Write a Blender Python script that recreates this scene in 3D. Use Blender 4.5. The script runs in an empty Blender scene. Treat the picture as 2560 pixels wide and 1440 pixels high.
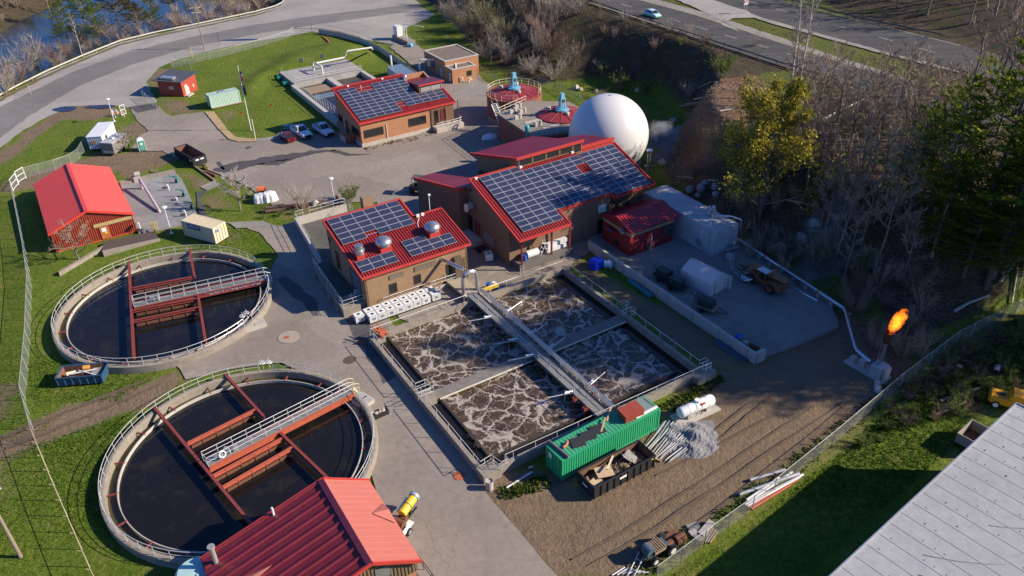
import bpy, math, random
import numpy as np
from mathutils import Vector, Matrix
R = math.radians
rnd = random.Random(7)
scene = bpy.context.scene
COL = scene.collection
# ------------------------------------------------------------------ camera (28 mm drone lens, 56 m up)
F_PX, TH, RO, CAMH = 1991., R(32.94), R(-1.43), 56.
_r0 = np.array([1, 0, 0.]); _w = np.array([0, math.cos(TH), -math.sin(TH)]); _u0 = np.array([0, math.sin(TH), math.cos(TH)])
_r = math.cos(RO)*_r0 + math.sin(RO)*_u0; _u = -math.sin(RO)*_r0 + math.cos(RO)*_u0
def G(x, y, z=0.):
    """survey helper: the point at height z seen at photo position x, y"""
    d = (x-1280)*_r - (y-720)*_u + F_PX*_w
    p = d*((z-CAMH)/d[2]); return Vector((p[0], p[1], z))
def PY(p):
    q = np.array([p[0], p[1], p[2]-CAMH]); return 720-F_PX*(q@_u)/(q@_w)
def VH(base, ty):
    """height of an upright thing on base whose top is at photo row ty"""
    lo, hi = 0., 60.
    for i in range(40):
        m = (lo+hi)/2
        if PY((base[0], base[1], base[2]+m)) > ty: lo = m
        else: hi = m
    return lo
A0 = R(31.5)                                   # direction of the plant grid
CA, SA = math.cos(A0), math.sin(A0)
O = G(924, 845)
def W(s, q, z=0.): return Vector((O.x+s*CA-q*SA, O.y+s*SA+q*CA, z))
def PL(x, y, z=0.):
    g = G(x, y, z)-O; return (g.x*CA+g.y*SA, -g.x*SA+g.y*CA)
cam_d = bpy.data.cameras.new('camera'); cam = bpy.data.objects.new('camera', cam_d); COL.objects.link(cam)
cam_d.sensor_width = 36; cam_d.lens = F_PX/2560*36; cam_d.clip_start = .5; cam_d.clip_end = 3000
cam.matrix_world = Matrix(((_r[0], _u[0], -_w[0], 0), (_r[1], _u[1], -_w[1], 0), (_r[2], _u[2], -_w[2], CAMH), (0, 0, 0, 1)))
scene.camera = cam
# ------------------------------------------------------------------ light
SUN_AZ, SUN_EL = R(-3.5), R(29.5)
world = bpy.data.worlds.new('World'); scene.world = world; world.use_nodes = True
wn = world.node_tree; sky = wn.nodes.new('ShaderNodeTexSky'); sky.sky_type = 'NISHITA'; sky.sun_disc = False
sky.sun_elevation = SUN_EL; sky.sun_rotation = R(90)-SUN_AZ; sky.air_density = 1.0; sky.dust_density = .6; sky.ozone_density = 2.2
tn = wn.nodes.new('ShaderNodeMix'); tn.data_type = 'RGBA'; tn.blend_type = 'MULTIPLY'; tn.inputs[0].default_value = 1; tn.inputs[7].default_value = (.31, .57, 1.05, 1); wn.links.new(sky.outputs[0], tn.inputs[6]); wn.links.new(tn.outputs[2], wn.nodes['Background'].inputs[0]); wn.nodes['Background'].inputs[1].default_value = .09
sl = bpy.data.lights.new('sun', 'SUN'); sun = bpy.data.objects.new('sun', sl); COL.objects.link(sun)
sl.energy = 5.0; sl.angle = R(.5); sl.color = (1, .87, .70)
sdir = Vector((math.cos(SUN_EL)*math.cos(SUN_AZ), math.cos(SUN_EL)*math.sin(SUN_AZ), math.sin(SUN_EL)))
sun.rotation_euler = (-sdir).to_track_quat('-Z', 'Y').to_euler(); sun.location = (80, -20, 90)
scene.view_settings.view_transform = 'Standard'; scene.view_settings.look = 'None'; scene.view_settings.exposure = .70; scene.view_settings.gamma = 1
# ------------------------------------------------------------------ materials
def nmat(name):
    m = bpy.data.materials.new(name); m.use_nodes = True
    return m, m.node_tree.nodes, m.node_tree.links, m.node_tree.nodes['Principled BSDF']
def _noise(N, L, scale, detail=4, rough=.6, vec=None, kind='ShaderNodeTexNoise'):
    n = N.new(kind); n.inputs['Scale'].default_value = scale
    if kind == 'ShaderNodeTexNoise': n.inputs['Detail'].default_value = detail; n.inputs['Roughness'].default_value = rough
    if vec is not None: L.new(vec, n.inputs['Vector'])
    return n
def _ramp(N, L, src, stops):
    r = N.new('ShaderNodeValToRGB'); e = r.color_ramp.elements
    while len(e) < len(stops): e.new(.5)
    for k, (p, c) in enumerate(stops):
        e[k].position = p; e[k].color = (c, c, c, 1) if isinstance(c, (int, float)) else (*c, 1)
    L.new(src, r.inputs[0]); return r
def _mix(N, L, fac, a, b, mode='MIX'):
    m = N.new('ShaderNodeMix'); m.data_type = 'RGBA'; m.blend_type = mode
    for sock, v in ((m.inputs[0], fac), (m.inputs[6], a), (m.inputs[7], b)):
        if hasattr(v, 'is_linked') or isinstance(v, bpy.types.NodeSocket): L.new(v, sock)
        elif isinstance(v, (int, float)): sock.default_value = v if sock.type == 'VALUE' else (v, v, v, 1)
        else: sock.default_value = (*v, 1)
    return m.outputs[2]
def _bump(N, L, P, h, strength, dist):
    b = N.new('ShaderNodeBump'); b.inputs['Strength'].default_value = strength; b.inputs['Distance'].default_value = dist
    L.new(h, b.inputs['Height']); L.new(b.outputs[0], P.inputs['Normal'])
def _pos(N): return N.new('ShaderNodeNewGeometry').outputs['Position']
MATS = {}
def M(name, col, rough=.7, metal=0., var=.25, scale=1.5, dirt=0., dcol=(.09, .07, .05), bump=0., bscale=20, spec=.5):
    """painted / plain surface with uneven colour and optional stains"""
    if name in MATS: return MATS[name]
    m, N, L, P = nmat(name); pos = _pos(N)
    n1 = _noise(N, L, scale, 5, .65, pos); n2 = _noise(N, L, scale*7.3, 3, .6, pos)
    hi = tuple(min(1, c*(1+var)) for c in col); lo = tuple(c*(1-var) for c in col)
    c = _mix(N, L, n1.outputs[0], lo, hi)
    c = _mix(N, L, _ramp(N, L, n2.outputs[0], [(.35, .0), (.75, .5*var)]).outputs[0], c, tuple(x*.55 for x in col))
    if dirt:
        n3 = _noise(N, L, scale*1.7, 8, .7, pos)
        c = _mix(N, L, _ramp(N, L, n3.outputs[0], [(.62-.3*dirt, 0.), (.78-.15*dirt, min(1, .9*dirt+.1))]).outputs[0], c, dcol)
    L.new(c, P.inputs['Base Color']); P.inputs['Roughness'].default_value = rough; P.inputs['Metallic'].default_value = metal
    P.inputs['Specular IOR Level'].default_value = spec
    if bump: _bump(N, L, P, _noise(N, L, bscale, 4, .6, pos).outputs[0], bump, .05)
    MATS[name] = m; return m
def brick_mat(name, a, b, mortar, sc=1.):
    m, N, L, P = nmat(name); tc = N.new('ShaderNodeTexCoord'); mp = N.new('ShaderNodeMapping'); mp.vector_type = 'TEXTURE'
    sx = N.new('ShaderNodeSeparateXYZ'); L.new(tc.outputs['Object'], sx.inputs[0])
    ad = N.new('ShaderNodeMath'); ad.operation = 'ADD'; L.new(sx.outputs[0], ad.inputs[0]); L.new(sx.outputs[1], ad.inputs[1])
    cb = N.new('ShaderNodeCombineXYZ'); L.new(ad.outputs[0], cb.inputs[0]); L.new(sx.outputs[2], cb.inputs[1])
    br = N.new('ShaderNodeTexBrick'); L.new(cb.outputs[0], br.inputs[0])
    br.inputs['Color1'].default_value = (*a, 1); br.inputs['Color2'].default_value = (*b, 1); br.inputs['Mortar'].default_value = (*mortar, 1)
    br.inputs['Scale'].default_value = sc; br.inputs['Brick Width'].default_value = .42; br.inputs['Row Height'].default_value = .2; br.inputs['Mortar Size'].default_value = .012
    n = _noise(N, L, .6, 5, .7, _pos(N))
    c = _mix(N, L, _ramp(N, L, n.outputs[0], [(.35, .0), (.8, .45)]).outputs[0], br.outputs[0], tuple(x*.6 for x in a))
    L.new(c, P.inputs['Base Color']); P.inputs['Roughness'].default_value = .85; MATS[name] = m; return m
# ------------------------------------------------------------------ mesh builder
class MB:
    def __init__(s): s.v = []; s.f = []
    def add(s, vs, fs):
        o = len(s.v); s.v += [tuple(p) for p in vs]; s.f += [tuple(i+o for i in f) for f in fs]; return s
    def box(s, c, d, rz=0., tilt=None):
        hx, hy, hz = d[0]/2, d[1]/2, d[2]/2; ca, sa = math.cos(rz), math.sin(rz); vs = []
        for x, y, z in ((-hx, -hy, -hz), (hx, -hy, -hz), (hx, hy, -hz), (-hx, hy, -hz), (-hx, -hy, hz), (hx, -hy, hz), (hx, hy, hz), (-hx, hy, hz)):
            p = Vector((x, y, z))
            if tilt is not None: p = tilt @ p
            vs.append((c[0]+p.x*ca-p.y*sa, c[1]+p.x*sa+p.y*ca, c[2]+p.z))
        return s.add(vs, [(0, 3, 2, 1), (4, 5, 6, 7), (0, 1, 5, 4), (1, 2, 6, 5), (2, 3, 7, 6), (3, 0, 4, 7)])
    def bx(s, x0, x1, y0, y1, z0, z1): return s.box(((x0+x1)/2, (y0+y1)/2, (z0+z1)/2), (abs(x1-x0), abs(y1-y0), abs(z1-z0)))
    def poly(s, pts): return s.add(pts, [tuple(range(len(pts)))])
    def prism(s, pts, z0, z1):
        n = len(pts); g = lambda z, k: z[k] if isinstance(z, (list, tuple)) else z
        area = sum(pts[k][0]*pts[(k+1) % n][1]-pts[(k+1) % n][0]*pts[k][1] for k in range(n))
        vs = [(p[0], p[1], g(z0, k)) for k, p in enumerate(pts)]+[(p[0], p[1], g(z1, k)) for k, p in enumerate(pts)]
        fs = [tuple(range(n))[::-1], tuple(range(n, 2*n))]+[(k, (k+1) % n, n+(k+1) % n, n+k) for k in range(n)]
        if area < 0: fs = [f[::-1] for f in fs]
        return s.add(vs, fs)
    def slab(s, pts, th):
        """a sloping plate of thickness th hung under the outline pts"""
        n = len(pts); lo = [(p[0], p[1], p[2]-th) for p in pts]
        return s.add([tuple(p) for p in pts]+lo, [tuple(range(n)), tuple(range(n, 2*n))[::-1]]+[((k+1) % n, k, n+k, n+(k+1) % n) for k in range(n)])
    def tube(s, pts, r, n=6, cap=True, r2=None):
        pts = [Vector(p) for p in pts]; m = len(pts); o = len(s.v)
        for k, p in enumerate(pts):
            t = (pts[min(k+1, m-1)]-pts[max(k-1, 0)]); t = t.normalized() if t.length > 1e-9 else Vector((0, 0, 1))
            a = Vector((0, 0, 1)) if abs(t.z) < .9 else Vector((1, 0, 0)); e1 = t.cross(a).normalized(); e2 = t.cross(e1)
            rr = r if r2 is None else r+(r2-r)*k/(m-1)
            for i in range(n):
                an = 2*math.pi*i/n; q = p+e1*(rr*math.cos(an))+e2*(rr*math.sin(an)); s.v.append((q.x, q.y, q.z))
        for k in range(m-1):
            for i in range(n):
                j = (i+1) % n; s.f.append((o+k*n+i, o+k*n+j, o+(k+1)*n+j, o+(k+1)*n+i))
        if cap: s.f.append(tuple(o+i for i in range(n))[::-1]); s.f.append(tuple(o+(m-1)*n+i for i in range(n)))
        return s
    def lathe(s, c, prof, n=24, a0=0., a1=2*math.pi):
        o = len(s.v); full = abs(a1-a0-2*math.pi) < 1e-6; k = n if full else n+1
        for i in range(k):
            an = a0+(a1-a0)*i/n
            for r, z in prof: s.v.append((c[0]+r*math.cos(an), c[1]+r*math.sin(an), c[2]+z))
        m = len(prof)
        for i in range(n):
            j = (i+1) % k
            for t in range(m-1): s.f.append((o+i*m+t, o+j*m+t, o+j*m+t+1, o+i*m+t+1))
        return s
    def cyl(s, c, r, h, n=16): return s.lathe(c, [(0, 0), (r, 0), (r, h), (0, h)], n)
    def hcyl(s, c, r, ln, ax, n=16):
        """cylinder lying along unit vector ax, centred at c"""
        a = Vector(ax).normalized()*(ln/2); c = Vector(c); return s.tube([c-a, c+a], r, n)
    def dome(s, c, r, h, n=20, k=6):
        return s.lathe(c, [(r*math.cos(t*math.pi/2/k), h*math.sin(t*math.pi/2/k)) for t in range(k+1)], n)
    def torus(s, c, R_, r, ax=(0, 0, 1), n=20, m=6):
        a = Vector(ax).normalized(); b = Vector((0, 0, 1)) if abs(a.z) < .9 else Vector((1, 0, 0)); e1 = a.cross(b).normalized(); e2 = a.cross(e1); o = len(s.v); c = Vector(c)
        for i in range(n):
            d = e1*math.cos(2*math.pi*i/n)+e2*math.sin(2*math.pi*i/n)
            for j in range(m):
                q = c+d*(R_+r*math.cos(2*math.pi*j/m))+a*(r*math.sin(2*math.pi*j/m)); s.v.append((q.x, q.y, q.z))
        for i in range(n):
            for j in range(m): s.f.append((o+i*m+j, o+((i+1) % n)*m+j, o+((i+1) % n)*m+(j+1) % m, o+i*m+(j+1) % m))
        return s
    def build(s, name, mat, parent=None, smooth=False, off=None, kind=None):
        me = bpy.data.meshes.new(name)
        vs = s.v if off is None else [(p[0]-off[0], p[1]-off[1], p[2]-off[2]) for p in s.v]
        me.from_pydata(vs, [], s.f); me.update()
        if mat is not None: me.materials.append(mat)
        if smooth:
            me.polygons.foreach_set('use_smooth', [True]*len(me.polygons))
            try: me.set_sharp_from_angle(angle=R(40))
            except Exception: pass
        o = bpy.data.objects.new(name, me); COL.objects.link(o)
        if parent is not None: o.parent = parent
        if kind: o['kind'] = kind
        return o
def tag(o, label, cat, group=None):
    o['label'] = label; o['category'] = cat
    if group: o['group'] = group
    return o
def thing(name, label, cat, loc=(0, 0, 0), rz=0., group=None):
    o = bpy.data.objects.new(name, None); COL.objects.link(o); o.location = loc; o.rotation_euler = (0, 0, rz); o.empty_display_size = .3
    return tag(o, label, cat, group)
def single(name, mb, mat, label, cat, loc, rz=0., group=None, smooth=False):
    """a thing that is one mesh; mb is in its own coordinates"""
    o = mb.build(name, mat, None, smooth); o.location = loc; o.rotation_euler = (0, 0, rz); return tag(o, label, cat, group)
def dup(root, loc, rz=None, label=None, group=None, sc=None):
    r = root.copy(); COL.objects.link(r); r.location = loc
    if rz is not None: r.rotation_euler = (0, 0, rz)
    if sc is not None: r.scale = (sc, sc, sc)
    if label: r['label'] = label
    if group: r['group'] = group
    for ch in list(root.children):
        c = ch.copy(); COL.objects.link(c); c.parent = r
        for g in list(ch.children):
            d = g.copy(); COL.objects.link(d); d.parent = c
    return r
def struct(name, mb, mat): return mb.build(name, mat, None, kind='structure')
def loc2(root):
    """function giving root-local coordinates of a world point"""
    c, s = math.cos(-root.rotation_euler.z), math.sin(-root.rotation_euler.z); l = root.location.copy()
    return lambda p: Vector(((p[0]-l.x)*c-(p[1]-l.y)*s, (p[0]-l.x)*s+(p[1]-l.y)*c, p[2]-l.z))
def text_mb(txt, size, ext=.01, xs=1.):
    """letters as mesh vertices, lying in the local x-z plane and facing -y, centred"""
    cu = bpy.data.curves.new('letters', 'FONT'); cu.body = txt; cu.size = size; cu.extrude = ext; cu.align_x = 'CENTER'; cu.align_y = 'CENTER'; cu.resolution_u = 2
    ob = bpy.data.objects.new('letters', cu); COL.objects.link(ob)
    me = ob.to_mesh(); mb = MB(); mb.add([(v.co.x*xs, -v.co.z, v.co.y) for v in me.vertices], [tuple(p.vertices) for p in me.polygons])
    ob.to_mesh_clear(); bpy.data.objects.remove(ob); bpy.data.curves.remove(cu); return mb
def place(mb, o, ex, ey=None):
    """move a mesh so that local x runs along ex and y along ey (z stays up)"""
    ex = Vector(ex).normalized(); ey = Vector((-ex.y, ex.x, 0)) if ey is None else Vector(ey).normalized(); o = Vector(o)
    mb.v = [tuple(o+ex*p[0]+ey*p[1]+Vector((0, 0, p[2]))) for p in mb.v]; return mb
# ------------------------------------------------------------------ terrain
def poly_np(pts): return np.array([(p[0], p[1]) for p in pts], float)
def inside(P, x, y):
    r = np.zeros(x.shape, bool); n = len(P); j = n-1
    for i in range(n):
        xi, yi = P[i]; xj, yj = P[j]
        c = ((yi > y) != (yj > y)) & (x < (xj-xi)*(y-yi)/(yj-yi+1e-12)+xi); r ^= c; j = i
    return r
def dline(P, x, y, closed=False):
    d = np.full(x.shape, 1e9); n = len(P)
    for i in range(n if closed else n-1):
        a = P[i]; b = P[(i+1) % n]; ab = b-a; t = np.clip(((x-a[0])*ab[0]+(y-a[1])*ab[1])/(ab@ab+1e-9), 0, 1)
        d = np.minimum(d, np.hypot(x-a[0]-t*ab[0], y-a[1]-t*ab[1]))
    return d
def sstep(t): t = np.clip(t, 0, 1); return t*t*(3-2*t)
def gl(pts, z=0.): return [G(*p, z) for p in pts]
TOE = poly_np([(-70, 330), (-30, 250)] + [tuple(p)[:2] for p in gl([(1115, 60), (1150, 115), (1240, 190)])] + [(6, 163), (17, 165), (29, 158), (33, 140)] + [tuple(W(s, q))[:2] for s, q in ((68, 27), (63, 14), (54, 8), (52.5, 0), (52.5, -10), (55, -16))] + [tuple(p)[:2] for p in gl([(2130, 740), (2250, 900), (2275, 950), (2380, 850), (2570, 770)])] + [(80, 70), (140, 60)])
CREST = poly_np([(-60, 345), (-8, 250)] + [tuple(p)[:2] for p in gl([(1400, -25), (1440, 0), (1700, 92), (1900, 152)], 10)] + [(42, 146), (38, 139), (35.5, 130), (33.5, 124), (34, 116), (39, 108), (45, 101), (50, 94), (54, 88), (62, 84), (80, 82), (150, 78)])
HILL = np.vstack([TOE, [(400, 60), (400, 500), (-70, 500)]]); PLAT = np.vstack([CREST, [(410, 78), (410, 520), (-60, 520)]])
ROADL = poly_np([(-120, 60), (-114, 100), (-111, 140)] + [tuple(p)[:2] for p in gl([(0, 250), (120, 184), (300, 108), (480, 68), (640, 34), (698, 16)])] + [(-62, 252), (-72, 275), (-110, 330)])
BANK = np.vstack([ROADL, [(-400, 330), (-400, 60)]])
FARB = poly_np([tuple(p)[:2] for p in gl([(0, 112), (40, 70), (85, 45), (140, 30), (190, -10), (210, -60)], -4)] + [(-140, 420), (-420, 420), (-420, 150)])
def vnoise(x, y, s, seed=0):
    """smooth value noise"""
    X = x/s; Y = y/s; xi = np.floor(X).astype(int); yi = np.floor(Y).astype(int); u = sstep(X-xi); v = sstep(Y-yi)
    h = lambda a, b: np.modf(np.abs(np.sin(a*127.1+b*311.7+seed*74.7)*43758.5453))[0]
    return (h(xi, yi)*(1-u)+h(xi+1, yi)*u)*(1-v)+(h(xi, yi+1)*(1-u)+h(xi+1, yi+1)*u)*v
def height(x, y):
    x = np.atleast_1d(np.asarray(x, float)); y = np.atleast_1d(np.asarray(y, float))
    hill = inside(HILL, x, y); plat = inside(PLAT, x, y); dt = dline(TOE, x, y); dc = dline(CREST, x, y)
    t = np.where(plat, 1., np.where(hill, dt/(dt+dc+1e-6), 0.))
    rough = (vnoise(x, y, 5)-.5)*2.4+(vnoise(x, y, 2, 3)-.5)*1.1
    wood = sstep((x-24)/8)*(y < 150)
    h = 9.9*sstep(t*1.02) + np.where(hill & ~plat, rough*sstep(t*3)*wood*sstep((1-t)*5), 0.)
    far = np.where(plat, dc, 0.); h = h+np.where(far > 45, (far-45)*.22, 0.)*(x > 60)
    h = h+30*sstep((x-74)/22)*np.exp(-((y-68)/8)**2)*(y < 135)  # narrow unseen ridge added past the right edge to lengthen the tree shade
    bank = inside(BANK, x, y); dr = dline(ROADL, x, y)
    h = np.where(bank, -5.2*sstep((dr-1.2)/13)+(vnoise(x, y, 4, 5)-.5)*1.2*sstep((dr-2)/6), h)
    fb = inside(FARB, x, y); df = dline(FARB, x, y, True)
    h = np.where(fb, -5.2+11*sstep(df/40)+2.5*vnoise(x, y, 8, 9)*sstep(df/5), h)
    return h
def hz(x, y): return float(height(x, y)[0])
def GT(px, py):
    """where the terrain is seen at photo position px, py"""
    z = 0.
    for i in range(25):
        p = G(px, py, z); z = z*.5+hz(p.x, p.y)*.5
    return Vector((p.x, p.y, hz(p.x, p.y)))
def axis(lo, hi, flo, fhi, st):
    a = np.arange(flo, fhi+st/2, st); out = [flo]; d = st
    while out[-1] > lo: d *= 1.5; out.append(out[-1]-d)
    up = [fhi]; d = st
    while up[-1] < hi: d *= 1.5; up.append(up[-1]+d)
    return np.concatenate([np.array(out[1:])[::-1], a, np.array(up[1:])])
def mask(px, soft, z=0., val=1., wig=2.):
    P = poly_np(gl(px, z))
    def f(x, y):
        x2 = x+(vnoise(x, y, 2.3, 11)-.5)*wig; y2 = y+(vnoise(x, y, 2.1, 12)-.5)*wig
        d = dline(P, x2, y2, True); i = inside(P, x2, y2); return val*sstep(np.where(i, .5+d/soft/2, .5-d/soft/2))
    return f
DIRT = [mask([(1150, 1130), (1370, 1190), (1640, 1060), (1700, 960), (1780, 930), (1900, 905), (1990, 850), (2080, 790), (2150, 800), (2260, 930), (2215, 1000), (2090, 1075), (1900, 1210), (1700, 1340), (1560, 1450), (1380, 1450), (1280, 1330), (1180, 1200)], 2.2),
        mask([(1440, 640), (1900, 905), (1790, 925), (1410, 665)], 1.6, val=.75),
        mask([(-20, 1100), (110, 1040), (300, 975), (430, 925), (470, 950), (440, 975), (330, 1020), (200, 1075), (60, 1135), (-20, 1160)], 1.6, val=.92),
        mask([(-10, 950), (30, 955), (45, 1010), (-10, 1060)], 2, val=.8), mask([(-10, 1115), (20, 1130), (15, 1240), (-10, 1270)], 3, val=.8),
        mask([(160, 268), (290, 262), (300, 285), (240, 300), (150, 300), (110, 330), (60, 370), (0, 420), (-20, 400), (60, 330)], 1.6, val=.85),
        mask([(340, 300), (372, 315), (372, 335), (330, 345), (310, 320)], 1.4, val=.8), mask([(195, 400), (260, 385), (420, 370), (440, 400), (330, 440), (270, 430), (200, 440), (60, 475), (0, 480), (0, 455), (90, 430)], 1.6, val=.9),
        mask([(370, 190), (395, 168), (440, 175), (400, 215), (375, 225)], 3, val=.75), mask([(395, 245), (470, 250), (500, 275), (430, 290), (400, 270)], 2.6, val=.62),
        mask([(540, 280), (590, 270), (600, 300), (560, 310)], 3, val=.55), mask([(500, 490), (560, 480), (580, 520), (520, 530)], 3, val=.62), mask([(570, 575), (600, 580), (590, 600), (560, 605)], 2, val=.75),
        mask([(1640, 1430), (1900, 1230), (2100, 1080), (2260, 945), (2290, 965), (2100, 1120), (1900, 1275), (1690, 1440)], 2.5, val=.6),
        mask([(440, 430), (540, 450), (520, 480), (470, 475)], 2., val=.66), mask([(680, 510), (860, 500), (920, 520), (860, 560), (700, 545)], 2., val=.5),
        mask([(1200, 640), (1420, 600), (1540, 640), (1400, 660)], 2., val=.5)]
LITTER = [mask([(1000, 1450), (1, 1)], 1) if 0 else (lambda x, y: sstep((dline(TOE, x, y)-.6)/2.5)*inside(HILL, x, y)*(1-.6*sstep((dline(CREST, x, y)-4)/3)*inside(PLAT, x, y)*(y > 128)*(x < 75))*(1-.5*(1-sstep((dline(TOE, x, y)-2)/4))*((y > 128)))),
          lambda x, y: sstep((dline(ROADL, x, y)-2.2)/2)*inside(BANK, x, y), mask([(2260, 960), (2400, 860), (2570, 770), (2570, 1000), (2480, 1050), (2330, 1040)], 3., val=.55)]
BARE = mask([(1640, 270), (1720, 235), (1880, 215), (1960, 300), (1800, 380), (1690, 330)], 3., z=8)
ROCK = [mask(p, 1.0, z=5, wig=3.5) for p in ([(1640, 300), (1690, 285), (1705, 320), (1650, 345)], [(1628, 420), (1680, 425), (1700, 470), (1640, 470)], [(2020, 540), (2110, 530), (2140, 610), (2010, 640)], [(1920, 600), (2000, 600), (2010, 650), (1930, 650)])]
xs = axis(-900, 900, -132, 108, 1.); ys = axis(-300, 1600, 34, 262, 1.)
X, Y = np.meshgrid(xs, ys); Z = height(X.ravel(), Y.ravel())
X = X.ravel(); Y = Y.ravel()
nx, ny = len(xs), len(ys)
dirt = np.max([f(X, Y) for f in DIRT], 0); litter = np.clip(np.max([f(X, Y) for f in LITTER], 0), 0, 1); bare = BARE(X, Y); rock = np.max([f(X, Y) for f in ROCK], 0)
# wheel ruts and trampled soil of the yard, tractor tracks
Z = Z+np.where(dirt > .6, (vnoise(X, Y, 2.2, 21)-.5)*.16*dirt, 0)+np.where(litter < .5, (vnoise(X, Y, 9, 4)-.5)*.12, 0)*(Z < 1)
Z = Z+rock*(vnoise(X, Y, 3, 31)*.9+vnoise(X, Y, 1.4, 32)*.6)
MOUND = poly_np(gl([(590, 200), (700, 130), (830, 100), (930, 110), (960, 160), (700, 200), (640, 260), (560, 230)]))
flat = ~inside(HILL, X, Y) & ~inside(BANK, X, Y); Z = np.where(flat, Z-.06, Z)
Z = Z+np.where(inside(MOUND, X, Y), 1.3*sstep(dline(MOUND, X, Y, True)/8), 0)
idx = np.arange(nx*ny).reshape(ny, nx)
fq = np.stack([idx[:-1, :-1], idx[:-1, 1:], idx[1:, 1:], idx[1:, :-1]], -1).reshape(-1, 4)
gm = bpy.data.meshes.new('ground'); gm.from_pydata(np.stack([X, Y, Z], 1).tolist(), [], fq.tolist()); gm.update()
gm.polygons.foreach_set('use_smooth', [True]*len(gm.polygons))
for nm, a in (('dirt', dirt), ('litter', litter), ('bare', bare), ('rock', rock)):
    at = gm.attributes.new(nm, 'FLOAT', 'POINT'); at.data.foreach_set('value', a.astype(np.float32))
ground = bpy.data.objects.new('ground', gm); COL.objects.link(ground); ground['kind'] = 'structure'
m, N, L, P = nmat('ground'); pos = _pos(N)
def attr(n): a = N.new('ShaderNodeAttribute'); a.attribute_name = n; return a.outputs['Fac']
def edge(n, w=.22, sc=1.1):
    nn = _noise(N, L, sc, 6, .7, pos); s = N.new('ShaderNodeMath'); s.operation = 'MULTIPLY_ADD'; L.new(nn.outputs[0], s.inputs[0]); s.inputs[1].default_value = .7; L.new(attr(n), s.inputs[2])
    return _ramp(N, L, s.outputs[0], [(.80-w, 0.), (.80+w, 1.)]).outputs[0]
g1 = _noise(N, L, .13, 5, .65, pos); g2 = _noise(N, L, 1.7, 4, .7, pos); g3 = _noise(N, L, 9, 2, .7, pos)
gc = _mix(N, L, _ramp(N, L, g1.outputs[0], [(.32, 0.), (.7, 1.)]).outputs[0], (.082, .132, .011), (.155, .19, .022))
gc = _mix(N, L, _ramp(N, L, g2.outputs[0], [(.35, .75), (.62, 0.)]).outputs[0], gc, (.045, .080, .009))
gc = _mix(N, L, _ramp(N, L, g3.outputs[0], [(.5, 0.), (.75, .5)]).outputs[0], gc, (.17, .22, .03))
g4 = _noise(N, L, .35, 6, .75, pos); gc = _mix(N, L, _ramp(N, L, g4.outputs[0], [(.52, 0.), (.70, .7)]).outputs[0], gc, (.20, .165, .055))
mp = N.new('ShaderNodeMapping'); mp.inputs['Rotation'].default_value = (0, 0, R(-33)); mp.inputs['Scale'].default_value = (.25, 2.6, 1); L.new(pos, mp.inputs[0])
d1 = _noise(N, L, .35, 6, .7, pos); d2 = _noise(N, L, .8, 5, .7, mp.outputs[0]); d3 = _noise(N, L, 5, 4, .75, pos)
dc = _mix(N, L, d1.outputs[0], (.115, .08, .05), (.25, .185, .12)); dc = _mix(N, L, _ramp(N, L, d2.outputs[0], [(.38, .45), (.58, 0.)]).outputs[0], dc, (.13, .095, .065))
dc = _mix(N, L, _ramp(N, L, d3.outputs[0], [(.55, 0.), (.72, .3)]).outputs[0], dc, (.33, .28, .21))
l1 = _noise(N, L, .5, 7, .75, pos); l2 = _noise(N, L, 4, 4, .8, pos)
lc = _mix(N, L, _ramp(N, L, l1.outputs[0], [(.35, 0.), (.7, 1.)]).outputs[0], (.035, .03, .018), (.105, .075, .05)); lc = _mix(N, L, _ramp(N, L, l2.outputs[0], [(.56, 0.), (.7, .7)]).outputs[0], lc, (.16, .115, .075))
l3 = _noise(N, L, .22, 5, .7, pos); lc = _mix(N, L, _ramp(N, L, l3.outputs[0], [(.52, 0.), (.68, .75)]).outputs[0], lc, (.04, .065, .012))
bc = _mix(N, L, l2.outputs[0], (.09, .05, .03), (.26, .15, .08))
rc = _mix(N, L, l2.outputs[0], (.06, .055, .05), (.25, .23, .20))
c = _mix(N, L, edge('dirt'), gc, dc); c = _mix(N, L, edge('litter'), c, lc); c = _mix(N, L, edge('bare'), c, bc); c = _mix(N, L, edge('rock'), c, rc)
L.new(c, P.inputs['Base Color']); P.inputs['Roughness'].default_value = .95; P.inputs['Specular IOR Level'].default_value = .15
hsum = N.new('ShaderNodeMath'); hsum.operation = 'MULTIPLY_ADD'; L.new(d3.outputs[0], hsum.inputs[0]); hsum.inputs[1].default_value = .35; L.new(g2.outputs[0], hsum.inputs[2]); _bump(N, L, P, hsum.outputs[0], .9, .22)
gm.materials.append(m)
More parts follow.
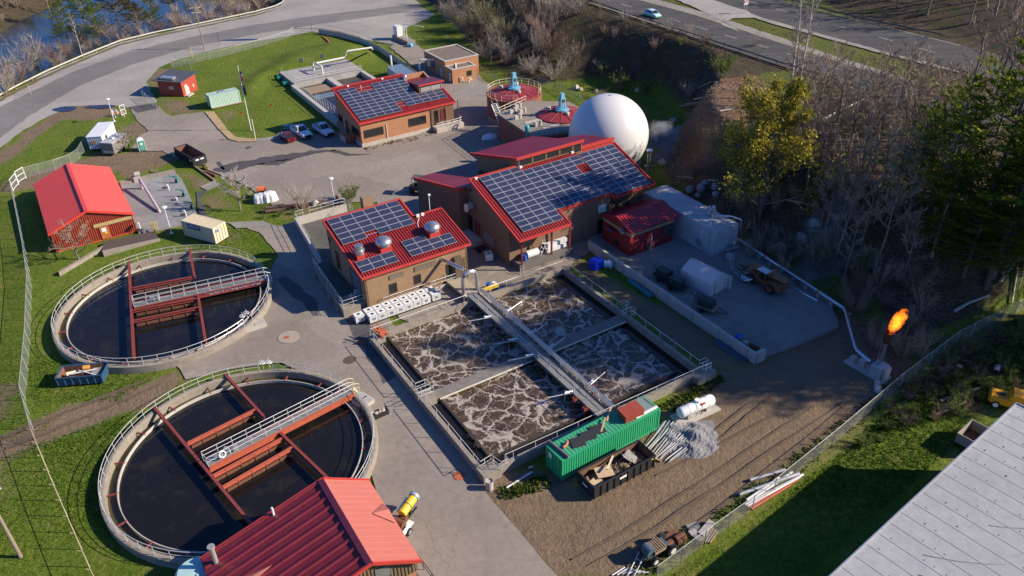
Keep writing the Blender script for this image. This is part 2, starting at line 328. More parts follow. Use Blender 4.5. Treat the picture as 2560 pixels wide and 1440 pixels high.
# ------------------------------------------------------------------ paved sheets
def pave_mat(name, a, b, crack=.6, stain=.5, vs=.09, dark=(.06, .055, .05), along=None):
    m, N, L, P = nmat(name); pos = _pos(N); n1 = _noise(N, L, .12, 6, .65, pos); n2 = _noise(N, L, 1.3, 6, .75, pos); n3 = _noise(N, L, 14, 2, .6, pos)
    c = _mix(N, L, _ramp(N, L, n1.outputs[0], [(.3, 0.), (.7, 1.)]).outputs[0], a, b)
    c = _mix(N, L, _ramp(N, L, n2.outputs[0], [(.3, .5), (.6, 0.)]).outputs[0], c, tuple(x*.62 for x in a)); c = _mix(N, L, _ramp(N, L, n3.outputs[0], [(.4, .28), (.7, 0.)]).outputs[0], c, tuple(x*.6 for x in a))
    wob = _noise(N, L, .25, 4, .6, pos); sc = N.new('ShaderNodeVectorMath'); sc.operation = 'MULTIPLY_ADD'; L.new(wob.outputs[1], sc.inputs[0]); sc.inputs[1].default_value = (5, 5, 0); L.new(pos, sc.inputs[2])
    v = N.new('ShaderNodeTexVoronoi'); v.feature = 'DISTANCE_TO_EDGE'; v.inputs['Scale'].default_value = vs; L.new(sc.outputs[0], v.inputs['Vector'])
    cr = _ramp(N, L, v.outputs['Distance'], [(.0008, crack*.55), (.0032, 0.)]); c = _mix(N, L, cr.outputs[0], c, dark)
    v2 = N.new('ShaderNodeTexVoronoi'); v2.feature = 'F1'; v2.inputs['Scale'].default_value = vs*1.3; L.new(sc.outputs[0], v2.inputs['Vector'])
    c = _mix(N, L, .16, c, _ramp(N, L, v2.outputs['Color'], [(.2, .25), (.8, .75)]).outputs[0], 'OVERLAY')
    if stain:
        n4 = _noise(N, L, .33, 8, .72, pos); c = _mix(N, L, _ramp(N, L, n4.outputs[0], [(.6, 0.), (.74, stain)]).outputs[0], c, tuple(x*.45 for x in a))
    if along is not None:
        mp = N.new('ShaderNodeMapping'); mp.inputs['Rotation'].default_value = (0, 0, along); mp.inputs['Scale'].default_value = (.03, 1., 1); L.new(pos, mp.inputs[0])
        n5 = _noise(N, L, .9, 4, .6, mp.outputs[0]); c = _mix(N, L, _ramp(N, L, n5.outputs[0], [(.42, .55), (.6, 0.)]).outputs[0], c, tuple(x*.55 for x in a))
    L.new(c, P.inputs['Base Color']); P.inputs['Roughness'].default_value = .88; P.inputs['Specular IOR Level'].default_value = .25; _bump(N, L, P, n3.outputs[0], .3, .02); MATS[name] = m; return m
def sheet(name, px, z, mat, zs=0., jit=.22, step=1.6, th=0., pts=None):
    pts = [Vector((p[0], p[1], 0)) for p in (gl(px, zs) if pts is None else pts)]; out = []; n = len(pts)
    for k in range(n):
        a, b = pts[k], pts[(k+1) % n]; ln = (b-a).length; c = max(1, int(ln/step)) if jit else 1
        for t in range(c):
            p = a.lerp(b, t/c)
            if jit: p = p+Vector((rnd.uniform(-jit, jit), rnd.uniform(-jit, jit), 0))
            out.append((p.x, p.y))
    mb = MB()
    if th: mb.prism(out, z-th, z)
    else: mb.poly([(x, y, z) for x, y in out])
    return struct(name, mb, mat)
PAVE = pave_mat('pavement', (.25, .215, .18), (.33, .285, .24)); ROADM = pave_mat('road', (.30, .28, .255), (.40, .375, .34), .35, .25, .05)
HWM = pave_mat('highway', (.085, .083, .08), (.12, .117, .112), .4, .2, .05, along=R(58)); CONC = pave_mat('concrete', (.25, .235, .21), (.36, .335, .30), .5, .55, .16)
PATCH = pave_mat('asphalt_patch', (.085, .085, .088), (.12, .118, .118), .3, .3); PADM = pave_mat('pad', (.23, .215, .19), (.31, .29, .26), .45, .4, .12)
sheet('road', [(-60, 275), (0, 246), (120, 181), (300, 106), (480, 66), (640, 33), (700, 14), (720, -25), (1120, -30), (1112, 15), (1075, 45), (1030, 62), (1000, 85), (985, 112), (900, 97), (840, 86), (780, 80), (640, 104), (540, 124), (450, 146), (395, 172), (368, 205), (392, 255), (330, 272), (275, 262), (180, 266), (120, 292), (60, 325), (0, 372), (-80, 440)], .03, ROADM)
sheet('yard_pavement', [(335, 290), (322, 266), (388, 255), (408, 278), (428, 290), (512, 280), (548, 322), (578, 350), (640, 352), (860, 328), (1000, 300), (1120, 245), (1090, 190), (1190, 180), (1250, 240), (1300, 330), (1400, 420), (1480, 590), (1500, 622), (1440, 650), (1410, 690), (1290, 740), (1180, 830), (1000, 800), (940, 640), (960, 560), (940, 505), (850, 508), (760, 520), (690, 525), (655, 488), (610, 462), (560, 440), (520, 425), (490, 395), (440, 398), (405, 378), (370, 380), (330, 370), (345, 340), (372, 330)], .045, PAVE)
sheet('service_lane', [(560, 556), (640, 552), (700, 566), (760, 545), (840, 640), (985, 810), (1225, 1195), (1215, 1235), (1290, 1320), (1400, 1445), (1400, 1500), (990, 1500), (960, 1300), (880, 1050), (820, 960), (700, 905), (560, 930), (462, 948), (432, 905), (640, 790), (672, 690), (696, 640), (660, 590), (610, 566)], .06, PAVE)
sheet('ramp_road', [(975, 118), (1010, 80), (1040, 110), (1130, 175), (1200, 232), (1150, 270), (1080, 205)], .075, PAVE)
sheet('apron', [(1130, 248), (1185, 205), (1250, 222), (1245, 240), (1195, 240)], .09, CONC, jit=0)
sheet('asphalt_patch', [(862, 800), (905, 790), (1010, 930), (960, 960)], .075, PATCH, jit=.3); sheet('asphalt_patch', [(690, 700), (715, 690), (800, 760), (790, 790)], .075, PATCH, jit=.3)
sheet('asphalt_patch', [(322, 268), (390, 258), (398, 270), (345, 283)], .06, PATCH, jit=.05)
wet = M('wet_stain', (.085, .07, .055), .45, var=.4, scale=.8)
def stain(cl, w):
    c = [G(*p) for p in cl]; n = len(c); up = []; dn = []
    for k in range(len(c)*6-5):
        t = k/6; i = min(int(t), n-2); p = c[i].lerp(c[i+1], t-i); d = (c[i+1]-c[i]).normalized(); nn = Vector((-d.y, d.x, 0)); ww = (w[i]+(w[i+1]-w[i])*(t-i))/2
        up.append(p+nn*ww*rnd.uniform(.6, 1.3)); dn.append(p-nn*ww*rnd.uniform(.6, 1.3))
    return up+dn[::-1]
for cl, w in (([(533, 425), (570, 422), (640, 405), (720, 392), (790, 380), (840, 376)], [1, 3.6, 3., 2.6, 1.6, .4]), ([(640, 412), (690, 408), (740, 396)], [.4, 2.2, .4]), ([(830, 376), (870, 388), (925, 386)], [1.2, 1.1, .3]), ([(545, 405), (552, 415), (560, 425)], [.5, .9, .3]), ([(490, 400), (500, 395)], [.9, .5])):
    sheet('wet_stain', None, .056, wet, jit=0, pts=stain(cl, w))
PUD = M('puddle', (.03, .026, .022), .08, var=.3)
for c, a, b in (((162, 273), 2.6, 1.5), ((250, 267), 3.2, 1.), ((600, 100), 5., .9), ((250, 268), .1, .1)):
    p = G(*c); mb = MB(); mb.poly([(p.x+a*math.cos(t/14*6.283)*rnd.uniform(.85, 1.1), p.y+b*math.sin(t/14*6.283)*rnd.uniform(.8, 1.2), .05) for t in range(14)]); struct('puddle', mb, PUD)
# river
m, N, L, P = nmat('river'); P.inputs['Base Color'].default_value = (.02, .028, .03, 1); P.inputs['Roughness'].default_value = .12; _bump(N, L, P, _noise(N, L, .7, 4, .6, _pos(N)).outputs[0], .25, .2)
mb = MB(); mb.poly([(-420, 60, -4.3), (-95, 60, -4.3), (-95, 215, -4.3), (-80, 260, -4.3), (-420, 420, -4.3)]); struct('river', mb, m)
# highways on the embankment
sheet('highway', [(1425, -20), (1450, 0), (1700, 84), (1990, 178), (2200, 245), (2420, 330), (2520, 300), (2300, 215), (2090, 150), (1990, 116), (1760, 40), (1570, -20)], 10.06, HWM, zs=10, jit=.1)
sheet('far_highway', [(1700, -25), (1800, 8), (1910, 48), (2180, 122), (2400, 175), (2600, 230), (2600, 170), (2340, 96), (2040, 30), (1870, -25)], 10.06, HWM, zs=10, jit=.1)
sheet('shoulder', [(1560, -10), (1600, -12), (1770, 34), (1990, 108), (2090, 142), (2300, 206), (2290, 214), (2080, 152), (1980, 118), (1750, 42)], 10.075, CONC, zs=10, jit=.15)
sheet('crossover', [(1690, 0), (1760, -8), (1860, 26), (1900, 45), (1830, 46), (1800, 60), (1850, 80), (1770, 34)], 10.09, ROADM, zs=10, jit=.3)
sheet('shoulder', [(1800, 14), (1910, 54), (2180, 128), (2400, 184), (2400, 177), (2180, 121), (1910, 46), (1800, 7)], 10.075, CONC, zs=10, jit=.15)
LINE = M('road_line', (.6, .58, .52), .8); YL = M('yellow_line', (.55, .36, .08), .8)
def stripes(name, a, b, n, w, ln, mat, z=10.1, zs=10):
    a, b = G(*a, zs), G(*b, zs); d = (b-a); s = d.length/n; d.normalize(); nn = Vector((-d.y, d.x, 0))*w/2; mb = MB()
    for k in range(n):
        p = a+d*(s*k); q = p+d*min(ln, s); mb.poly([tuple(Vector((v.x, v.y, z))) for v in (p-nn, q-nn, q+nn, p+nn)])
    struct(name, mb, mat)
stripes('lane_markings', (1500, -5), (2150, 190), 9, .14, 3.5, LINE); stripes('edge_line', (1440, -2), (2200, 234), 1, .13, 999, LINE); stripes('edge_line', (1590, -8), (2280, 210), 1, .13, 999, YL)
stripes('lane_markings', (1800, -15), (2400, 150), 7, .14, 3.5, LINE); stripes('edge_line', (1900, -10), (2400, 115), 1, .13, 999, LINE)
rut = M('wheel_rut', (.10, .072, .047), .95, var=.5, scale=2.5, dirt=.5, dcol=(.20, .15, .10))
for cl, w in (([(1430, 1400), (1560, 1330), (1760, 1200), (1930, 1085), (2090, 980)], [.2, .35, .3, .3, .1]), ([(1470, 1415), (1600, 1345), (1800, 1215), (1960, 1105), (2120, 1000)], [.1, .3, .35, .25, .1]), ([(1640, 1190), (1800, 1110), (1950, 1030)], [.2, .4, .2]), ([(1770, 1090), (1850, 1030), (1920, 975)], [.2, .4, .2]), ([(1790, 1105), (1868, 1042), (1935, 985)], [.2, .4, .2]), ([(0, 1128), (150, 1068), (300, 1005), (400, 962)], [.5, .6, .5, .3]), ([(0, 1098), (130, 1045), (280, 985), (380, 945)], [.5, .6, .5, .3])):
    sheet('wheel_rut', None, .075, rut, jit=0, pts=stain(cl, w))
sheet('road_lane', [(-60, 300), (0, 268), (60, 238), (180, 180), (320, 130), (480, 92), (640, 62), (800, 38), (960, 20), (1117, 2), (1112, 14), (960, 38), (800, 60), (640, 86), (480, 118), (340, 158), (200, 214), (80, 286), (0, 345), (-60, 390)], .042, pave_mat('road_lane', (.17, .163, .155), (.235, .225, .21), .3, .25, .05))
verge = M('verge_soil', (.13, .105, .045), .95, var=.5, scale=1.2, dirt=.3, dcol=(.07, .09, .015)); sheet('verge', None, .055, verge, jit=0, pts=stain([(-20, 262), (40, 228), (120, 188), (210, 149), (300, 112), (390, 90), (480, 72), (560, 55), (640, 38), (690, 23)], [1.5]*9+[.6]))
# ------------------------------------------------------------------ shared finishes
CW = M('weathered_concrete', (.27, .235, .19), .9, var=.35, scale=1.2, dirt=.45, dcol=(.10, .085, .06), bump=.4, bscale=9)
CLT = M('pale_concrete', (.42, .39, .345), .85, var=.2, scale=1.5, dirt=.25, dcol=(.2, .17, .13))
GALV = M('galvanised_rail', (.62, .62, .60), .4, .25, var=.1); STEEL = M('stainless', (.60, .62, .64), .28, .85, var=.12); GRATE = M('grating', (.22, .22, .215), .7, .2, var=.2, scale=6)
REDB = M('red_beam', (.22, .045, .035), .55, var=.3, scale=2, dirt=.35, dcol=(.12, .06, .04)); ORB = M('orange_beam', (.40, .095, .05), .6, var=.25, scale=2, dirt=.2, dcol=(.16, .06, .04))
WHITE = M('white_paint', (.74, .74, .72), .5, var=.08, dirt=.15, dcol=(.4, .37, .32)); BLACK = M('black_rubber', (.012, .012, .013), .6, var=.3); YEL = M('yellow_paint', (.72, .47, .03), .45, var=.12); DARK = M('dark_void', (.008, .008, .009), .9)
WOOD = M('old_timber', (.30, .21, .13), .85, var=.4, scale=3, dirt=.4); RUST = M('rust', (.16, .065, .035), .85, var=.4, scale=3, dirt=.5, dcol=(.05, .03, .02))
m, N, L, P = nmat('clarifier_water'); L.new(_mix(N, L, _ramp(N, L, _noise(N, L, .35, 6, .7, _pos(N)).outputs[0], [(.52, 0.), (.75, .8)]).outputs[0], (.010, .009, .0085), (.035, .028, .012)), P.inputs['Base Color']); P.inputs['Roughness'].default_value = .10; P.inputs['Specular IOR Level'].default_value = .4
_bump(N, L, P, _noise(N, L, 2.2, 3, .5, _pos(N)).outputs[0], .04, .05); WATER = m
SLUDGE = M('trough_water', (.075, .062, .022), .25, var=.45, scale=.7)
def rail(root, loc, pts, h=1.07, post_every=1.7, r=.032, mat=None, name='handrail', mid=True, closed=False, posts=True, z_of=None):
    """two-bar pipe railing along pts (world), posts are sub-parts"""
    mat = mat or GALV; P_ = [loc(p) for p in pts]; mb = MB()
    mb.tube([p+Vector((0, 0, h)) for p in P_], r, 5)
    if mid: mb.tube([p+Vector((0, 0, h*.52)) for p in P_], r*.85, 5)
    o = mb.build(name, mat, root)
    if posts:
        acc = 0.; last = None; out = []
        for k in range(len(P_)-1):
            a, b = P_[k], P_[k+1]; ln = (b-a).length; t = 0.
            if k == 0: out.append(a)
            while acc+ln-t >= post_every:
                t += post_every-acc; acc = 0.; out.append(a.lerp(b, min(1, t/ln)))
            acc += ln-t
        if (out[-1]-P_[-1]).length > .5: out.append(P_[-1])
        for p in out: MB().tube([p, p+Vector((0, 0, h))], r*.95, 5, cap=False).build('post', mat, o)
    return o
def ibeam(mb, a, b, w=.22, h=.36):
    a, b = Vector(a), Vector(b); d = (b-a); ln = d.length; an = math.atan2(d.y, d.x); c = (a+b)/2; hd = math.hypot(d.x, d.y); tl = Matrix.Rotation(-math.atan2(d.z, hd), 3, 'Y')
    for dz, ww, hh in ((0, .03, h), (h/2, w, .03), (-h/2, w, .03)): mb.box((c.x, c.y, c.z+dz), (ln, ww, hh), an, tl)
    return mb
def handwheel(root, c, r=.32, mat=None, tilt=(0, 0, 1)):
    mb = MB().torus(c, r, .035, tilt, 16, 5); c = Vector(c)
    for k in range(3):
        a = k*math.pi/3; mb.tube([c+Vector((math.cos(a)*r, math.sin(a)*r, 0)), c-Vector((math.cos(a)*r, math.sin(a)*r, 0))], .02, 4)
    mb.tube([c-Vector((0, 0, .9)), c+Vector((0, 0, .5))], .035, 6); return mb.build('handwheel', mat or GALV, root)
# ------------------------------------------------------------------ round clarifiers
def clarifier(cx, cy, lab, gaps, seed):
    t = thing('clarifier_tank', lab, 'settling tank', (cx, cy, 0), 0, 'round settling tanks'); RR = 11.5
    pr = [(12.45, -1.2), (12.45, .86), (12.5, .9), (12.95, .9), (13.0, .86), (13.0, -.4)]
    MB().lathe((0, 0, 0), pr, 96).build('tank_wall', CW, t, True)
    MB().lathe((0, 0, 0), [(12.5, .02), (RR-.05, .02)], 96).build('effluent_trough', SLUDGE, t)
    MB().lathe((0, 0, 0), [(RR-.05, -.4), (RR-.05, .48), (RR+.04, .48), (RR+.04, -.4)], 96).build('weir_ring', CLT, t)
    MB().lathe((0, 0, 0), [(0, .12), (RR-.04, .12)], 64).build('water', WATER, t)
    for k in range(18):
        a = k*math.pi/9+seed; mb = MB(); mb.box(((RR+12.45)/2, 0, .42), (1.1, .1, .16)); c_, s_ = math.cos(a), math.sin(a); mb.v = [(x*c_-y*s_, x*s_+y*c_, z) for x, y, z in mb.v]; mb.build('bracket', REDB, t)
    l = loc2(t); g = sorted(gaps); arcs = []
    for k in range(len(g)):
        a0 = g[k][1]; a1 = g[(k+1) % len(g)][0]
        if a1 < a0: a1 += 2*math.pi
        arcs.append((a0, a1))
    for a0, a1 in arcs:
        n = max(4, int((a1-a0)/.06)); rail(t, l, [Vector((cx+12.72*math.cos(a0+(a1-a0)*k/n), cy+12.72*math.sin(a0+(a1-a0)*k/n), .9)) for k in range(n+1)], 1.07, 1.62)
    return t
def bridge(tc, lab, far, near, girder, long_beams, short_beams, bm, gm, gate, ring=None, graffiti=False):
    """walkway bridge and skimmer beams of a clarifier, laid out from surveyed end points"""
    z = 1.25; f0, f1 = G(*far[0], z+1.0), G(*far[1], z+1.0); n0, n1 = G(*near[0], z), G(*near[1], z)
    d = (n1-n0).normalized(); nn = Vector((-d.y, d.x, 0)); wd = 1.15; f0 = n0+nn*wd; f1 = n1+nn*wd
    t = thing('scraper_bridge', lab, 'bridge', ((n0+n1)/2).to_tuple()[:2]+(0,), 0, 'scraper bridges over the round tanks'); l = loc2(t)
    mb = MB(); mb.slab([l(p) for p in (n0, n1, f1, f0)], .05); mb.build('walkway', GRATE, t)
    rail(t, l, [n0, n1], 1.05, 1.5); rail(t, l, [f0, f1], 1.05, 1.5)
    MB().tube([l(n0+Vector((0, 0, 1.05))), l(f0+Vector((0, 0, 1.05)))], .03, 5).build('end_rail', GALV, t)
    for q, off in ((n0, -.12), (f0, .12)): ibeam(MB(), l(q+nn*off-Vector((0, 0, .34))), l(q+nn*off+(n1-n0)-Vector((0, 0, .34))), .26, .55).build('girder', gm, t)
    for a, b in long_beams: ibeam(MB(), l(G(*a, .95)), l(G(*b, .95)), .28, .34).build('cross_beam', bm, t)
    for a, b in short_beams:
        A, B = G(*a, .95), G(*b, .95); o = ibeam(MB(), l(A), l(B), .3, .3).build('arm', gm, t)
        for k in range(1, 5):
            p = l(A.lerp(B, k/5)); MB().tube([p, p+Vector((.05, -.1, -.75))], .05, 5).build('hanger', RUST, o)
        mb = MB(); c = (A+B)/2-Vector((0, 0, .62)); dd = B-A; mb.box(l(c), (dd.length*.92, .08, .35), math.atan2(dd.y, dd.x)); mb.build('scraper_blade', RUST, o)
    # ladder-like gate at the tank edge
    mb = MB()
    for q in (n1, f1):
        mb.tube([l(q), l(q+Vector((0, 0, 1.1)))], .035, 5); mb.tube([l(q+d*.7-Vector((0, 0, .5))), l(q+d*.7+Vector((0, 0, .75)))], .035, 5); mb.tube([l(q+Vector((0, 0, 1.1))), l(q+d*.7+Vector((0, 0, .75)))], .035, 5); mb.tube([l(q+Vector((0, 0, .55))), l(q+d*.7+Vector((0, 0, .2)))], .03, 5)
    mb.slab([l(p) for p in (n1+d*.05-Vector((0, 0, .3)), n1+d*.8-Vector((0, 0, .6)), f1+d*.8-Vector((0, 0, .6)), f1+d*.05-Vector((0, 0, .3)))], .04); mb.build('end_steps', gate, t)
    p = l(n0+d*2.2+nn*.55); MB().bx(p.x-.3, p.x+.3, p.y-.25, p.y+.25, p.z, p.z+.55).cyl((p.x+.6, p.y+.2, p.z), .2, .6, 12).build('drive_motor', M('motor_grey', (.25, .27, .28), .5), t)
    p = f0.lerp(f1, .28); MB().tube([l(p-nn*.25+Vector((0, 0, .2))), l(f0.lerp(f1, .95)-nn*.25+Vector((0, 0, .2)))], .06, 6).build('pipe', REDB, t)
    if graffiti:
        gr = M('graffiti', (.35, .42, .55), .7, var=.5, scale=3); a = n0.lerp(n1, .52)-nn*.136; mb = MB()
        for k in range(46):
            u = a+d*(k*.155+rnd.uniform(-.05, .05))-Vector((0, 0, .34+rnd.uniform(-.16, .16))); w_, h_ = rnd.uniform(.07, .2), rnd.uniform(.06, .26)
            mb.poly([l(u+d*x-nn*.004+Vector((0, 0, zz))) for x, zz in ((0, 0), (w_, rnd.uniform(-.04, .04)), (w_+rnd.uniform(-.05, .05), h_), (rnd.uniform(-.05, .05), h_))])
        mb.build('graffiti', gr, t, kind=None)
    if ring:
        c = G(*ring, 1.9); rb = single('life_ring', MB().torus((0, 0, 0), .3, .075, (d.y, -d.x, .35), 18, 7), WHITE, 'white life ring hung on the railing of the nearer tank bridge', 'life ring', c, smooth=True)
    return t
T1 = (-43.9*.993, 84.27*.993); T2 = (-26.79*.993, 57.2*.993)
ang = lambda T, px: math.atan2(G(*px, 1).y-T[1], G(*px, 1).x-T[0])
a1 = ang(T1, (668, 690)); a1b = ang(T1, (598, 800)); t1 = clarifier(*T1, 'round dark-water settling tank beside the red-roofed shed and cream container', [(a1-.08, a1+.08), (a1b-.06, a1b+.06)], .1)
a2 = ang(T2, (880, 962)); a2b = ang(T2, (672, 905)); t2 = clarifier(*T2, 'round dark-water settling tank partly hidden by the red roof in the foreground', [(a2-.08, a2+.08), (a2b-.06, a2b+.06)], .05)
bridge(T1, 'red steel bridge with white graffiti over the tank near the cream container', [(330, 735), (660, 665)], [(336, 768), (664, 697)], None, [((322, 648), (335, 896)), ((474, 622), (487, 694)), ((495, 738), (515, 857))], [((331, 722), (480, 694)), ((332, 778), (492, 748)), ((332, 804), (496, 770))], REDB, REDB, GALV, graffiti=True)
bridge(T2, 'orange and red steel bridge over the round tank in the foreground', [(500, 1130), (858, 947)], [(521, 1166), (884, 980)], None, [((383, 1016), (628, 1311)), ((558, 932), (660, 1043)), ((699, 1082), (822, 1200))], [((469, 1110), (640, 1025)), ((528, 1194), (705, 1098)), ((558, 1219), (731, 1120))], REDB, ORB, M('gate_cream', (.62, .52, .28), .5), ring=(556, 1136))
for T, px, a in ((t1, (606, 790), a1b), (t2, (672, 905), a2b)):
    l = loc2(T); c = G(*px, 1.6); handwheel(T, l(c), .34); handwheel(T, l(c+Vector((.75*-math.sin(a), .75*math.cos(a), 0))), .34)
# concrete gate boxes beside the tanks
def gatebox(c, an, lab, sx=2.6, sy=1.5):
    t = thing('gate_chamber', lab, 'concrete chamber', (c.x, c.y, 0), an); MB().bx(-sx/2, sx/2, -sy/2, sy/2, -.2, .55).build('chamber', CLT, t)
    for k in (-1, 1): MB().bx(k*sx/4-.55, k*sx/4+.55, -sy/2+.2, sy/2-.2, .555, .6).build('cover_plate', M('alu_plate', (.42, .40, .36), .5, .1), t)
    return t
gatebox(G(630, 809, .5), R(31), 'pale concrete chamber with two covers at the rim of the tank near the cream container', 3., 1.9); gatebox(G(907, 1000, .4), R(-40), 'mossy concrete chamber beside the bridge end of the nearer tank', 1.9, 1.6)
# ------------------------------------------------------------------ aeration basin
AW = thing('aeration_basin', 'large square concrete basin of foaming brown water with four cells', 'aeration tank', W(0, 0, 0), A0)
S0, S1, Q0, Q1 = -.4, 27.5, -27.2, -.9
def aw(name, *b, mat=CW): return MB().bx(*b).build(name, mat, AW)
aw('outer_wall', S0, S0+.45, Q0, Q1, -2, 1.); aw('outer_wall', S1-.45, S1, Q0, Q1, -2, 1.); aw('outer_wall', S0+.45, S1-.45, Q1-.45, Q1, -2, .997); aw('outer_wall', S0+.45, S1-.45, Q0, Q0+.45, -2, .997)
aw('corner_platform', S1-1.6, S1+1.1, Q0-.9, Q0+.5, -.5, 1.004); aw('corner_platform', S0-.05, S0+1.9, Q0-.3, Q0+1.1, -.5, 1.004); aw('corner_platform', S0-.02, S0+1.6, -14.9, -13.2, -.5, 1.004); aw('corner_platform', S0-.03, S0+1.7, Q1-1., Q1+.1, -.5, 1.004)
cw = M('cross_wall', (.20, .18, .155), .9, var=.45, scale=1.5, dirt=.5, dcol=(.08, .07, .055), bump=.5, bscale=6)
aw('cross_wall', S0+.45, 13.75, -14.75, -13.35, -2, .55, mat=cw); aw('cross_wall', 14.7, S1-.45, -14.7, -13.3, -2, .55, mat=cw); MB().tube([(1.6, -14.9, .5), (13.3, -14.9, .5)], .1, 6).tube([(15, -14.86, .5), (26.8, -14.86, .5)], .1, 6).build('air_pipe', M('pale_pipe', (.5, .46, .38), .6), AW)
aw('centre_wall', 13.75, 14.7, Q0+.45, Q1-.45, -2, .6, mat=cw)
dk = M('wet_wall', (.045, .035, .025), .6, var=.5, scale=1.5)
for a, b in ((-13.3, Q1-.45), (Q0+.45, -14.8)): aw('channel_wall', 1.62, 1.86, a+(.05 if a > -20 else 1.6), b, -2, .34, mat=dk); aw('channel_wall', 25.5, 25.7, a+(.05 if a > -20 else 1.6), b, -2, .3, mat=dk)
aw('channel_wall', 1.86, 13.75, -25.2, -24.98, -2, .32, mat=dk); aw('channel_wall', 14.7, 25.5, -25.2, -24.98, -2, .32, mat=dk)
m, N, L, P = nmat('channel_water'); P.inputs['Base Color'].default_value = (.014, .01, .006, 1); P.inputs['Roughness'].default_value = .15; MATS['ch'] = m
mb = MB().poly([(S0+.4, Q0+.4, .1), (S1-.4, Q0+.4, .1), (S1-.4, Q1-.4, .1), (S0+.4, Q1-.4, .1)]); mb.build('channel_water', m, AW)
# brown mixed liquor with a web of foam
m, N, L, P = nmat('foaming_water'); tc = N.new('ShaderNodeTexCoord').outputs['Object']
w1 = _noise(N, L, .22, 5, .65, tc); v1 = N.new('ShaderNodeVectorMath'); v1.operation = 'MULTIPLY_ADD'; L.new(w1.outputs[1], v1.inputs[0]); v1.inputs[1].default_value = (3.4, 3.4, 0); L.new(tc, v1.inputs[2])
def vor(sc, vec, kind='DISTANCE_TO_EDGE'):
    v = N.new('ShaderNodeTexVoronoi'); v.feature = kind; v.inputs['Scale'].default_value = sc; L.new(vec, v.inputs['Vector']); return v.outputs['Distance']
def warp(vec, sc, amt, det=4):
    w = _noise(N, L, sc, det, .65, tc); v = N.new('ShaderNodeVectorMath'); v.operation = 'MULTIPLY_ADD'; L.new(w.outputs[1], v.inputs[0]); v.inputs[1].default_value = (amt, amt, 0); L.new(vec, v.inputs[2]); return v.outputs[0]
wd = _noise(N, L, .3, 5, .7, tc)
def band(dist, hi, w0, ramp=((.38, -.35), (.72, 1.)), vec=None):
    # foam width swells, thins and dies away from place to place
    s = N.new('ShaderNodeMath'); s.operation = 'MULTIPLY_ADD'; L.new(_ramp(N, L, wd.outputs[0], [(ramp[0][0], 0.), (ramp[1][0], 1.)]).outputs[0], s.inputs[0]); s.inputs[1].default_value = -w0; L.new(dist, s.inputs[2])
    return _ramp(N, L, s.outputs[0], [(0., 1.), (hi*.4, .8), (hi, 0.)]).outputs[0]
vA = warp(v1.outputs[0], .65, 1.7, 3); vB = warp(vA, 2.4, .45)
b1 = band(vor(.46, vA), .05, .06, ((.45, 0), (.82, 0))); b2 = band(vor(.95, vB), .035, .02, ((.45, 0), (.75, 0))); b4 = band(vor(2.1, vB), .03, .01)
st = N.new('ShaderNodeTexNoise'); st.inputs['Scale'].default_value = 1.3; st.inputs['Detail'].default_value = 7; st.inputs['Roughness'].default_value = .7; st.inputs['Distortion'].default_value = 3.5; L.new(vA, st.inputs['Vector'])
b3 = _ramp(N, L, st.outputs[0], [(.515, 0.), (.535, .5), (.555, 0.)]).outputs[0]
bub = _noise(N, L, 9, 3, .7, tc); wb = _noise(N, L, .55, 4, .6, tc); base = _mix(N, L, _ramp(N, L, wb.outputs[0], [(.3, 0.), (.7, 1.)]).outputs[0], (.030, .018, .009), (.075, .046, .022))
c = _mix(N, L, _mix(N, L, _ramp(N, L, wb.outputs[0], [(.45, .15), (.62, .8)]).outputs[0], (0, 0, 0), b4), base, (.20, .155, .11)); c = _mix(N, L, b3, c, (.26, .21, .165)); c = _mix(N, L, b2, c, (.28, .235, .19)); c = _mix(N, L, b1, c, _mix(N, L, _ramp(N, L, bub.outputs[0], [(.35, 0.), (.65, 1.)]).outputs[0], (.24, .20, .165), (.50, .445, .39)))
L.new(c, P.inputs['Base Color']); P.inputs['Specular IOR Level'].default_value = .35
rg = _mix(N, L, b1, .22, .8); L.new(rg, P.inputs['Roughness']); hs = N.new('ShaderNodeMath'); hs.operation = 'ADD'; L.new(b1, hs.inputs[0]); L.new(st.outputs[0], hs.inputs[1]); _bump(N, L, P, hs.outputs[0], .5, .09); FOAM = m
for x0, x1 in ((1.86, 13.75), (14.7, 25.5)):
    for y0, y1 in ((-24.98, -14.75), (-13.35, Q1-.45)): MB().poly([(x0, y0, .2), (x1, y0, .2), (x1, y1, .2), (x0, y1, .2)]).build('water', FOAM, AW)
l = loc2(AW)
for pts in ([(S0+.2, Q1-.25), (12.6, Q1-.25)], [(16, Q1-.25), (S1-.2, Q1-.25), (S1-.2, -12.9)], [(S1-.2, -15.2), (S1-.2, Q0+.6)], [(S1+.6, Q0-.3), (S0+2.6, Q0+.2)], [(S0+.2, Q1-1.2), (S0+.2, -12.9)], [(S0+.2, -15.2), (S0+.2, Q0+1.3)]):
    rail(AW, l, [W(*p, 1.) for p in pts], 1.07, 2.5, mid=False)
for pts in ([(S1-.2, -12.9), (S1+.5, -12.9), (S1+.5, -13.9), (S1-.7, -13.9), (S1-.7, -14.5), (S1+.4, -14.5), (S1+.4, -15.2), (S1-.2, -15.2)], [(S1-.2, Q0+.6), (S1+.7, Q0+.6), (S1+.7, Q0+.1), (S1-.4, Q0+.1), (S1-.4, Q0-.4), (S1+.6, Q0-.4)], [(S0+.2, -12.9), (S0+1.5, -12.9), (S0+1.5, -13.8), (S0-.2, -13.8), (S0-.2, -14.5), (S0+1.5, -14.5)], [(S0+.2, Q0+1.3), (S0+.2, Q0+.7), (S0+1.5, Q0+.9), (S0+1.8, Q0-.4), (S0+2.6, Q0-.4), (S0+2.6, Q0+.2)]):
    rail(AW, l, [W(*p, 1.) for p in pts], 1.07, 1.1)
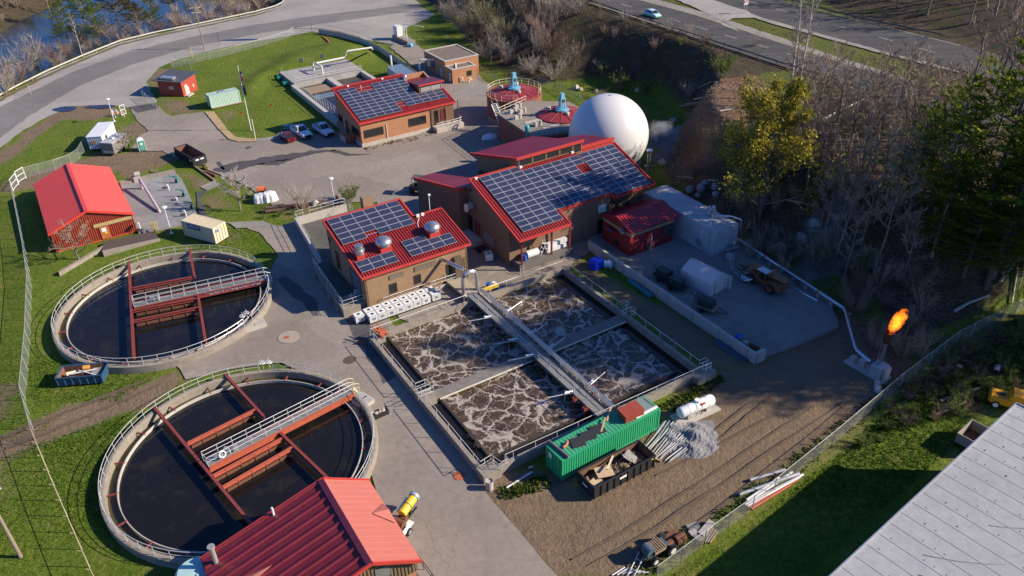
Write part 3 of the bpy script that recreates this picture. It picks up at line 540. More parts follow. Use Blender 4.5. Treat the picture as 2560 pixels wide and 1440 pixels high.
# catwalk over the centre wall
CWK = thing('catwalk', 'long railed catwalk with air pipes across the middle of the foaming basin', 'walkway', W(14.2, -14, 1), A0); l = loc2(CWK)
mb = MB().bx(-.95, .55, -13.2, 13.6, .25, .32); mb.build('deck', M('catwalk_deck', (.20, .195, .18), .8, var=.3, scale=2), CWK)
for x in (-.9, .5): rail(CWK, l, [W(14.2+x, -27.2, 1.3), W(14.2+x, -.4, 1.3)], 1.07, 2.2)
MB().tube([(.85, 13.9, .55), (.85, -13, .55)], .17, 8).build('air_main', STEEL, CWK); MB().tube([(1.25, 13.9, .45), (1.25, -13, .45)], .12, 8).build('air_main', STEEL, CWK)
mb = MB()
for k in range(9): mb.tube([(.62, -11+k*1.35, .9), (.8, -10.6+k*1.35, 1.0), (.62, -10.2+k*1.35, .75)], .03, 4)
mb.tube([(.64, 13 - k*1.1, .95+.12*math.sin(k*1.9)) for k in range(24)], .025, 4); mb.build('hose', YEL, CWK)
for q in (-8.5, -1, 2.5, 8): 
    for sx in (-1, 1): MB().tube([(sx*.9, q, .5), (sx*1.8, q, .7), (sx*1.9, q, -.6)], .09, 6).torus((sx*1.8, q, .72), .14, .05, (0, 1, 0), 10, 5).build('drop_pipe', STEEL, CWK); MB().tube([(sx*1.2, q-.3, .55), (sx*3.8, q+.5, .55)], .05, 5).build('davit_arm', GALV, CWK)
for q in (-11.4, -9.6, 3.3): MB().tube([(-1.4, q, -1), (-1.4, q, .6)], .12, 6).box((-1.4, q, .4), (.5, .35, .4)).build('valve', REDB, CWK)
mb = MB().tube([(1.4, -9, -1), (1.4, -9, .7)], .1, 6).tube([(1.4, 4.6, -1), (1.4, 4.6, .6)], .1, 6); mb.build('riser', REDB, CWK)
# big air main arching from the building wall down to the catwalk
mb = MB(); A = W(12.6, 5.4, 4.1); B = W(14.4, 1.2, 3.0); pts = [A, B]
mb.tube([A, W(13.9, 1.6, 3.95)], .24, 10)
a_ = [W(13.35+1.0*(1-math.cos(t)), .9, 2.9+.95*math.sin(t)) for t in [k*math.pi/8 for k in range(9)]]
mb.tube([W(13.35, .9, .6)]+a_+[W(15.35, .9, .9), W(15.4, .2, .7)], .25, 10); o = W(13.6, 1, 0); mb.v = [(p[0]-o.x, p[1]-o.y, p[2]) for p in mb.v]
single('air_pipe', mb, STEEL, 'shiny silver pipe arching from the brown building down to the catwalk', 'pipe', o, smooth=True)
# orange davit frame at the basin corner
mb = MB()
for x in (-.35, .35): mb.box((x, 0, .55), (.12, 2.2, .14), .15, Matrix.Rotation(R(22), 3, 'X'))
mb.bx(-.45, .45, -.6, -.45, 0, .9); mb.bx(-.45, .45, .6, .75, .0, .5); single('tilted_rack', mb, ORB, 'orange steel frame leaning on the basin corner near the white totes', 'steel frame', W(.9, -1.5, 1.1), A0+R(8))
# ------------------------------------------------------------------ buildings on the plant grid
BRICK = brick_mat('orange_brick', (.42, .19, .085), (.36, .155, .07), (.33, .24, .17), 1.); TANB = brick_mat('tan_brick', (.30, .185, .095), (.26, .155, .08), (.25, .19, .13), 1.); BROWNB = brick_mat('brown_brick', (.215, .125, .075), (.18, .105, .065), (.19, .14, .1), 1.)
REDBR = brick_mat('red_brick', (.27, .085, .05), (.23, .07, .042), (.22, .13, .1), 1.)
ROOF = M('red_roof_sheet', (.30, .028, .025), .45, .0, var=.2, scale=.7, dirt=.28, dcol=(.22, .06, .05)); ROOFD = M('dark_red_roof', (.13, .012, .02), .38, var=.2, scale=.5, dirt=.1, dcol=(.2, .1, .1)); FASC = M('red_fascia', (.46, .045, .035), .5, var=.1)
GLASS = M('dark_glass', (.015, .017, .02), .06, var=.3, spec=.8); FRAME = M('dark_frame', (.05, .04, .033), .5); FOUND = M('foundation', (.44, .40, .34), .9, var=.3, scale=1., dirt=.4, dcol=(.16, .14, .10)); DOOR_R = M('red_door', (.16, .02, .02), .5); DOOR_W = M('white_door', (.62, .62, .6), .5)
ALU = M('aluminium', (.55, .56, .57), .3, .7, var=.2, scale=5)
class Bd:
    def __init__(s, name, label, cat, s0, q0, z0=0.):
        s.o = (s0, q0, z0); s.r = thing(name, label, cat, W(s0, q0, z0), A0)
    def b(s, mb, name, mat, parent=None, smooth=False, label=None):
        o = mb.build(name, mat, parent or s.r, smooth, s.o)
        if label: o['label'] = label
        return o
class Slope:
    """a roof plane rising from the eave line q=q0 (height z0) towards the ridge"""
    def __init__(s, q0, z0, q1, z1): s.q0, s.z0, s.k = q0, z0, (z1-z0)/(q1-q0); s.c = 1/math.hypot(1, s.k)*(1 if q1 > q0 else -1); s.an = math.atan(s.k)
    def p(s, x, d, up=0.): y = s.q0+d*s.c; return Vector((x, y-up*math.sin(s.an), s.z0+(y-s.q0)*s.k+up*math.cos(s.an)))
    def z(s, q): return s.z0+(q-s.q0)*s.k
def ribbed(bd, sl, rects, pitch=.42, rh=.1, rw=.14, mat=None, name='roof', fascia=None, th=.16):
    """sheet roof of rectangles (x0, x1, d0, d1) in slope coordinates, with standing ribs"""
    mb = MB()
    for x0, x1, d0, d1 in rects:
        mb.slab([sl.p(x0, d0), sl.p(x1, d0), sl.p(x1, d1), sl.p(x0, d1)], th); n = max(1, int((x1-x0)/pitch)); st = (x1-x0)/n
        for k in range(n+1):
            x = x0+st*k; e = .02
            a = [sl.p(x-rw/2, d0+e), sl.p(x+rw/2, d0+e), sl.p(x+rw/2, d1-e), sl.p(x-rw/2, d1-e)]; t = [sl.p(x-rw/3, d0+e, rh), sl.p(x+rw/3, d0+e, rh), sl.p(x+rw/3, d1-e, rh), sl.p(x-rw/3, d1-e, rh)]
            mb.add(a+t, [(4, 5, 6, 7), (0, 1, 5, 4), (1, 2, 6, 5), (2, 3, 7, 6), (3, 0, 4, 7)])
    o = bd.b(mb, name, mat or ROOF)
    return o
def edgebar(bd, parent, pts, w=.16, h=.34, mat=None, name='fascia'):
    mb = MB()
    for a, b in zip(pts[:-1], pts[1:]):
        a, b = Vector(a), Vector(b); d = b-a; an = math.atan2(d.y, d.x); hd = math.hypot(d.x, d.y)
        mb.box((a+b)/2-Vector((0, 0, h/2-.13)), (d.length+.01, w, h), an, Matrix.Rotation(-math.atan2(d.z, hd), 3, 'Y'))
    return bd.b(mb, name, mat or FASC, parent)
def window(bd, x0, x1, z0, z1, plane, at, face=-1, panes=2, frame=FRAME, glass=GLASS, name='window'):
    """window set in a wall; plane 'q' (wall q=at facing face*q) or 's'"""
    def P_(u, z, o): return (u, at+face*o, z) if plane == 'q' else (at+face*o, u, z)
    def bx(mb, u0, u1, za, zb, oa, ob): a, b = P_(u0, za, oa), P_(u1, zb, ob); return mb.bx(min(a[0], b[0]), max(a[0], b[0]), min(a[1], b[1]), max(a[1], b[1]), za, zb)
    mb = MB(); f = .09
    bx(mb, x0-f, x1+f, z1, z1+f, -.05, .07); bx(mb, x0-f, x1+f, z0-f, z0, -.05, .12); bx(mb, x0-f, x0, z0, z1, -.05, .07); bx(mb, x1, x1+f, z0, z1, -.05, .07)
    for k in range(1, panes): u = x0+(x1-x0)*k/panes; bx(mb, u-.035, u+.035, z0, z1, -.05, .06)
    o = bd.b(mb, name, frame)
    for k in range(panes): bd.b(bx(MB(), x0+(x1-x0)*k/panes+(.036 if k else 0), x0+(x1-x0)*(k+1)/panes-(.036 if k < panes-1 else 0), z0, z1, .0, .02), 'pane', glass, o)
    return o
def door(bd, x0, x1, z0, z1, plane, at, face=-1, mat=None):
    o = window(bd, x0, x1, z0, z1, plane, at, face, 1, FRAME, mat or DOOR_R, 'door')
    return o
def wallring(bd, s0, s1, q0, q1, zb, zf, mat, name='wall', th=.3):
    """four walls whose top follows zf(s, q)"""
    mb = MB()
    for a, b, c, d in ((s0, s1, q0, q0+th), (s0, s1, q1-th, q1), (s0, s0+th, q0+th, q1-th), (s1-th, s1, q0+th, q1-th)):
        pts = [(a, c), (b, c), (b, d), (a, d)]; mb.prism(pts, zb, [zf(*p) for p in pts])
    return bd.b(mb, name, mat)
# --- solar panels
m, N, L, P = nmat('solar_cells'); tc = N.new('ShaderNodeTexCoord').outputs['Object']; sx = N.new('ShaderNodeSeparateXYZ'); L.new(tc, sx.inputs[0])
def lines(sock, period, wd, off=0.):
    a = N.new('ShaderNodeMath'); a.operation = 'ADD'; L.new(sock, a.inputs[0]); a.inputs[1].default_value = 100*period+off
    b = N.new('ShaderNodeMath'); b.operation = 'MODULO'; L.new(a.outputs[0], b.inputs[0]); b.inputs[1].default_value = period
    return _ramp(N, L, b.outputs[0], [(wd, 1.), (wd+.004, 0.)]).outputs[0]
wv = _noise(N, L, .25, 3, .6, _pos(N)); c = _mix(N, L, wv.outputs[0], (.022, .026, .055), (.04, .045, .085))
for k in (0, 1): c = _mix(N, L, _mix(N, L, .5, (0, 0, 0), lines(sx.outputs[k], .158, .012)), c, (.07, .075, .10))
L.new(c, P.inputs['Base Color']); P.inputs['Roughness'].default_value = .17; P.inputs['Specular IOR Level'].default_value = .6; SOLAR = m; PFR = M('panel_frame', (.46, .48, .53), .4, .3, var=.05)
def array(label, sl, x0, d0, cw, rh, cells, off=.2):
    """cells: list of (col, row) counted from x0 and up the slope from d0"""
    o = W(x0, sl.p(x0, d0).y, sl.p(x0, d0).z); t = thing('solar_array', label, 'solar panels', o, A0); base = sl.p(x0, d0)
    fm = MB(); w, h = cw-.03, rh-.03; fr = .032
    fm.bx(0, w, 0, fr, 0, .05).bx(0, w, h-fr, h, 0, .05).bx(0, fr, fr, h-fr, 0, .05).bx(w-fr, w, fr, h-fr, 0, .05); gm_ = MB().bx(fr, w-fr, fr, h-fr, .01, .042); first = None; sg = 1 if sl.c > 0 else -1
    for c_, r_ in cells:
        p = sl.p(x0+c_*cw, d0+r_*rh, off)-base
        if first is None: a = gm_.build('solar_panel', SOLAR, t); b = fm.build('panel_frame', PFR, a); first = (a, b)
        else: a = first[0].copy(); COL.objects.link(a); a.parent = t; b = first[1].copy(); COL.objects.link(b); b.parent = a
        a.location = p; a.rotation_euler = (sl.an, 0, 0)
    mb = MB()
    for r_ in sorted({r for _, r in cells}):
        cs = [c for c, r in cells if r == r_]; mb.tube([sl.p(x0+min(cs)*cw, d0+(r_+.5)*rh, .13)-base, sl.p(x0+(max(cs)+1)*cw, d0+(r_+.5)*rh, .13)-base], .03, 4)
    mb.build('mounting_rail', ALU, t); return t
# === office building (orange brick) =====================================
A = Bd('office_building', 'orange brick office building with red ribbed roof beside the parked trucks', 'building', 22.4, 53.9); sa = Slope(53.5, 4.6, 65.2, 7.8)
wallring(A, 22.4, 40.9, 53.9, 65, .7, lambda s, q: sa.z(q)-.17, BRICK); A.b(MB().bx(22.3, 41, 53.8, 65.1, -.3, .7), 'foundation', FOUND)
A.b(MB().bx(36.4, 41.0, 53.7, 53.905, .9, 4.5), 'porch_shade_panel', M('porch_shade', (.16, .09, .05), .9)); A.b(MB().bx(36.3, 36.4, 53.75, 53.9, .7, 4.5), 'pilaster', BRICK)  # flat dark panel paints the shade of the recessed porch
ro = ribbed(A, sa, [(22.1, 36.35, 0, 12.05), (36.35, 41.4, 0, 5.0)], .40)
edgebar(A, ro, [sa.p(22.1, 12.05), sa.p(22.1, 0), sa.p(41.4, 0), sa.p(41.4, 5)]); edgebar(A, ro, [sa.p(22.1, 12.1), sa.p(36.35, 12.1)], .3, .2)
for x0, x1, z0, z1 in ((23.0, 26.6, 1.75, 3.0), (31.8, 35.2, 1.9, 3.2)): window(A, x0, x1, z0, z1, 'q', 53.9, -1, 3)
window(A, 54.8, 58., 1.7, 2.9, 's', 22.4, -1, 3); window(A, 62.5, 64.4, 1.9, 3.1, 's', 22.4, -1, 2); door(A, 60.2, 61.2, .7, 2.9, 's', 22.4, -1); door(A, 38.3, 39.2, 1.8, 3.7, 'q', 53.7, -1); door(A, 37., 37.7, 1.2, 3.7, 'q', 53.7, -1, GLASS)
A.b(MB().bx(60.9-38.6, 22.39, 61.6, 61.75, .8, 3.2), 'downpipe', WHITE); A.b(MB().tube([(27.3, 53.8, .5), (27.3, 53.8, 3.4)], .06, 6), 'downpipe', WHITE)
# clerestory box
cz = lambda q: 7.55-(q-57.9)*.14
A.b(MB().prism([(36.5, 58.2), (41.2, 58.2), (41.2, 65), (36.5, 65)], 5., [7.3, 7.3, 6.6, 6.6]), 'clerestory', BRICK); A.b(MB().slab([(36.2, 57.9, 7.6), (41.5, 57.9, 7.6), (41.5, 65.4, 6.6), (36.2, 65.4, 6.6)], .2), 'clerestory_roof', ROOFD); A.b(MB().bx(36.15, 41.55, 57.78, 57.9, 7.3, 7.62), 'fascia', FASC)
window(A, 36.8, 40.9, 6.15, 7.0, 'q', 58.2, -1, 2, M('bronze_frame', (.2, .14, .1), .5), M('blind', (.30, .29, .27), .6))
# porch
A.b(MB().prism([(36.4, 51.9), (42.1, 51.9), (42.1, 53.8), (36.4, 53.8)], -.2, .95), 'porch_slab', FOUND); l = loc2(A.r); rail(A.r, l, [W(36.5, 52, .95), W(40.2, 52, .95), W(41.9, 52.3, .95), W(42, 53.7, .95)], 1., 1.2, mat=WHITE); A.b(MB().tube([(41.2, 52.2, .9), (41.2, 52.2, 5.4)], .07, 6), 'porch_post', DOOR_R)
A.b(MB().bx(20.5, 22.3, 56.9, 57.2, -.2, 1.9).bx(20.5, 20.8, 57.2, 59.8, -.2, 1.9), 'entry_wall', REDBR); A.b(MB().bx(20.45, 20.5, 57.3, 59.8, -.1, 1.2), 'entry_wall', CLT)
for x, d in ((24.9, 11.5), (31.9, 11.6)): A.b(MB().bx(x, x+.35, sa.p(x, d).y, sa.p(x, d).y+.2, sa.p(x, d).z, sa.p(x, d).z+.3), 'roof_light', WHITE, ro)
A.b(MB().tube([sa.p(26.9, 9.8), sa.p(26.9, 9.8)+Vector((0, 0, .9))], .05, 6), 'vent_pipe', WHITE, ro); p = Vector((36.3, 66, 7.1)); A.b(MB().bx(35.6, 36.3, 62.8, 63.5, 6.6, 7.9).dome((35.95, 63.1, 7.9), .4, .35, 12, 4), 'roof_vent', ALU, ro)
cells = [(c, r) for c, r0, r1 in ((0, 0, 9), (1, 0, 9), (2, 0, 7), (3, 0, 7), (4, 0, 9), (5, 3, 9), (6, 1, 9), (7, 1, 9), (8, 1, 3), (9, 1, 3), (10, 1, 3)) for r in range(r0, r1+1)]
array('solar panels on the roof of the orange brick office building', sa, 22.7, .72, 1.635, 1.005, cells)
# === process building (brown, two big solar roofs) ======================
B = Bd('process_building', 'large brown brick process building with wide red solar roof and clerestory', 'building', 22.4, 4.); sb = Slope(1.4, 5.4, 13.5, 9.1); sc = Slope(4.2, 5.5, 14.5, 8.8)
def zb(s, q): return sb.z(q)-.17
wallring(B, 22.4, 39.2, 4.4, 14, -.2, zb, BROWNB); wallring(B, 39.2, 47., 6.3, 14.3, -.2, lambda s, q: sc.z(q)-.17, TANB)
r1 = ribbed(B, sb, [(22.1, 30.25, 0, 2.95), (22.1, 39.5, 2.95, 12.75), (22.1, 29.65, 12.75, 13.1)], .40); r2 = ribbed(B, sc, [(39.7, 47.3, 0, 10.2)], .40)
edgebar(B, r1, [sb.p(22.1, 13.1), sb.p(22.1, 0), sb.p(30.25, 0), sb.p(30.25, 2.95), sb.p(39.5, 2.95)]); edgebar(B, r2, [sc.p(39.7, 10.2), sc.p(39.7, 0), sc.p(47.3, 0), sc.p(47.3, 10.2)]); edgebar(B, r1, [sb.p(22.1, 13.15), sb.p(29.65, 13.15)], .3, .2); edgebar(B, r2, [sc.p(39.7, 10.25), sc.p(47.3, 10.25)], .3, .3)
# porch under the front roof: platform, posts, stored things
B.b(MB().bx(22.9, 31.4, 2.3, 4.4, -.2, .95), 'loading_platform', M('stained_slab', (.13, .12, .11), .9, var=.4, dirt=.4))
for x in (23.2, 28., 31.): B.b(MB().bx(x-.1, x+.1, 2.5, 2.7, .9 if x > 23.5 else 0, 5.5), 'post', DOOR_R)
for x in (22.5, 23.0): B.b(MB().tube([(x, 1.9, 0), (x, 1.9, .9), (x+.2, 2.2, 1.1)], .07, 6), 'bollard', CLT)
# low wing and clerestory
wz = 7.6
B.b(MB().prism([(17.8, 21.8), (21.1, 15.4), (22.4, 15.4), (22.4, 14), (31, 14), (31, 21.8)], -.2, 7.25), 'wing_wall', BROWNB); rw = B.b(MB().prism([(17.5, 22.0), (21.0, 15.2), (22.0, 15.2), (22.3, 14.4), (31, 14.4), (31, 22.)], 7.25, 7.6), 'wing_roof', M('wing_roof', (.16, .025, .03), .35, var=.4, scale=.35, dirt=.3, dcol=(.10, .06, .09)))
edgebar(B, rw, [(17.5, 22., 7.62), (21., 15.2, 7.62), (22.1, 15.2, 7.62)], .2, .5)
B.b(MB().bx(22.5, 24.5, 14.2, 14.32, 5.9, 7.1), 'louvre', DARK)
B.b(MB().prism([(29.9, 13.75), (40.9, 13.75), (35.8, 19.2), (26.3, 18.8)], 7.2, 10.28), 'clerestory', TANB)
rc_ = B.b(MB().slab([(29.5, 13.5, 10.55), (41.2, 13.5, 10.55), (36.0, 19.4, 10.5), (25.2, 19.0, 10.5)], .25), 'clerestory_roof', ROOFD)
edgebar(B, rc_, [(29.5, 13.5, 10.6), (41.2, 13.5, 10.6)], .2, .42); edgebar(B, rc_, [(29.5, 13.5, 10.6), (25.2, 19., 10.55)], .2, .42)
for k in range(4): window(B, 30.1+k*2.35, 32.2+k*2.35, 9.2, 10.05, 'q', 13.75, -1, 1, M('bronze_frame2', (.23, .17, .11), .6), DARK)
window(B, 39.55, 40.85, 8.9, 10.05, 'q', 13.75, -1, 1, MATS['bronze_frame2'], DARK)
B.b(MB().prism([(40.0, 14.3), (47.2, 14.3), (44.4, 18.0), (39.7, 19.2)], 6., 8.87), 'rear_block', TANB); B.b(MB().slab([(41.2, 14.25, 9.15), (47.4, 14.25, 9.15), (44.6, 18.2, 9.1), (39.5, 19.4, 9.1)], .25), 'rear_roof', ROOFD); edgebar(B, r2, [(41.2, 14.2, 9.25), (47.4, 14.2, 9.25)], .2, .5)
# left gable details
door(B, 12.2, 13.4, .9, 3.1, 's', 22.4, -1); door(B, 14.2, 15.2, .9, 3.1, 's', 22.4, -1, DARK); B.b(MB().bx(20.3, 22.4, 11.6, 15.6, -.2, .9), 'door_landing', CLT); B.b(MB().bx(22.3, 22.39, 8.4, 11, 1., 2.6), 'shutter', M('grey_shutter', (.2, .2, .2), .6))
B.b(MB().hcyl((22.0, 13.7, 5.4), .55, .5, (1, 0, 0), 14).hcyl((21.6, 13.7, 5.3), .4, .5, (1, 0, -.2), 14).hcyl((21.3, 13.75, 5.2), .62, .12, (1, 0, -.2), 14), 'exhaust_fan', ALU, None, True)
window(B, 37.3, 38.4, 3.8, 4.8, 'q', 4.4, -1, 1, WHITE, DOOR_W); door(B, 37.2, 38.2, .2, 2.5, 'q', 4.4, -1, DARK); door(B, 43.4, 44.3, .2, 2.6, 'q', 6.3, -1, FRAME)
for x, d in ((22.8, 12.7), (29.95, 12.45), (38.9, 12.45)): B.b(MB().bx(x, x+.4, sb.p(x, d).y, sb.p(x, d).y+.25, sb.p(x, d).z, sb.p(x, d).z+.32), 'roof_light', WHITE, r1)
cells = [(c, r) for c in range(4) for r in range(12)]+[(c, r) for c in range(4, 10) for r in range(2, 11) if not (c == 9 and r in (7, 8))]
array('wide solar array on the left roof of the brown process building', sb, 23.4, 1.1, 1.6, .972, cells)
array('narrower solar array on the right roof of the brown process building', sc, 40.2, .25, 1.6, .955, [(c, r) for c in range(4) for r in range(10)])
# === blower building (tan, three fans on the roof) ======================
C_ = Bd('blower_building', 'tan brick building with three roof fans beside the stacked white totes', 'building', 2.1, 5.1); sd = Slope(4.7, 5.2, 17.3, 8.1)
MB0 = [(2.1, 5.1), (16.4, 5.1), (16.4, 12.6), (12.4, 12.6), (12.4, 16.8), (2.1, 16.8)]; mb = MB(); n = len(MB0)
for k in range(n):
    a, b = Vector((*MB0[k], 0)), Vector((*MB0[(k+1) % n], 0)); d = (b-a).normalized(); nn = Vector((-d.y, d.x, 0))*.3; pts = [a, b-d*.0, b+nn, a+nn]; mb.prism([(p.x, p.y) for p in pts], -.2, [sd.z(p.y)-.17 for p in pts])
C_.b(mb, 'wall', TANB); r3 = ribbed(C_, sd, [(1.7, 12.65, 0, 12.05), (12.65, 16.8, 0, 7.95)], .37, .11, .15)
edgebar(C_, r3, [sd.p(1.7, 12.05), sd.p(1.7, 0), sd.p(16.8, 0), sd.p(16.8, 7.95)]); edgebar(C_, r3, [sd.p(1.7, 12.1), sd.p(12.65, 12.1), sd.p(12.65, 8.0), sd.p(16.8, 8.0)], .25, .3)
C_.b(MB().prism([(12.6, 12.4), (16.6, 12.4), (16.6, 15.5), (12.6, 15.5)], -.2, [6.2, 6.2, 4.8, 4.8]).slab([(12.5, 12.4, 6.5), (16.9, 12.4, 6.5), (16.9, 15.9, 5), (12.5, 15.9, 5)], .15), 'lean_to', ROOFD)
C_.b(MB().bx(7.6, 9.0, 16.9, 17.9, 5, 9.2), 'chimney', TANB)
lou = M('louvre_slats', (.30, .24, .17), .7, .2)
for x0, x1, z0, z1 in ((5.3, 7.3, 3.55, 4.15), (8.75, 11.8, 3.5, 4.2)):
    o = C_.b(MB().bx(x0, x1, 5.05, 5.1, z0, z1), 'louvre', FRAME); mb = MB()
    for k in range(6): z = z0+(z1-z0)*(k+.5)/6; mb.box(((x0+x1)/2, 5.02, z), (x1-x0-.1, .09, .03), 0, Matrix.Rotation(R(-35), 3, 'X'))
    C_.b(mb, 'slats', lou, o)
for x0, x1, z0, z1 in ((5.3, 6.15, 1.7, 2.85), (8.7, 9.5, 1.85, 2.95)): window(C_, x0, x1, z0, z1, 'q', 5.1, -1, 1, FRAME, DARK)
C_.b(MB().bx(14.3, 15.3, 4.6, 5.1, .2, 3.9).tube([(15.5, 4.9, .2), (15.5, 4.9, 3.4)], .1, 6).tube([(15.8, 4.9, .2), (15.8, 4.9, 3.4)], .1, 6), 'switch_cabinet', M('brown_cabinet', (.11, .085, .06), .6)); door(C_, 13.3, 14., 1., 3., 'q', 5.1, -1, DARK); door(C_, 13.4, 14.4, 2., 4.3, 's', 2.1, -1); door(C_, 6.6, 9.6, 1.4, 4.3, 's', 2.1, -1, M('blue_grey_door', (.10, .13, .16), .5)); C_.b(MB().hcyl((2.05, 16.2, 5.2), .35, .15, (1, 0, 0), 12), 'wall_vent', FRAME)
def fan(x, d, big):
    p = sd.p(x, d); o = C_.b(MB().bx(p.x-.75*big, p.x+.75*big, p.y-.7*big, p.y+.7*big, p.z-.3, p.z+.55), 'fan_curb', FASC, r3)
    rr = .95*big if big > .8 else .55; h = .0
    pr = [(rr*.8, 0), (rr*.8, .35), (rr*1.12, .38), (rr*1.12, .62), (rr*.95, .9), (rr*.55, 1.15), (0, 1.2)] if big > .8 else [(rr, 0), (rr, .45), (rr*1.3, .5), (rr*1.3, .6), (rr, .62), (rr*.95, 1.2), (0, 1.25)]
    C_.b(MB().lathe((p.x, p.y, p.z+.55), pr, 20), 'fan_hood', M('spun_aluminium', (.50, .50, .50), .35, .8, var=.45, scale=3), o, True)
fan(6.45, 3.75, 1.); fan(13.3, 3.75, 1.); fan(3.1, 3.6, .72)
C_.b(MB().bx(12.9, 13.3, 12., 12.2, 7., 7.35).bx(13.6, 14., 12., 12.2, 7., 7.35), 'junction_box', WHITE, r3); C_.b(MB().tube([(13.2, 11.9, 6.95), (12.5, 11, 6.8), (12.2, 10.2, 6.6)], .04, 5), 'conduit', WHITE, r3); C_.b(MB().tube([(15.4, 13.1, 6), (15.4, 13.1, 9.1)], .05, 6).bx(15.3, 15.6, 12.9, 13.2, 9.1, 9.25), 'antenna', WHITE, r3)
array('large solar array high on the roof of the tan blower building', sd, 2.12, 6.45, 1.66, 1.065, [(c, r) for c in range(6) for r in range(5) if not (c == 2 and r == 0)])
array('small six-panel array at the left corner of the tan building roof', sd, 2.12, .8, 1.66, 1.04, [(c, r) for c in range(3) for r in range(2)]); array('stepped ten-panel array at the right of the tan building roof', sd, 8.82, .85, 1.62, 1.03, [(c, r) for c in range(4) for r in range(3) if r < 2 or c < 2])
# dock and retaining walls round the blower building
D_ = Bd('loading_dock', 'concrete loading dock with white railings along the left of the tan building', 'dock', -.9, 5.6)
D_.b(MB().prism([(-.9, 5.6), (3.4, 5.6), (3.4, 8.2), (2.0, 8.2), (2.0, 18), (-.2, 18)], -.2, 1.2), 'dock_slab', CW); D_.b(MB().prism([(-.3, 8.4), (1.95, 8.4), (1.95, 17.8), (.1, 17.8)], 1.21, 1.22), 'dark_surface', M('dark_deck', (.06, .065, .06), .8)); l = loc2(D_.r)
rail(D_.r, l, [W(-.05, 18, 1.2), W(-.7, 5.8, 1.2), W(3.2, 5.8, 1.2), W(3.2, 7.6, 1.2)], 1.1, 1.5)
for k in range(4): D_.b(MB().bx(-1.1+k*.17, -.3+k*.17, 7.2+k*3, 7.9+k*3, 0, .75), 'buttress', CW)
E_ = Bd('retaining_wall', 'concrete retaining wall with white railing beside the grass and bare shrubs', 'wall', 1.2, 20)
E_.b(MB().prism([(.9, 18), (1.2, 18), (2.6, 32.3), (2.3, 32.3)], -.2, 1.25), 'side_wall', CLT); E_.b(MB().prism([(2.6, 32), (10.4, 32), (10.4, 32.3), (2.6, 32.3)], -.2, 1.3), 'end_wall', CLT); l = loc2(E_.r); rail(E_.r, l, [W(1., 18, 1.25), W(2.45, 32.1, 1.25), W(3.8, 32.1, 1.25)], 1.1, 1.7); rail(E_.r, l, [W(4.6, 32.1, 1.3), W(10.2, 32.1, 1.3), W(10.2, 29, 1.3)], 1.1, 1.9)
sheet('ramp_floor', None, .08, pave_mat('dark_ramp', (.10, .095, .085), (.15, .14, .12)), jit=0, pts=[W(*p) for p in ((1.3, 18), (12.4, 18), (12.4, 31.9), (2.6, 31.9))])
K_ = Bd('kerb_wall', 'low concrete kerb with pipe railing between the tan building and the white totes', 'wall', 3.5, 4.7); K_.b(MB().bx(3.5, 15, 4.55, 4.75, -.1, .55), 'kerb', CLT); rail(K_.r, loc2(K_.r), [W(4.1, 4.65, .55), W(14.8, 4.65, .55)], 1.05, 2.4); rail(K_.r, loc2(K_.r), [W(12.9, 5, .8), W(13.1, 3.4, .8)], 1.05, 1.3)
V_ = Bd('concrete_gangway', 'tan concrete gangway leading from the brown building to the basin catwalk', 'walkway', 13, .3); V_.b(MB().prism([(13.3, -.8), (15.4, -.8), (15.4, 4.9), (13.0, 4.9)], .45, .8), 'slab', M('gangway', (.36, .30, .22), .85, var=.2, dirt=.2)); V_.b(MB().bx(13.4, 13.9, 1, 1.8, 0, .45).bx(13.4, 13.9, 3.2, 4, 0, .45), 'support', CW)
# === bright red metal shed =============================================
SH = M('crimson_sheet', (.62, .065, .05), .5, var=.1, scale=.4, dirt=.22, dcol=(.48, .09, .08)); SHW = M('red_cladding', (.50, .075, .03), .55, var=.15)
S_ = Bd('metal_shed', 'bright red metal shed with gable roof beside the pale tank deck and bare tree', 'shed', -29.1, 43.9)
e0, e1, rs, rz_, qa, qb = -29.1, -17.75, -23.55, 5.15, 43.7, 63.6
mb = MB(); g = lambda s: 3.-.1+(rz_-3.)*(1-abs(s-rs)/(rs-e0))
for q0, q1 in ((qa+.25, qa+.45), (qb-.45, qb-.25)): mb.add([(e0+.2, q0, 0), (e1-.2, q0, 0), (e1-.2, q0, 2.95), (rs, q0, rz_-.05), (e0+.2, q0, 2.95), (e0+.2, q1, 0), (e1-.2, q1, 0), (e1-.2, q1, 2.95), (rs, q1, rz_-.05), (e0+.2, q1, 2.95)], [(0, 1, 2, 3, 4), (9, 8, 7, 6, 5)])
mb.bx(e0+.2, e0+.4, qa+.45, qb-.45, 0, 2.9).bx(e1-.4, e1-.2, qa+.45, qb-.45, 0, 2.9)
wl = S_.b(mb, 'wall', SHW); mb = MB()
for k in range(38): s = e0+.35+k*.29; mb.bx(s-.045, s+.045, qa+.16, qa+.25, .25, g(s)-.05)
S_.b(mb, 'cladding_ribs', M('rust_red_rib', (.20, .03, .02), .7), wl)
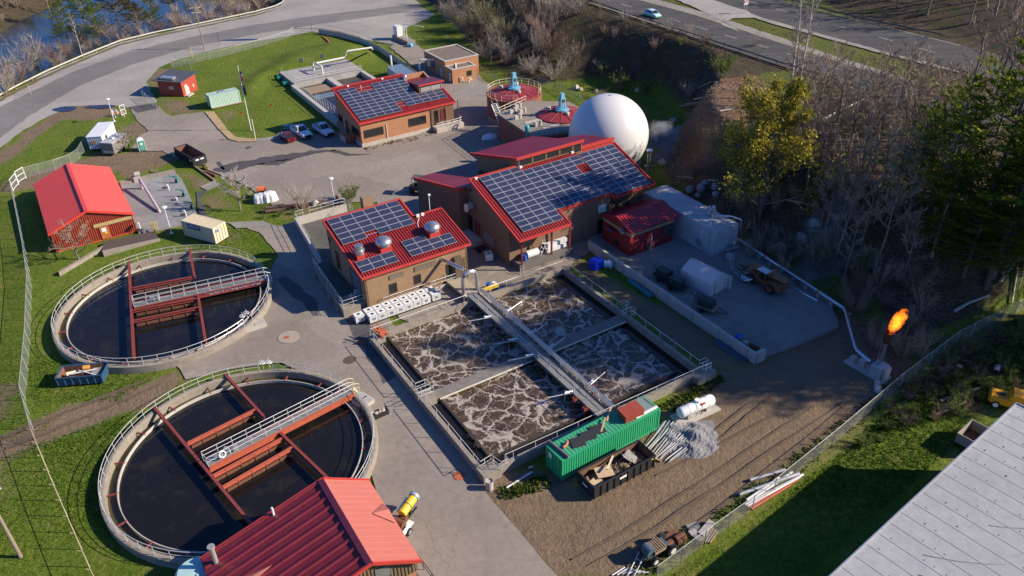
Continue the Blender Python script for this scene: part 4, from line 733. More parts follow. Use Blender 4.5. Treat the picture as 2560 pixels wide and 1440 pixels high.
def gable_roof(bd, e0, z0, rs, rz, e1, z1, qa, qb, mat, pitch, rh, name='roof', rw=.07):
    outs = []
    for se, ze in ((e0, z0), (e1, z1)):
        mb = MB(); a = [(se, qa, ze), (rs, qa, rz), (rs, qb, rz), (se, qb, ze)]; mb.slab(a if se > rs else a[::-1], .14); n = int((qb-qa)/pitch); d = Vector((rs-se, 0, rz-ze)); nn = Vector((-(rz-ze), 0, rs-se)).normalized(); nn = nn if nn.z > 0 else -nn
        for k in range(n+1):
            q = qa+.06+(qb-qa-.12)*k/n; c = Vector((se, q, ze)); b = [c+Vector((0, -rw, 0))+d*.01, c+Vector((0, rw, 0))+d*.01, c+d*.985+Vector((0, rw, 0)), c+d*.985+Vector((0, -rw, 0))]; t = [p+nn*rh for p in b]
            t = [p.lerp(Vector((p.x, q, p.z)), .45) for p in t]; mb.add(b+t, [(4, 5, 6, 7), (0, 1, 5, 4), (1, 2, 6, 5), (2, 3, 7, 6), (3, 0, 4, 7)])
        outs.append(bd.b(mb, name, mat))
    return outs
ro = gable_roof(S_, e0, 3., rs, rz_, e1, 3., qa, qb, SH, .48, .035)
mb = MB().box((rs, (qa+qb)/2, rz_+.03), (.5, qb-qa+.02, .06)); S_.b(mb, 'ridge_cap', SH)
edgebar(S_, ro[0], [(e0, qa-.06, 3.), (rs, qa-.06, rz_), (e1, qa-.06, 3.)], .12, .3, M('bright_trim', (.66, .055, .03), .5))
S_.b(MB().bx(-23.3, -18.1, qa+.1, qa+.2, 2.25, 2.75), 'sign_band', M('band_ochre', (.42, .32, .13), .8, dirt=.2)); d = S_.b(MB().bx(-22.7, -21.5, qa+.1, qa+.2, .25, 2.15), 'door', M('orange_door', (.42, .13, .045), .6)); S_.b(MB().bx(-22.45, -21.85, qa+.06, qa+.1, 1.35, 1.95), 'notice', WHITE, d); S_.b(MB().bx(-22.2, -21.75, qa+.06, qa+.1, 1.0, 1.25), 'notice', YEL, d)
R_ = Bd('entry_ramp', 'dark ramp with low stained concrete walls in front of the red metal shed', 'ramp', -24, 40)
p0, p1, p2, p3 = [PL(*p) for p in ((258, 640), (398, 600), (388, 580), (262, 612))]
R_.b(MB().prism([p0, p1, p2, p3], -.1, [.5, .15, .15, .55]), 'ramp_deck', M('ramp_deck', (.07, .055, .045), .9)); R_.b(MB().prism([p0, p1, (p1[0]+.1, p1[1]-.35), (p0[0]+.1, p0[1]-.35)], -.1, [.85, .3, .3, .85]), 'ramp_wall', CW)
a, b = PL(150, 690), PL(250, 622); R_.b(MB().prism([a, (a[0]+6.5, b[1]-.6), (a[0]+6.5, b[1]), (a[0], a[1]+.5)], -.1, .5), 'planter_wall', CW)
# === foreground shed ====================================================
FR = M('sunlit_roof_sheet', (.44, .135, .10), .45, var=.1, scale=.5, dirt=.22, dcol=(.36, .13, .11)); FL = M('shaded_roof_sheet', (.17, .019, .024), .33, var=.2, scale=.6, dirt=.25, dcol=(.20, .06, .06))  # one red roof: sunlit slope coloured paler, shaded slope coloured darker
F_ = Bd('workshop', 'red ridged roof workshop building in the foreground with brick gable', 'building', -25, -37)
fe0, fe1, frs, frz, fqa, fqb = -25.1, -10.4, -14.35, 6.45, -38.5, -24.8
def bent(se, ze, mat, pitch, rh, rw, q0=fqa, q1=fqb):
    mb = MB(); a = [(se, q0, ze), (frs, q0, frz), (frs, q1, frz), (se, q1, ze)]; mb.slab(a if se > frs else a[::-1], .16); d = Vector((frs-se, 0, frz-ze)); nn = Vector((-(frz-ze), 0, frs-se)).normalized(); nn = nn if nn.z > 0 else -nn; n = int((q1-q0)/pitch)
    for k in range(n+1):
        q = q0+.06+(q1-q0-.12)*k/n; c = Vector((se, q, ze)); b = [c+Vector((0, s*rw, 0))+d*t for s, t in ((-1, .01), (1, .01), (1, .965), (-1, .965))]; tp = [Vector((p.x, q+(p.y-q)*.45, p.z))+nn*rh for p in b]; mb.add(b+tp, [(4, 5, 6, 7), (0, 1, 5, 4), (1, 2, 6, 5), (2, 3, 7, 6), (3, 0, 4, 7)])
    return F_.b(mb, 'roof', mat)
# only the gable end at the lower right is seen; the roof stops at q=-34.9 there
fqa = -34.9
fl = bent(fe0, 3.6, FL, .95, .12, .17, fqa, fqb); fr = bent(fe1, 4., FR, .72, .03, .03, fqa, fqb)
F_.b(MB().box((frs-.18, (fqa+fqb)/2, frz+.02), (.5, fqb-fqa, .12)), 'ridge_cap', M('ridge_purple', (.07, .012, .03), .4))
edgebar(F_, fl, [(fe0, fqa-.05, 3.6), (frs, fqa-.05, frz), (fe1, fqa-.05, 4.)], .14, .3, FASC); edgebar(F_, fl, [(fe0, fqb+.05, 3.6), (frs, fqb+.05, frz), (fe1, fqb+.05, 4.)], .14, .25, FASC)
gw = lambda s: (3.6+(s-fe0)/(frs-fe0)*(frz-3.6) if s < frs else frz-(s-frs)/(fe1-frs)*(frz-4.))-.17
mb = MB()
for q in (fqa+.5, fqb-.7): mb.add([(fe0+.5, q, 0), (fe1-.4, q, 0), (fe1-.4, q, gw(fe1-.4)), (frs, q, gw(frs)), (fe0+.5, q, gw(fe0+.5))]+[(fe0+.5, q+.25, 0), (fe1-.4, q+.25, 0), (fe1-.4, q+.25, gw(fe1-.4)), (frs, q+.25, gw(frs)), (fe0+.5, q+.25, gw(fe0+.5))], [(0, 1, 2, 3, 4), (9, 8, 7, 6, 5)])
mb.bx(fe0+.5, fe0+.75, fqa+.75, fqb-.7, 0, 3.4).bx(fe1-.65, fe1-.4, fqa+.75, fqb-.7, 0, 3.9); wl = F_.b(mb, 'wall', BRICK); mb = MB()
for k in range(46): s = fe0+.9+k*.3; mb.bx(s-.07, s+.07, fqa+.42, fqa+.5, 2.5, gw(s)-.02)
F_.b(mb, 'gable_cladding', M('olive_cladding', (.15, .13, .075), .7, var=.2), wl); F_.b(MB().bx(-14.1, -12.9, fqa+.38, fqa+.42, 3.7, 4.9), 'gable_vent', M('grey_vent', (.16, .16, .16), .6), wl)
# snow diverters and flues
for se, ze, q, s in ((fe0, 3.6, -29.6, 1), (fe1, 4., -29.3, -1)):
    d = Vector((frs-se, 0, frz-ze)).normalized(); a = Vector((se, q, ze))+d*.15; L_ = 4.6 if s > 0 else 1.7; hw = 1.25; up = Vector((0, 0, .75 if s > 0 else .6)); F_.b(MB().add([tuple(a+Vector((0, -hw, .12))), tuple(a+Vector((0, hw, .12))), tuple(a+up+d*.0), tuple(a+d*L_+Vector((0, 0, .1)))], [(0, 1, 2), (0, 2, 3), (2, 1, 3)]), 'snow_diverter', FR, fl)
c = PL(540, 1405, 3.9); F_.b(MB().tube([(c[0], c[1], 3.5), (c[0], c[1], 5.6)], .2, 10).cyl((c[0], c[1], 5.6), .3, .18, 12), 'flue', M('flue_metal', (.42, .40, .37), .5, .4, dirt=.3), fl); c = PL(683, 1282, 5.5); F_.b(MB().tube([(c[0], c[1], 4.6), (c[0], c[1], 6.1)], .09, 8), 'vent_pipe', WHITE, fl)
p = G(485, 1425, 3.2); single('round_tank', MB().lathe((0, 0, -3.2), [(0, 3.2), (1.3, 3.15), (1.55, 2.9), (1.55, 0)], 28).cyl((.5, -.5, -.02), .14, .08, 10).cyl((-.2, -.7, 0), .1, .06, 10), M('pale_aqua', (.36, .55, .52), .5, var=.08), 'pale aqua round tank at the left corner of the red-roofed workshop', 'tank', p, smooth=True)
t = thing('steel_handrail', 'black steel stair railing at the right corner of the red-roofed workshop', 'railing', W(-9.8, -34)); l = loc2(t); rail(t, l, [W(-9.6, -31.5), W(-9.4, -35), W(-9.4, -38)], 1.1, 1.4, mat=BLACK)
# === small red pump house ===============================================
def boxhouse(name, label, cat, f, l_, r_, z=0.):
    """returns (thing, length along +x towards the right corner, length along +y towards the left corner)"""
    Fp, Lp, Rp = G(*f, z), G(*l_, z), G(*r_, z); d = Rp-Fp; an = math.atan2(d.y, d.x); nv = Vector((-math.sin(an), math.cos(an), 0)); t = thing(name, label, cat, Fp, an); return t, d.length, (Lp-Fp).dot(nv)
t, a, b = boxhouse('pump_house', 'small red pump house with dark grey shed roof beside the road fence', 'small building', (460, 242), (397, 240), (495, 222))
rp = M('barn_red', (.36, .05, .03), .7, var=.12); MB().prism([(0, 0), (a, 0), (a, b), (0, b)], -.1, [3.25, 3.5, 3.5, 3.25]).build('wall', rp, t)
MB().slab([(-.6, -.5, 3.3), (a+.6, -.5, 3.62), (a+.6, b+.9, 3.62), (-.6, b+.9, 3.3)], .12).build('roof', M('slate_roof', (.075, .08, .09), .6, var=.2), t)
MB().bx(.1, 1.3, 1.8, 4.9, 3.45, 3.85).build('roof_unit', ALU, t); MB().bx(.9, 1.8, -.04, 0, .1, 2.2).build('door', M('cream_door', (.55, .5, .4), .5), t); MB().bx(1.6, 2.1, -.1, 0, .2, 1.6).build('meter_box', DOOR_W, t); MB().bx(3.6, 3.9, -.12, 0, .9, 1.5).build('meter_box', DOOR_W, t); MB().bx(-.04, 0, 2., 3.1, 1.4, 2.1).build('sign', M('pale_sign', (.5, .47, .43), .6), t); MB().bx(.2, 2.3, -1., -.05, -.05, .15).build('step', CLT, t)
# === flat-roofed brick building behind the digesters ====================
H_ = Bd('flat_roof_building', 'orange brick building with flat gravel roof and white pipe arch', 'building', 52.3, 74.9)
GRV = M('gravel_roof', (.17, .135, .105), .95, var=.4, scale=2.5, dirt=.4, dcol=(.08, .06, .05), bump=.5, bscale=6)
H_.b(MB().bx(52.3, 60.6, 78, 87.9, -.2, 4.), 'wall', BRICK); H_.b(MB().bx(52.3, 58, 74.9, 78, -.2, 3.), 'annex', BRICK)
for x0, x1, y0, y1, z in ((52.3, 60.6, 78, 87.9, 4.), (52.3, 58, 74.9, 78, 3.)):
    o = H_.b(MB().bx(x0+.3, x1-.3, y0+.3, y1-.3, z, z+.06), 'roof', GRV); H_.b(MB().bx(x0-.1, x1+.1, y0-.1, y0+.3, z, z+.2).bx(x0-.1, x1+.1, y1-.3, y1+.1, z, z+.2).bx(x0-.1, x0+.3, y0+.3, y1-.3, z, z+.2).bx(x1-.3, x1+.1, y0+.3, y1-.3, z, z+.2), 'parapet', CLT, o)
window(H_, 55.9, 56.9, 1.2, 2.1, 'q', 74.9, -1, 2); window(H_, 83, 84.2, 1.6, 2.8, 's', 52.3, -1, 2, FRAME, M('blue_pane', (.10, .16, .24), .3)); window(H_, 85.5, 86.3, 1.2, 2.4, 's', 52.3, -1, 1, WHITE, DOOR_W); door(H_, 79.2, 80.6, .1, 2.2, 's', 52.3, -1, M('blue_grey_door2', (.25, .33, .4), .5)); door(H_, 75.6, 76.3, .1, 2.2, 's', 52.3, -1, DOOR_W); door(H_, 58.5, 59.3, .1, 2.3, 'q', 78, -1)
wp = M('white_pipe', (.68, .64, .58), .5, var=.1, dirt=.2, dcol=(.4, .35, .28))
def pipe(name, label, pts, r, mat, cat='pipe', n=10, parent=None, smooth=True, group=None):
    o = Vector(pts[0]); o = Vector((o.x, o.y, 0)); mb = MB(); mb.tube([Vector(p)-o for p in rounded(pts, r*2.4)], r, n)
    if parent is not None: return mb.build(name, mat, parent, smooth)
    return single(name, mb, mat, label, cat, o, smooth=smooth, group=group)
def rounded(pts, rad):
    pts = [Vector(p) for p in pts]; out = [pts[0]]
    for k in range(1, len(pts)-1):
        a, b, c = pts[k-1], pts[k], pts[k+1]; r = min(rad, (a-b).length*.45, (c-b).length*.45); p, q = b+(a-b).normalized()*r, b+(c-b).normalized()*r
        for t in range(5): u = t/4; out.append(p*(1-u)**2+b*2*u*(1-u)+q*u*u)
    return out+[pts[-1]]
def up(px, ty): b = G(*px); return Vector((b.x, b.y, VH(b, ty)))
b0 = G(1051, 186); t0 = up((1051, 186), 150); e = W(59, 79.5, 5.6)
pipe('pipe_arch', 'white pipe arching over the flat gravel roof of the orange brick building', [b0, t0, Vector((e.x, e.y, t0.z)), Vector((e.x, e.y, 4.))], .22, wp)
m1 = t0.lerp(Vector((e.x, e.y, t0.z)), .72); b2 = G(1142, 207); pipe('pipe_branch', 'white branch pipe dropping in front of the small brick annex', [m1, Vector((b2.x, b2.y, t0.z-.1)), Vector((b2.x, b2.y, 0))], .17, wp)
for px in ((1157, 207), (1173, 207)): c = G(*px); pipe('goose_neck', 'short white vent pipe on the paving beside the brick annex, '+('nearer its pipe leg' if px[0] < 1160 else 'farther from its pipe leg'), [c, c+Vector((0, 0, 1.2)), c+Vector((-.7 if px[0] < 1160 else .6, .1, 1.1 if px[0] < 1160 else .5))], .12, wp)
# === digesters ==========================================================
def digester(name, label, s, q, r, h, group=None):
    bd = Bd(name, label, 'digester tank', s, q); c = (s, q, 0)
    bd.b(MB().lathe(c, [(r, -.3), (r, h-.3), (r+.08, h-.28), (r+.08, h), (r-.4, h), (r-.4, h-.2)], 56), 'tank_wall', REDBR, None, True)
    bd.b(MB().lathe(c, [(r+.02, -.3), (r+.02, .7)], 56), 'plinth', CW, None, True); return bd
def cover(bd, s, q, z, r, seg=14):
    cv = bd.b(MB().lathe((s, q, z), [(r, -.25), (r, .15), (r*.55, .62), (.8, .95), (0, .95)], 48), 'cover', M('cover_red', (.26, .03, .035), .5, var=.2, dirt=.2, dcol=(.2, .08, .07)), None, True)
    mb = MB()
    for k in range(seg): a = k*2*math.pi/seg; mb.tube([(s+r*math.cos(a), q+r*math.sin(a), z+.2), (s+.8*math.cos(a), q+.8*math.sin(a), z+1.0)], .05, 4)
    bd.b(mb, 'seams', M('seam_red', (.2, .03, .03), .6), cv)
    mx = bd.b(MB().cyl((s, q, z+.9), 1.25, .25, 20).cyl((s, q, z+1.15), .9, .12, 20), 'mixer_base', M('sky_blue', (.16, .40, .52), .5, var=.15)); mb = MB(); B_ = MATS['sky_blue']
    for dx in (-.42, .42):
        for dy in (-.3, .3): mb.box((s+dx, q+dy, z+2.1), (.16, .16, 1.8))
    mb.box((s, q, z+3.05), (1.05, .8, .14)).box((s, q, z+1.9), (1.0, .7, .1)); bd.b(mb, 'mixer_frame', B_, mx); bd.b(MB().bx(s-.35, s+.35, q-.25, q+.25, z+3.1, z+3.95), 'mixer_motor', B_, mx); bd.b(MB().hcyl((s, q, z+2.5), .3, .5, (0, 1, 0), 12), 'gearbox', M('dark_steel', (.04, .05, .06), .5), mx)
    for a, d, rr in ((.9, .62, .5), (2.2, .6, .42), (4.6, .45, .35)): p = (s+r*d*math.cos(a), q+r*d*math.sin(a), z+.45); bd.b(MB().cyl(p, rr, .45, 14).dome((p[0], p[1], p[2]+.45), rr*1.15, rr*.8, 14, 4), 'hatch', CLT, cv, True)
    return cv
d1 = digester('digester', 'round red brick digester with wooden railing and blue mixer, the farther one', 53, 51.3, 5.25, 4.7); cover(d1, 53, 51.3, 4.6, 4.6)
l = loc2(d1.r); WR = M('cream_rail', (.60, .50, .40), .7, var=.15)
def arc(s, q, r, a0, a1, z, n=30): return [W(s+r*math.cos(a0+(a1-a0)*k/n), q+r*math.sin(a0+(a1-a0)*k/n), z) for k in range(n+1)]
rail(d1.r, l, arc(53, 51.3, 5.1, R(-60), R(245), 4.7), 1.1, 1.5, .045, WR)
d2 = Bd('digester_building', 'red brick digester building with broad deck and blue mixer beside the white dome', 'digester building', 44.3, 42.9)
DK = [(44.3, 42.9), (43.5, 30.6), (50, 28.6), (57.5, 30), (58, 40.5), (52, 45.4)]
d2.b(MB().prism(DK, -.2, 4.6), 'wall', REDBR); d2.b(MB().prism([(p[0]+(p[0]-51)*.015, p[1]+(p[1]-37)*.015) for p in DK], 4.6, 4.95), 'deck', M('deck_concrete', (.24, .205, .165), .9, var=.35, scale=1, dirt=.4, dcol=(.11, .09, .07)))
cover(d2, 53.1, 35.7, 5.0, 4.3); l = loc2(d2.r); rail(d2.r, l, [W(44.4, 42.8, 4.95), W(51.6, 45.1, 4.95)], 1.1, 1.6, .05, WR); rail(d2.r, l, [W(44.4, 42.8, 4.95), W(43.7, 30.8, 4.95), W(49.5, 29, 4.95)], 1.1, 1.8)
for x, y in ((46.2, 41.6), (47.6, 40.6), (45.4, 38.7), (46.5, 34.0), (48.3, 43.2)): d2.b(MB().bx(x-.35, x+.35, y-.3, y+.3, 4.95, 5.7).cyl((x+.8, y, 4.95), .3, .9, 12), 'vent_housing', CLT)
for x, y in ((45.6, 36.), (46.8, 32.2)): d2.b(MB().bx(x, x+3.5, y, y+.6, 4.95, 5.02), 'deck_slab', CLT)
for k in range(3): d2.b(MB().tube([(43.9, 32.9-k*.25, .1), (43.9, 32.9-k*.25, 5.2)], .12, 8), 'wall_pipe', M('steel_blue', (.30, .42, .52), .5, .3))
d2.b(MB().tube([(43.2, 31.8, 0), (43.2, 31.8, 5.6)], .14, 8).cyl((43.2, 31.8, 5.6), .42, .7, 14).dome((43.2, 31.8, 6.3), .42, .3, 14, 4), 'vent_stack', M('teal', (.03, .36, .34), .5), None, True)
st = thing('steel_stair', 'steel stair climbing between the two red brick digesters', 'stair', W(46.3, 45.5, 0), A0); mb = MB()
for x in (-.5, .5): mb.box((x, 0, 2.4), (.12, 6.6, .2), 0, Matrix.Rotation(R(47), 3, 'X'))
for k in range(16): mb.bx(-.45, .45, -2.2+k*.29, -1.95+k*.29, .2+k*.31, .24+k*.31)
mb.build('flight', GALV, st); MB().tube([(-.5, -2.2, 1.1), (-.5, 2.3, 5.8)], .04, 5).tube([(.5, -2.2, 1.1), (.5, 2.3, 5.8)], .04, 5).build('handrail', GALV, st)
p = W(43.3, 44.5, 0); mb = MB().dome((0, 0, 0), 1.3, .8, 14, 4); mb.v = [(x*1.2+rnd.uniform(-.1, .1), y*.8+rnd.uniform(-.1, .1), z+rnd.uniform(-.12, .12)) for x, y, z in mb.v]; single('white_tarp', mb, WHITE, 'crumpled white tarpaulin lying at the foot of the steel stair', 'tarpaulin', p, .3)
single('floor_hatch', MB().bx(-.7, .7, -.7, .7, 0, .08), CLT, 'pale square hatch in the shaded paving beside the digester building', 'hatch', G(1258, 342, .05), A0)
# white gas dome
GD = thing('gas_dome', 'big white inflated gas storage dome behind the solar-roofed building', 'gas dome', W(52.75, 22.1, 0), A0); rr = 6.5
prof = [(rr*math.cos(t), 6+rr*math.sin(t)) for t in [-.72+k*(math.pi/2+.72)/26 for k in range(27)]]
MB().lathe((0, 0, 0), prof, 72).build('membrane', M('white_membrane', (.60, .59, .58), .3, var=.03, scale=.3, spec=.4), GD, True); MB().lathe((0, 0, 0), [(5.6, -.3), (5.6, 1.7), (4.7, 1.75)], 48).build('base_ring', CW, GD, True)
MB().torus((0, 0, 12.42), .55, .05, (0, 0, 1), 14, 5).tube([(.5, 0, 12.4), (.9, .3, 12.42)], .06, 5).bx(-.3, .3, -.05, .05, 12.45, 12.6).build('crown_fitting', M('dark_fitting', (.12, .13, .15), .5), GD); mb = MB()
mb.tube([((rr+.02)*math.cos(1.5+.0*k)*math.sin(k*.09), (rr+.02)*math.sin(2.6)*math.sin(k*.09)*1., 6+(rr+.02)*math.cos(k*.09)) for k in range(12)], .035, 4); mb.build('crown_line', MATS['dark_fitting'], GD)
b = G(1618, 452, 0); t = thing('exhaust_stack', 'tall shiny steel exhaust stack beside the white dome', 'chimney', b); h = VH(b, 378); MB().tube([(0, 0, 0), (0, 0, h)], .28, 14).build('stack', STEEL, t, True); MB().cyl((0, 0, h), .5, .22, 16).lathe((0, 0, h-.35), [(.28, 0), (.5, .35)], 16).build('rain_cap', STEEL, t, True); MB().tube([(.9, .2, 0), (.9, .2, 2.6)], .05, 5).tube([(-.6, .4, 0), (-.6, .4, 2.6)], .05, 5).tube([(.9, .2, 2.5), (0, 0, 2.5), (-.6, .4, 2.5)], .04, 5).build('stay', STEEL, t)
# steam drifting from behind the dome
m, N, L, P = nmat('steam'); N.remove(P); pv = N.new('ShaderNodeVolumePrincipled'); pv.inputs['Color'].default_value = (.85, .85, .86, 1); tc = N.new('ShaderNodeTexCoord').outputs['Object']; n_ = _noise(N, L, .6, 5, .65, tc); ml = N.new('ShaderNodeVectorMath'); ml.operation = 'MULTIPLY'; L.new(tc, ml.inputs[0]); ml.inputs[1].default_value = (1/4.2, 1/2.6, 1/3.2); le = N.new('ShaderNodeVectorMath'); le.operation = 'LENGTH'; L.new(ml.outputs[0], le.inputs[0]); sb_ = N.new('ShaderNodeMath'); sb_.operation = 'MULTIPLY_ADD'; L.new(le.outputs['Value'], sb_.inputs[0]); sb_.inputs[1].default_value = -.55; L.new(n_.outputs[0], sb_.inputs[2]); L.new(_ramp(N, L, sb_.outputs[0], [(.08, 0.), (.45, 1.)]).outputs[0], pv.inputs['Density']); L.new(pv.outputs[0], N['Material Output'].inputs['Volume'])
o = MB().lathe((0, 0, 0), [(4.*math.cos(t), 3.2*math.sin(t)) for t in [-math.pi/2+k*math.pi/12 for k in range(13)]], 18).build('steam_plume', m); o.location = G(1652, 335, 5); o['kind'] = 'stuff'
# === yard with the concrete tank ========================================
PZ = .3
sheet('concrete_pad', None, PZ, PADM, jit=.12, th=.6, pts=[W(34.2, 3), W(38, 6.5), W(46, 6.5), W(53, 4), W(53.5, -9), W(51.5, -14), W(50.5, -25.5), W(47, -29.5), W(41, -29), W(34.3, -28.3)])
T_ = Bd('concrete_tank', 'long grey board-marked concrete tank with vents on its flat top', 'tank', 46.2, -9.2); m, N, L, P = nmat('board_concrete'); tc = N.new('ShaderNodeTexCoord').outputs['Object']; mp = N.new('ShaderNodeMapping'); mp.inputs['Scale'].default_value = (1.3, 1.3, .45); L.new(tc, mp.inputs[0]); v = N.new('ShaderNodeTexVoronoi'); v.distance = 'CHEBYCHEV'; v.inputs['Scale'].default_value = 1.; v.inputs['Randomness'].default_value = .6; L.new(mp.outputs[0], v.inputs['Vector']); c = _mix(N, L, _ramp(N, L, v.outputs['Color'], [(.2, 0.), (.8, 1.)]).outputs[0], (.36, .37, .375), (.48, .49, .49)); c = _mix(N, L, _ramp(N, L, _noise(N, L, 1.2, 6, .7, tc).outputs[0], [(.45, 0.), (.7, .5)]).outputs[0], c, (.29, .29, .285)); L.new(c, P.inputs['Base Color']); P.inputs['Roughness'].default_value = .85
T_.b(MB().prism([(46.6, -9.2), (50.7, -9.2), (50.7, 5.45), (46.2, 5.45), (46.2, -8.8)], 0, 4.), 'shell', m); T_.b(MB().prism([(46.55, -9.1), (50.6, -9.1), (50.6, 5.35), (46.3, 5.35), (46.3, -8.8)], 4.0, 4.06), 'top_slab', pave_mat('tank_top', (.45, .455, .46), (.54, .54, .54), .2, .2))
T_.b(MB().hcyl((46.17, -6.6, 1.3), .62, .16, (1, 0, 0), 20).hcyl((46.07, -6.6, 1.3), .5, .08, (1, 0, 0), 20), 'manway', STEEL, None, True); T_.b(MB().cyl((49.0, -5.9, 4.05), .32, .55, 14).bx(48.7, 49.3, -6.2, -5.6, 4.6, 5.2).cyl((49.35, -5.6, 4.05), .28, 1.3, 12).dome((49.35, -5.6, 5.35), .3, .25, 12, 4).cyl((48.7, -5.4, 4.05), .2, 1.5, 12), 'relief_valve', STEEL, None, True); T_.b(MB().cyl((47.4, -7.1, 4.05), .45, .12, 18).cyl((47.4, -7.1, 4.17), .22, .3, 12), 'roof_hatch', STEEL, None, True); T_.b(MB().tube(rounded([(49.2, -6.3, 4.35), (50.3, -7.9, 4.7), (50.75, -9.5, 4.7), (50.8, -9.5, 3.2)], .3), .11, 8), 'vent_pipe', STEEL, None, True); T_.b(MB().bx(48.7, 49.4, -9.6, -9.25, .4, 1.4).tube([(48.2, -9.6, .7), (50.6, -9.9, .7)], .14, 8).tube([(49.8, -9.8, .3), (49.8, -9.8, 1.5)], .1, 8), 'valve_cluster', STEEL)
H2 = Bd('red_hut', 'tall red cabin with gabled ribbed roof on the shaded concrete pad', 'cabin', 37, -3); cr = M('cabin_red', (.24, .018, .02), .5, var=.12)
H2.b(MB().prism([(37, -3), (44.6, -3), (44.6, 3), (37, 3)], .1, 4.1).add([(37, -3, 4.1), (37, 3, 4.1), (37, 0, 5.05), (44.6, -3, 4.1), (44.6, 3, 4.1), (44.6, 0, 5.05)], [(0, 2, 1), (3, 4, 5)]), 'wall', cr)
for sgn in (-1, 1):
    mb = MB(); a = [(36.7, sgn*3.3, 4.1), (45.2, sgn*3.3, 4.1), (45.2, 0, 5.25), (36.7, 0, 5.25)]; mb.slab(a if sgn < 0 else a[::-1], .12)
    for k in range(19): x = 36.8+k*.465; mb.tube([(x, sgn*3.28, 4.14), (x, sgn*.05, 5.27)], .05, 4)
    H2.b(mb, 'roof', M('hut_roof', (.34, .022, .03), .35, var=.1))
tan = M('tan_band', (.34, .26, .14), .8); H2.b(MB().bx(36.93, 37, -3, 3, 3.35, 3.75), 'band', tan); H2.b(MB().bx(37, 44.6, -3.07, -3, 3.35, 3.75), 'band', tan)
door(H2, 39.7, 41.8, .2, 2.0, 'q', -3.0, -1, M('hut_door', (.2, .03, .03), .6)); window(H2, -.6, .1, .9, 1.5, 's', 37, -1, 1, FRAME, DARK); H2.b(MB().bx(42.8, 44.5, -3.1, -3.03, 1.7, 3.3), 'louvre', M('dark_louvre', (.05, .04, .045), .7)); H2.b(MB().hcyl((36.6, -1.5, 3.9), .22, .5, (1, 0, 0), 12).hcyl((36.5, -1.9, 3.7), .2, .4, (1, 0, 0), 12), 'flood_light', ALU); H2.b(MB().box((36.5, .9, 2.9), (.9, 1.3, .06), 0, Matrix.Rotation(R(25), 3, 'Y')), 'awning', M('blue_awning', (.10, .16, .22), .4)); H2.b(MB().tube([(40.6, -3.12, .3), (40.7, -3.12, 2.4)], .05, 5), 'downpipe', WHITE)
X_ = Bd('long_retaining_wall', 'long thin concrete retaining wall between the foaming basin and the shaded pad', 'wall', 33.9, -28); X_.b(MB().bx(33.85, 34.2, -28.6, 2.2, -.2, 1.35), 'wall_panel', CLT); X_.b(MB().bx(34.2, 35.4, -28.75, -28.3, -.2, 1.4), 'return_wall', CLT)
mb = MB()
for k in range(7): mb.bx(33.83, 33.86, -27.5+k*4.4, -27.46+k*4.4, -.1, 1.3)
X_.b(mb, 'joints', FRAME, None)
# === warehouse at the lower right =======================================
wc = G(2545, 1015, 8.); we = G(2090, 1440, 8.); d = (wc-we).normalized(); t = thing('warehouse', 'grey membrane-roofed warehouse filling the lower right corner', 'warehouse', (wc.x, wc.y, 0), math.atan2(d.y, d.x)); wr = pave_mat('membrane_roof', (.34, .345, .355), (.41, .415, .42), .12, .12, .06, dark=(.2, .2, .2))
MB().bx(-62, 0, -46, 0, 0, 7.75).build('wall', M('warehouse_wall', (.33, .34, .35), .6), t); ro = MB().bx(-62.2, .2, -46.2, .2, 7.75, 8.); ro = ro.build('roof', wr, t); mb = MB()
for k in range(40): mb.bx(-61.8+k*1.58, -61.72+k*1.58, -46, .1, 8.0, 8.02)
mb.build('seams', M('roof_seam', (.31, .315, .32), .7), ro); mb = MB(); MB().bx(-62.25, .25, .2, .3, 7.7, 8.12).bx(.2, .3, -46.2, .3, 7.7, 8.12).build('edge_trim', ALU, ro)
r2_ = random.Random(3)
for k in range(520): x, y = r2_.uniform(-61, -.5), r2_.uniform(-30, -.5); x = round((x+61.8)/1.58)*1.58-61.8+.3; y = round(y/.8)*.8+r2_.uniform(-.1, .1); mb.bx(x, x+.14, y, y+.09, 8.0, 8.03)
mb.build('fasteners', M('fastener_grey', (.28, .28, .28), .7), ro); mb = MB()
for k in range(9):
    x, y = r2_.uniform(-26, -4), r2_.uniform(-14, -2); a = r2_.uniform(-1.2, -.5); pts = []
    for j in range(9): pts.append((x, y, 8.02)); x += .7*math.cos(a); y += .7*math.sin(a); a += r2_.uniform(-.08, .16)
    mb.tube(pts, .045, 4)
mb.build('wrinkles', M('wrinkle_grey', (.30, .30, .30), .7), ro)
# === primary tanks (upper left of the office) ===========================
Q_ = Bd('primary_tank', 'concrete tank block with railed deck and two dark open basins behind the office', 'settling tank', 23.2, 70)
Q_.b(MB().bx(23.2, 39.2, 92.0, 102, -.3, 1.1), 'deck', pave_mat('tank_deck', (.30, .285, .265), (.40, .385, .36), .5, .35, .2)); Q_.b(MB().bx(22.4, 23.2, 66, 92.0, -.3, 1.0), 'side_wall', CLT); Q_.b(MB().bx(30.4, 31.6, 65.4, 92.0, -.3, 1.0), 'centre_wall', CLT); Q_.b(MB().bx(38.4, 39.2, 65.4, 92.0, -.3, 1.0), 'side_wall', CLT); Q_.b(MB().bx(23.2, 38.4, 66., 92., -.2, .08), 'water', M('dark_brown_water', (.03, .022, .015), .15, var=.4, scale=.3))
Q_.b(MB().bx(24.5, 30., 86.5, 90.5, .12, .3), 'float_board', M('scum_board', (.26, .19, .13), .9, var=.3)); Q_.b(MB().bx(24.3, 30.2, 82.6, 85.2, .1, .2), 'float_board', M('blue_steel_plate', (.12, .17, .22), .5)); l = loc2(Q_.r)
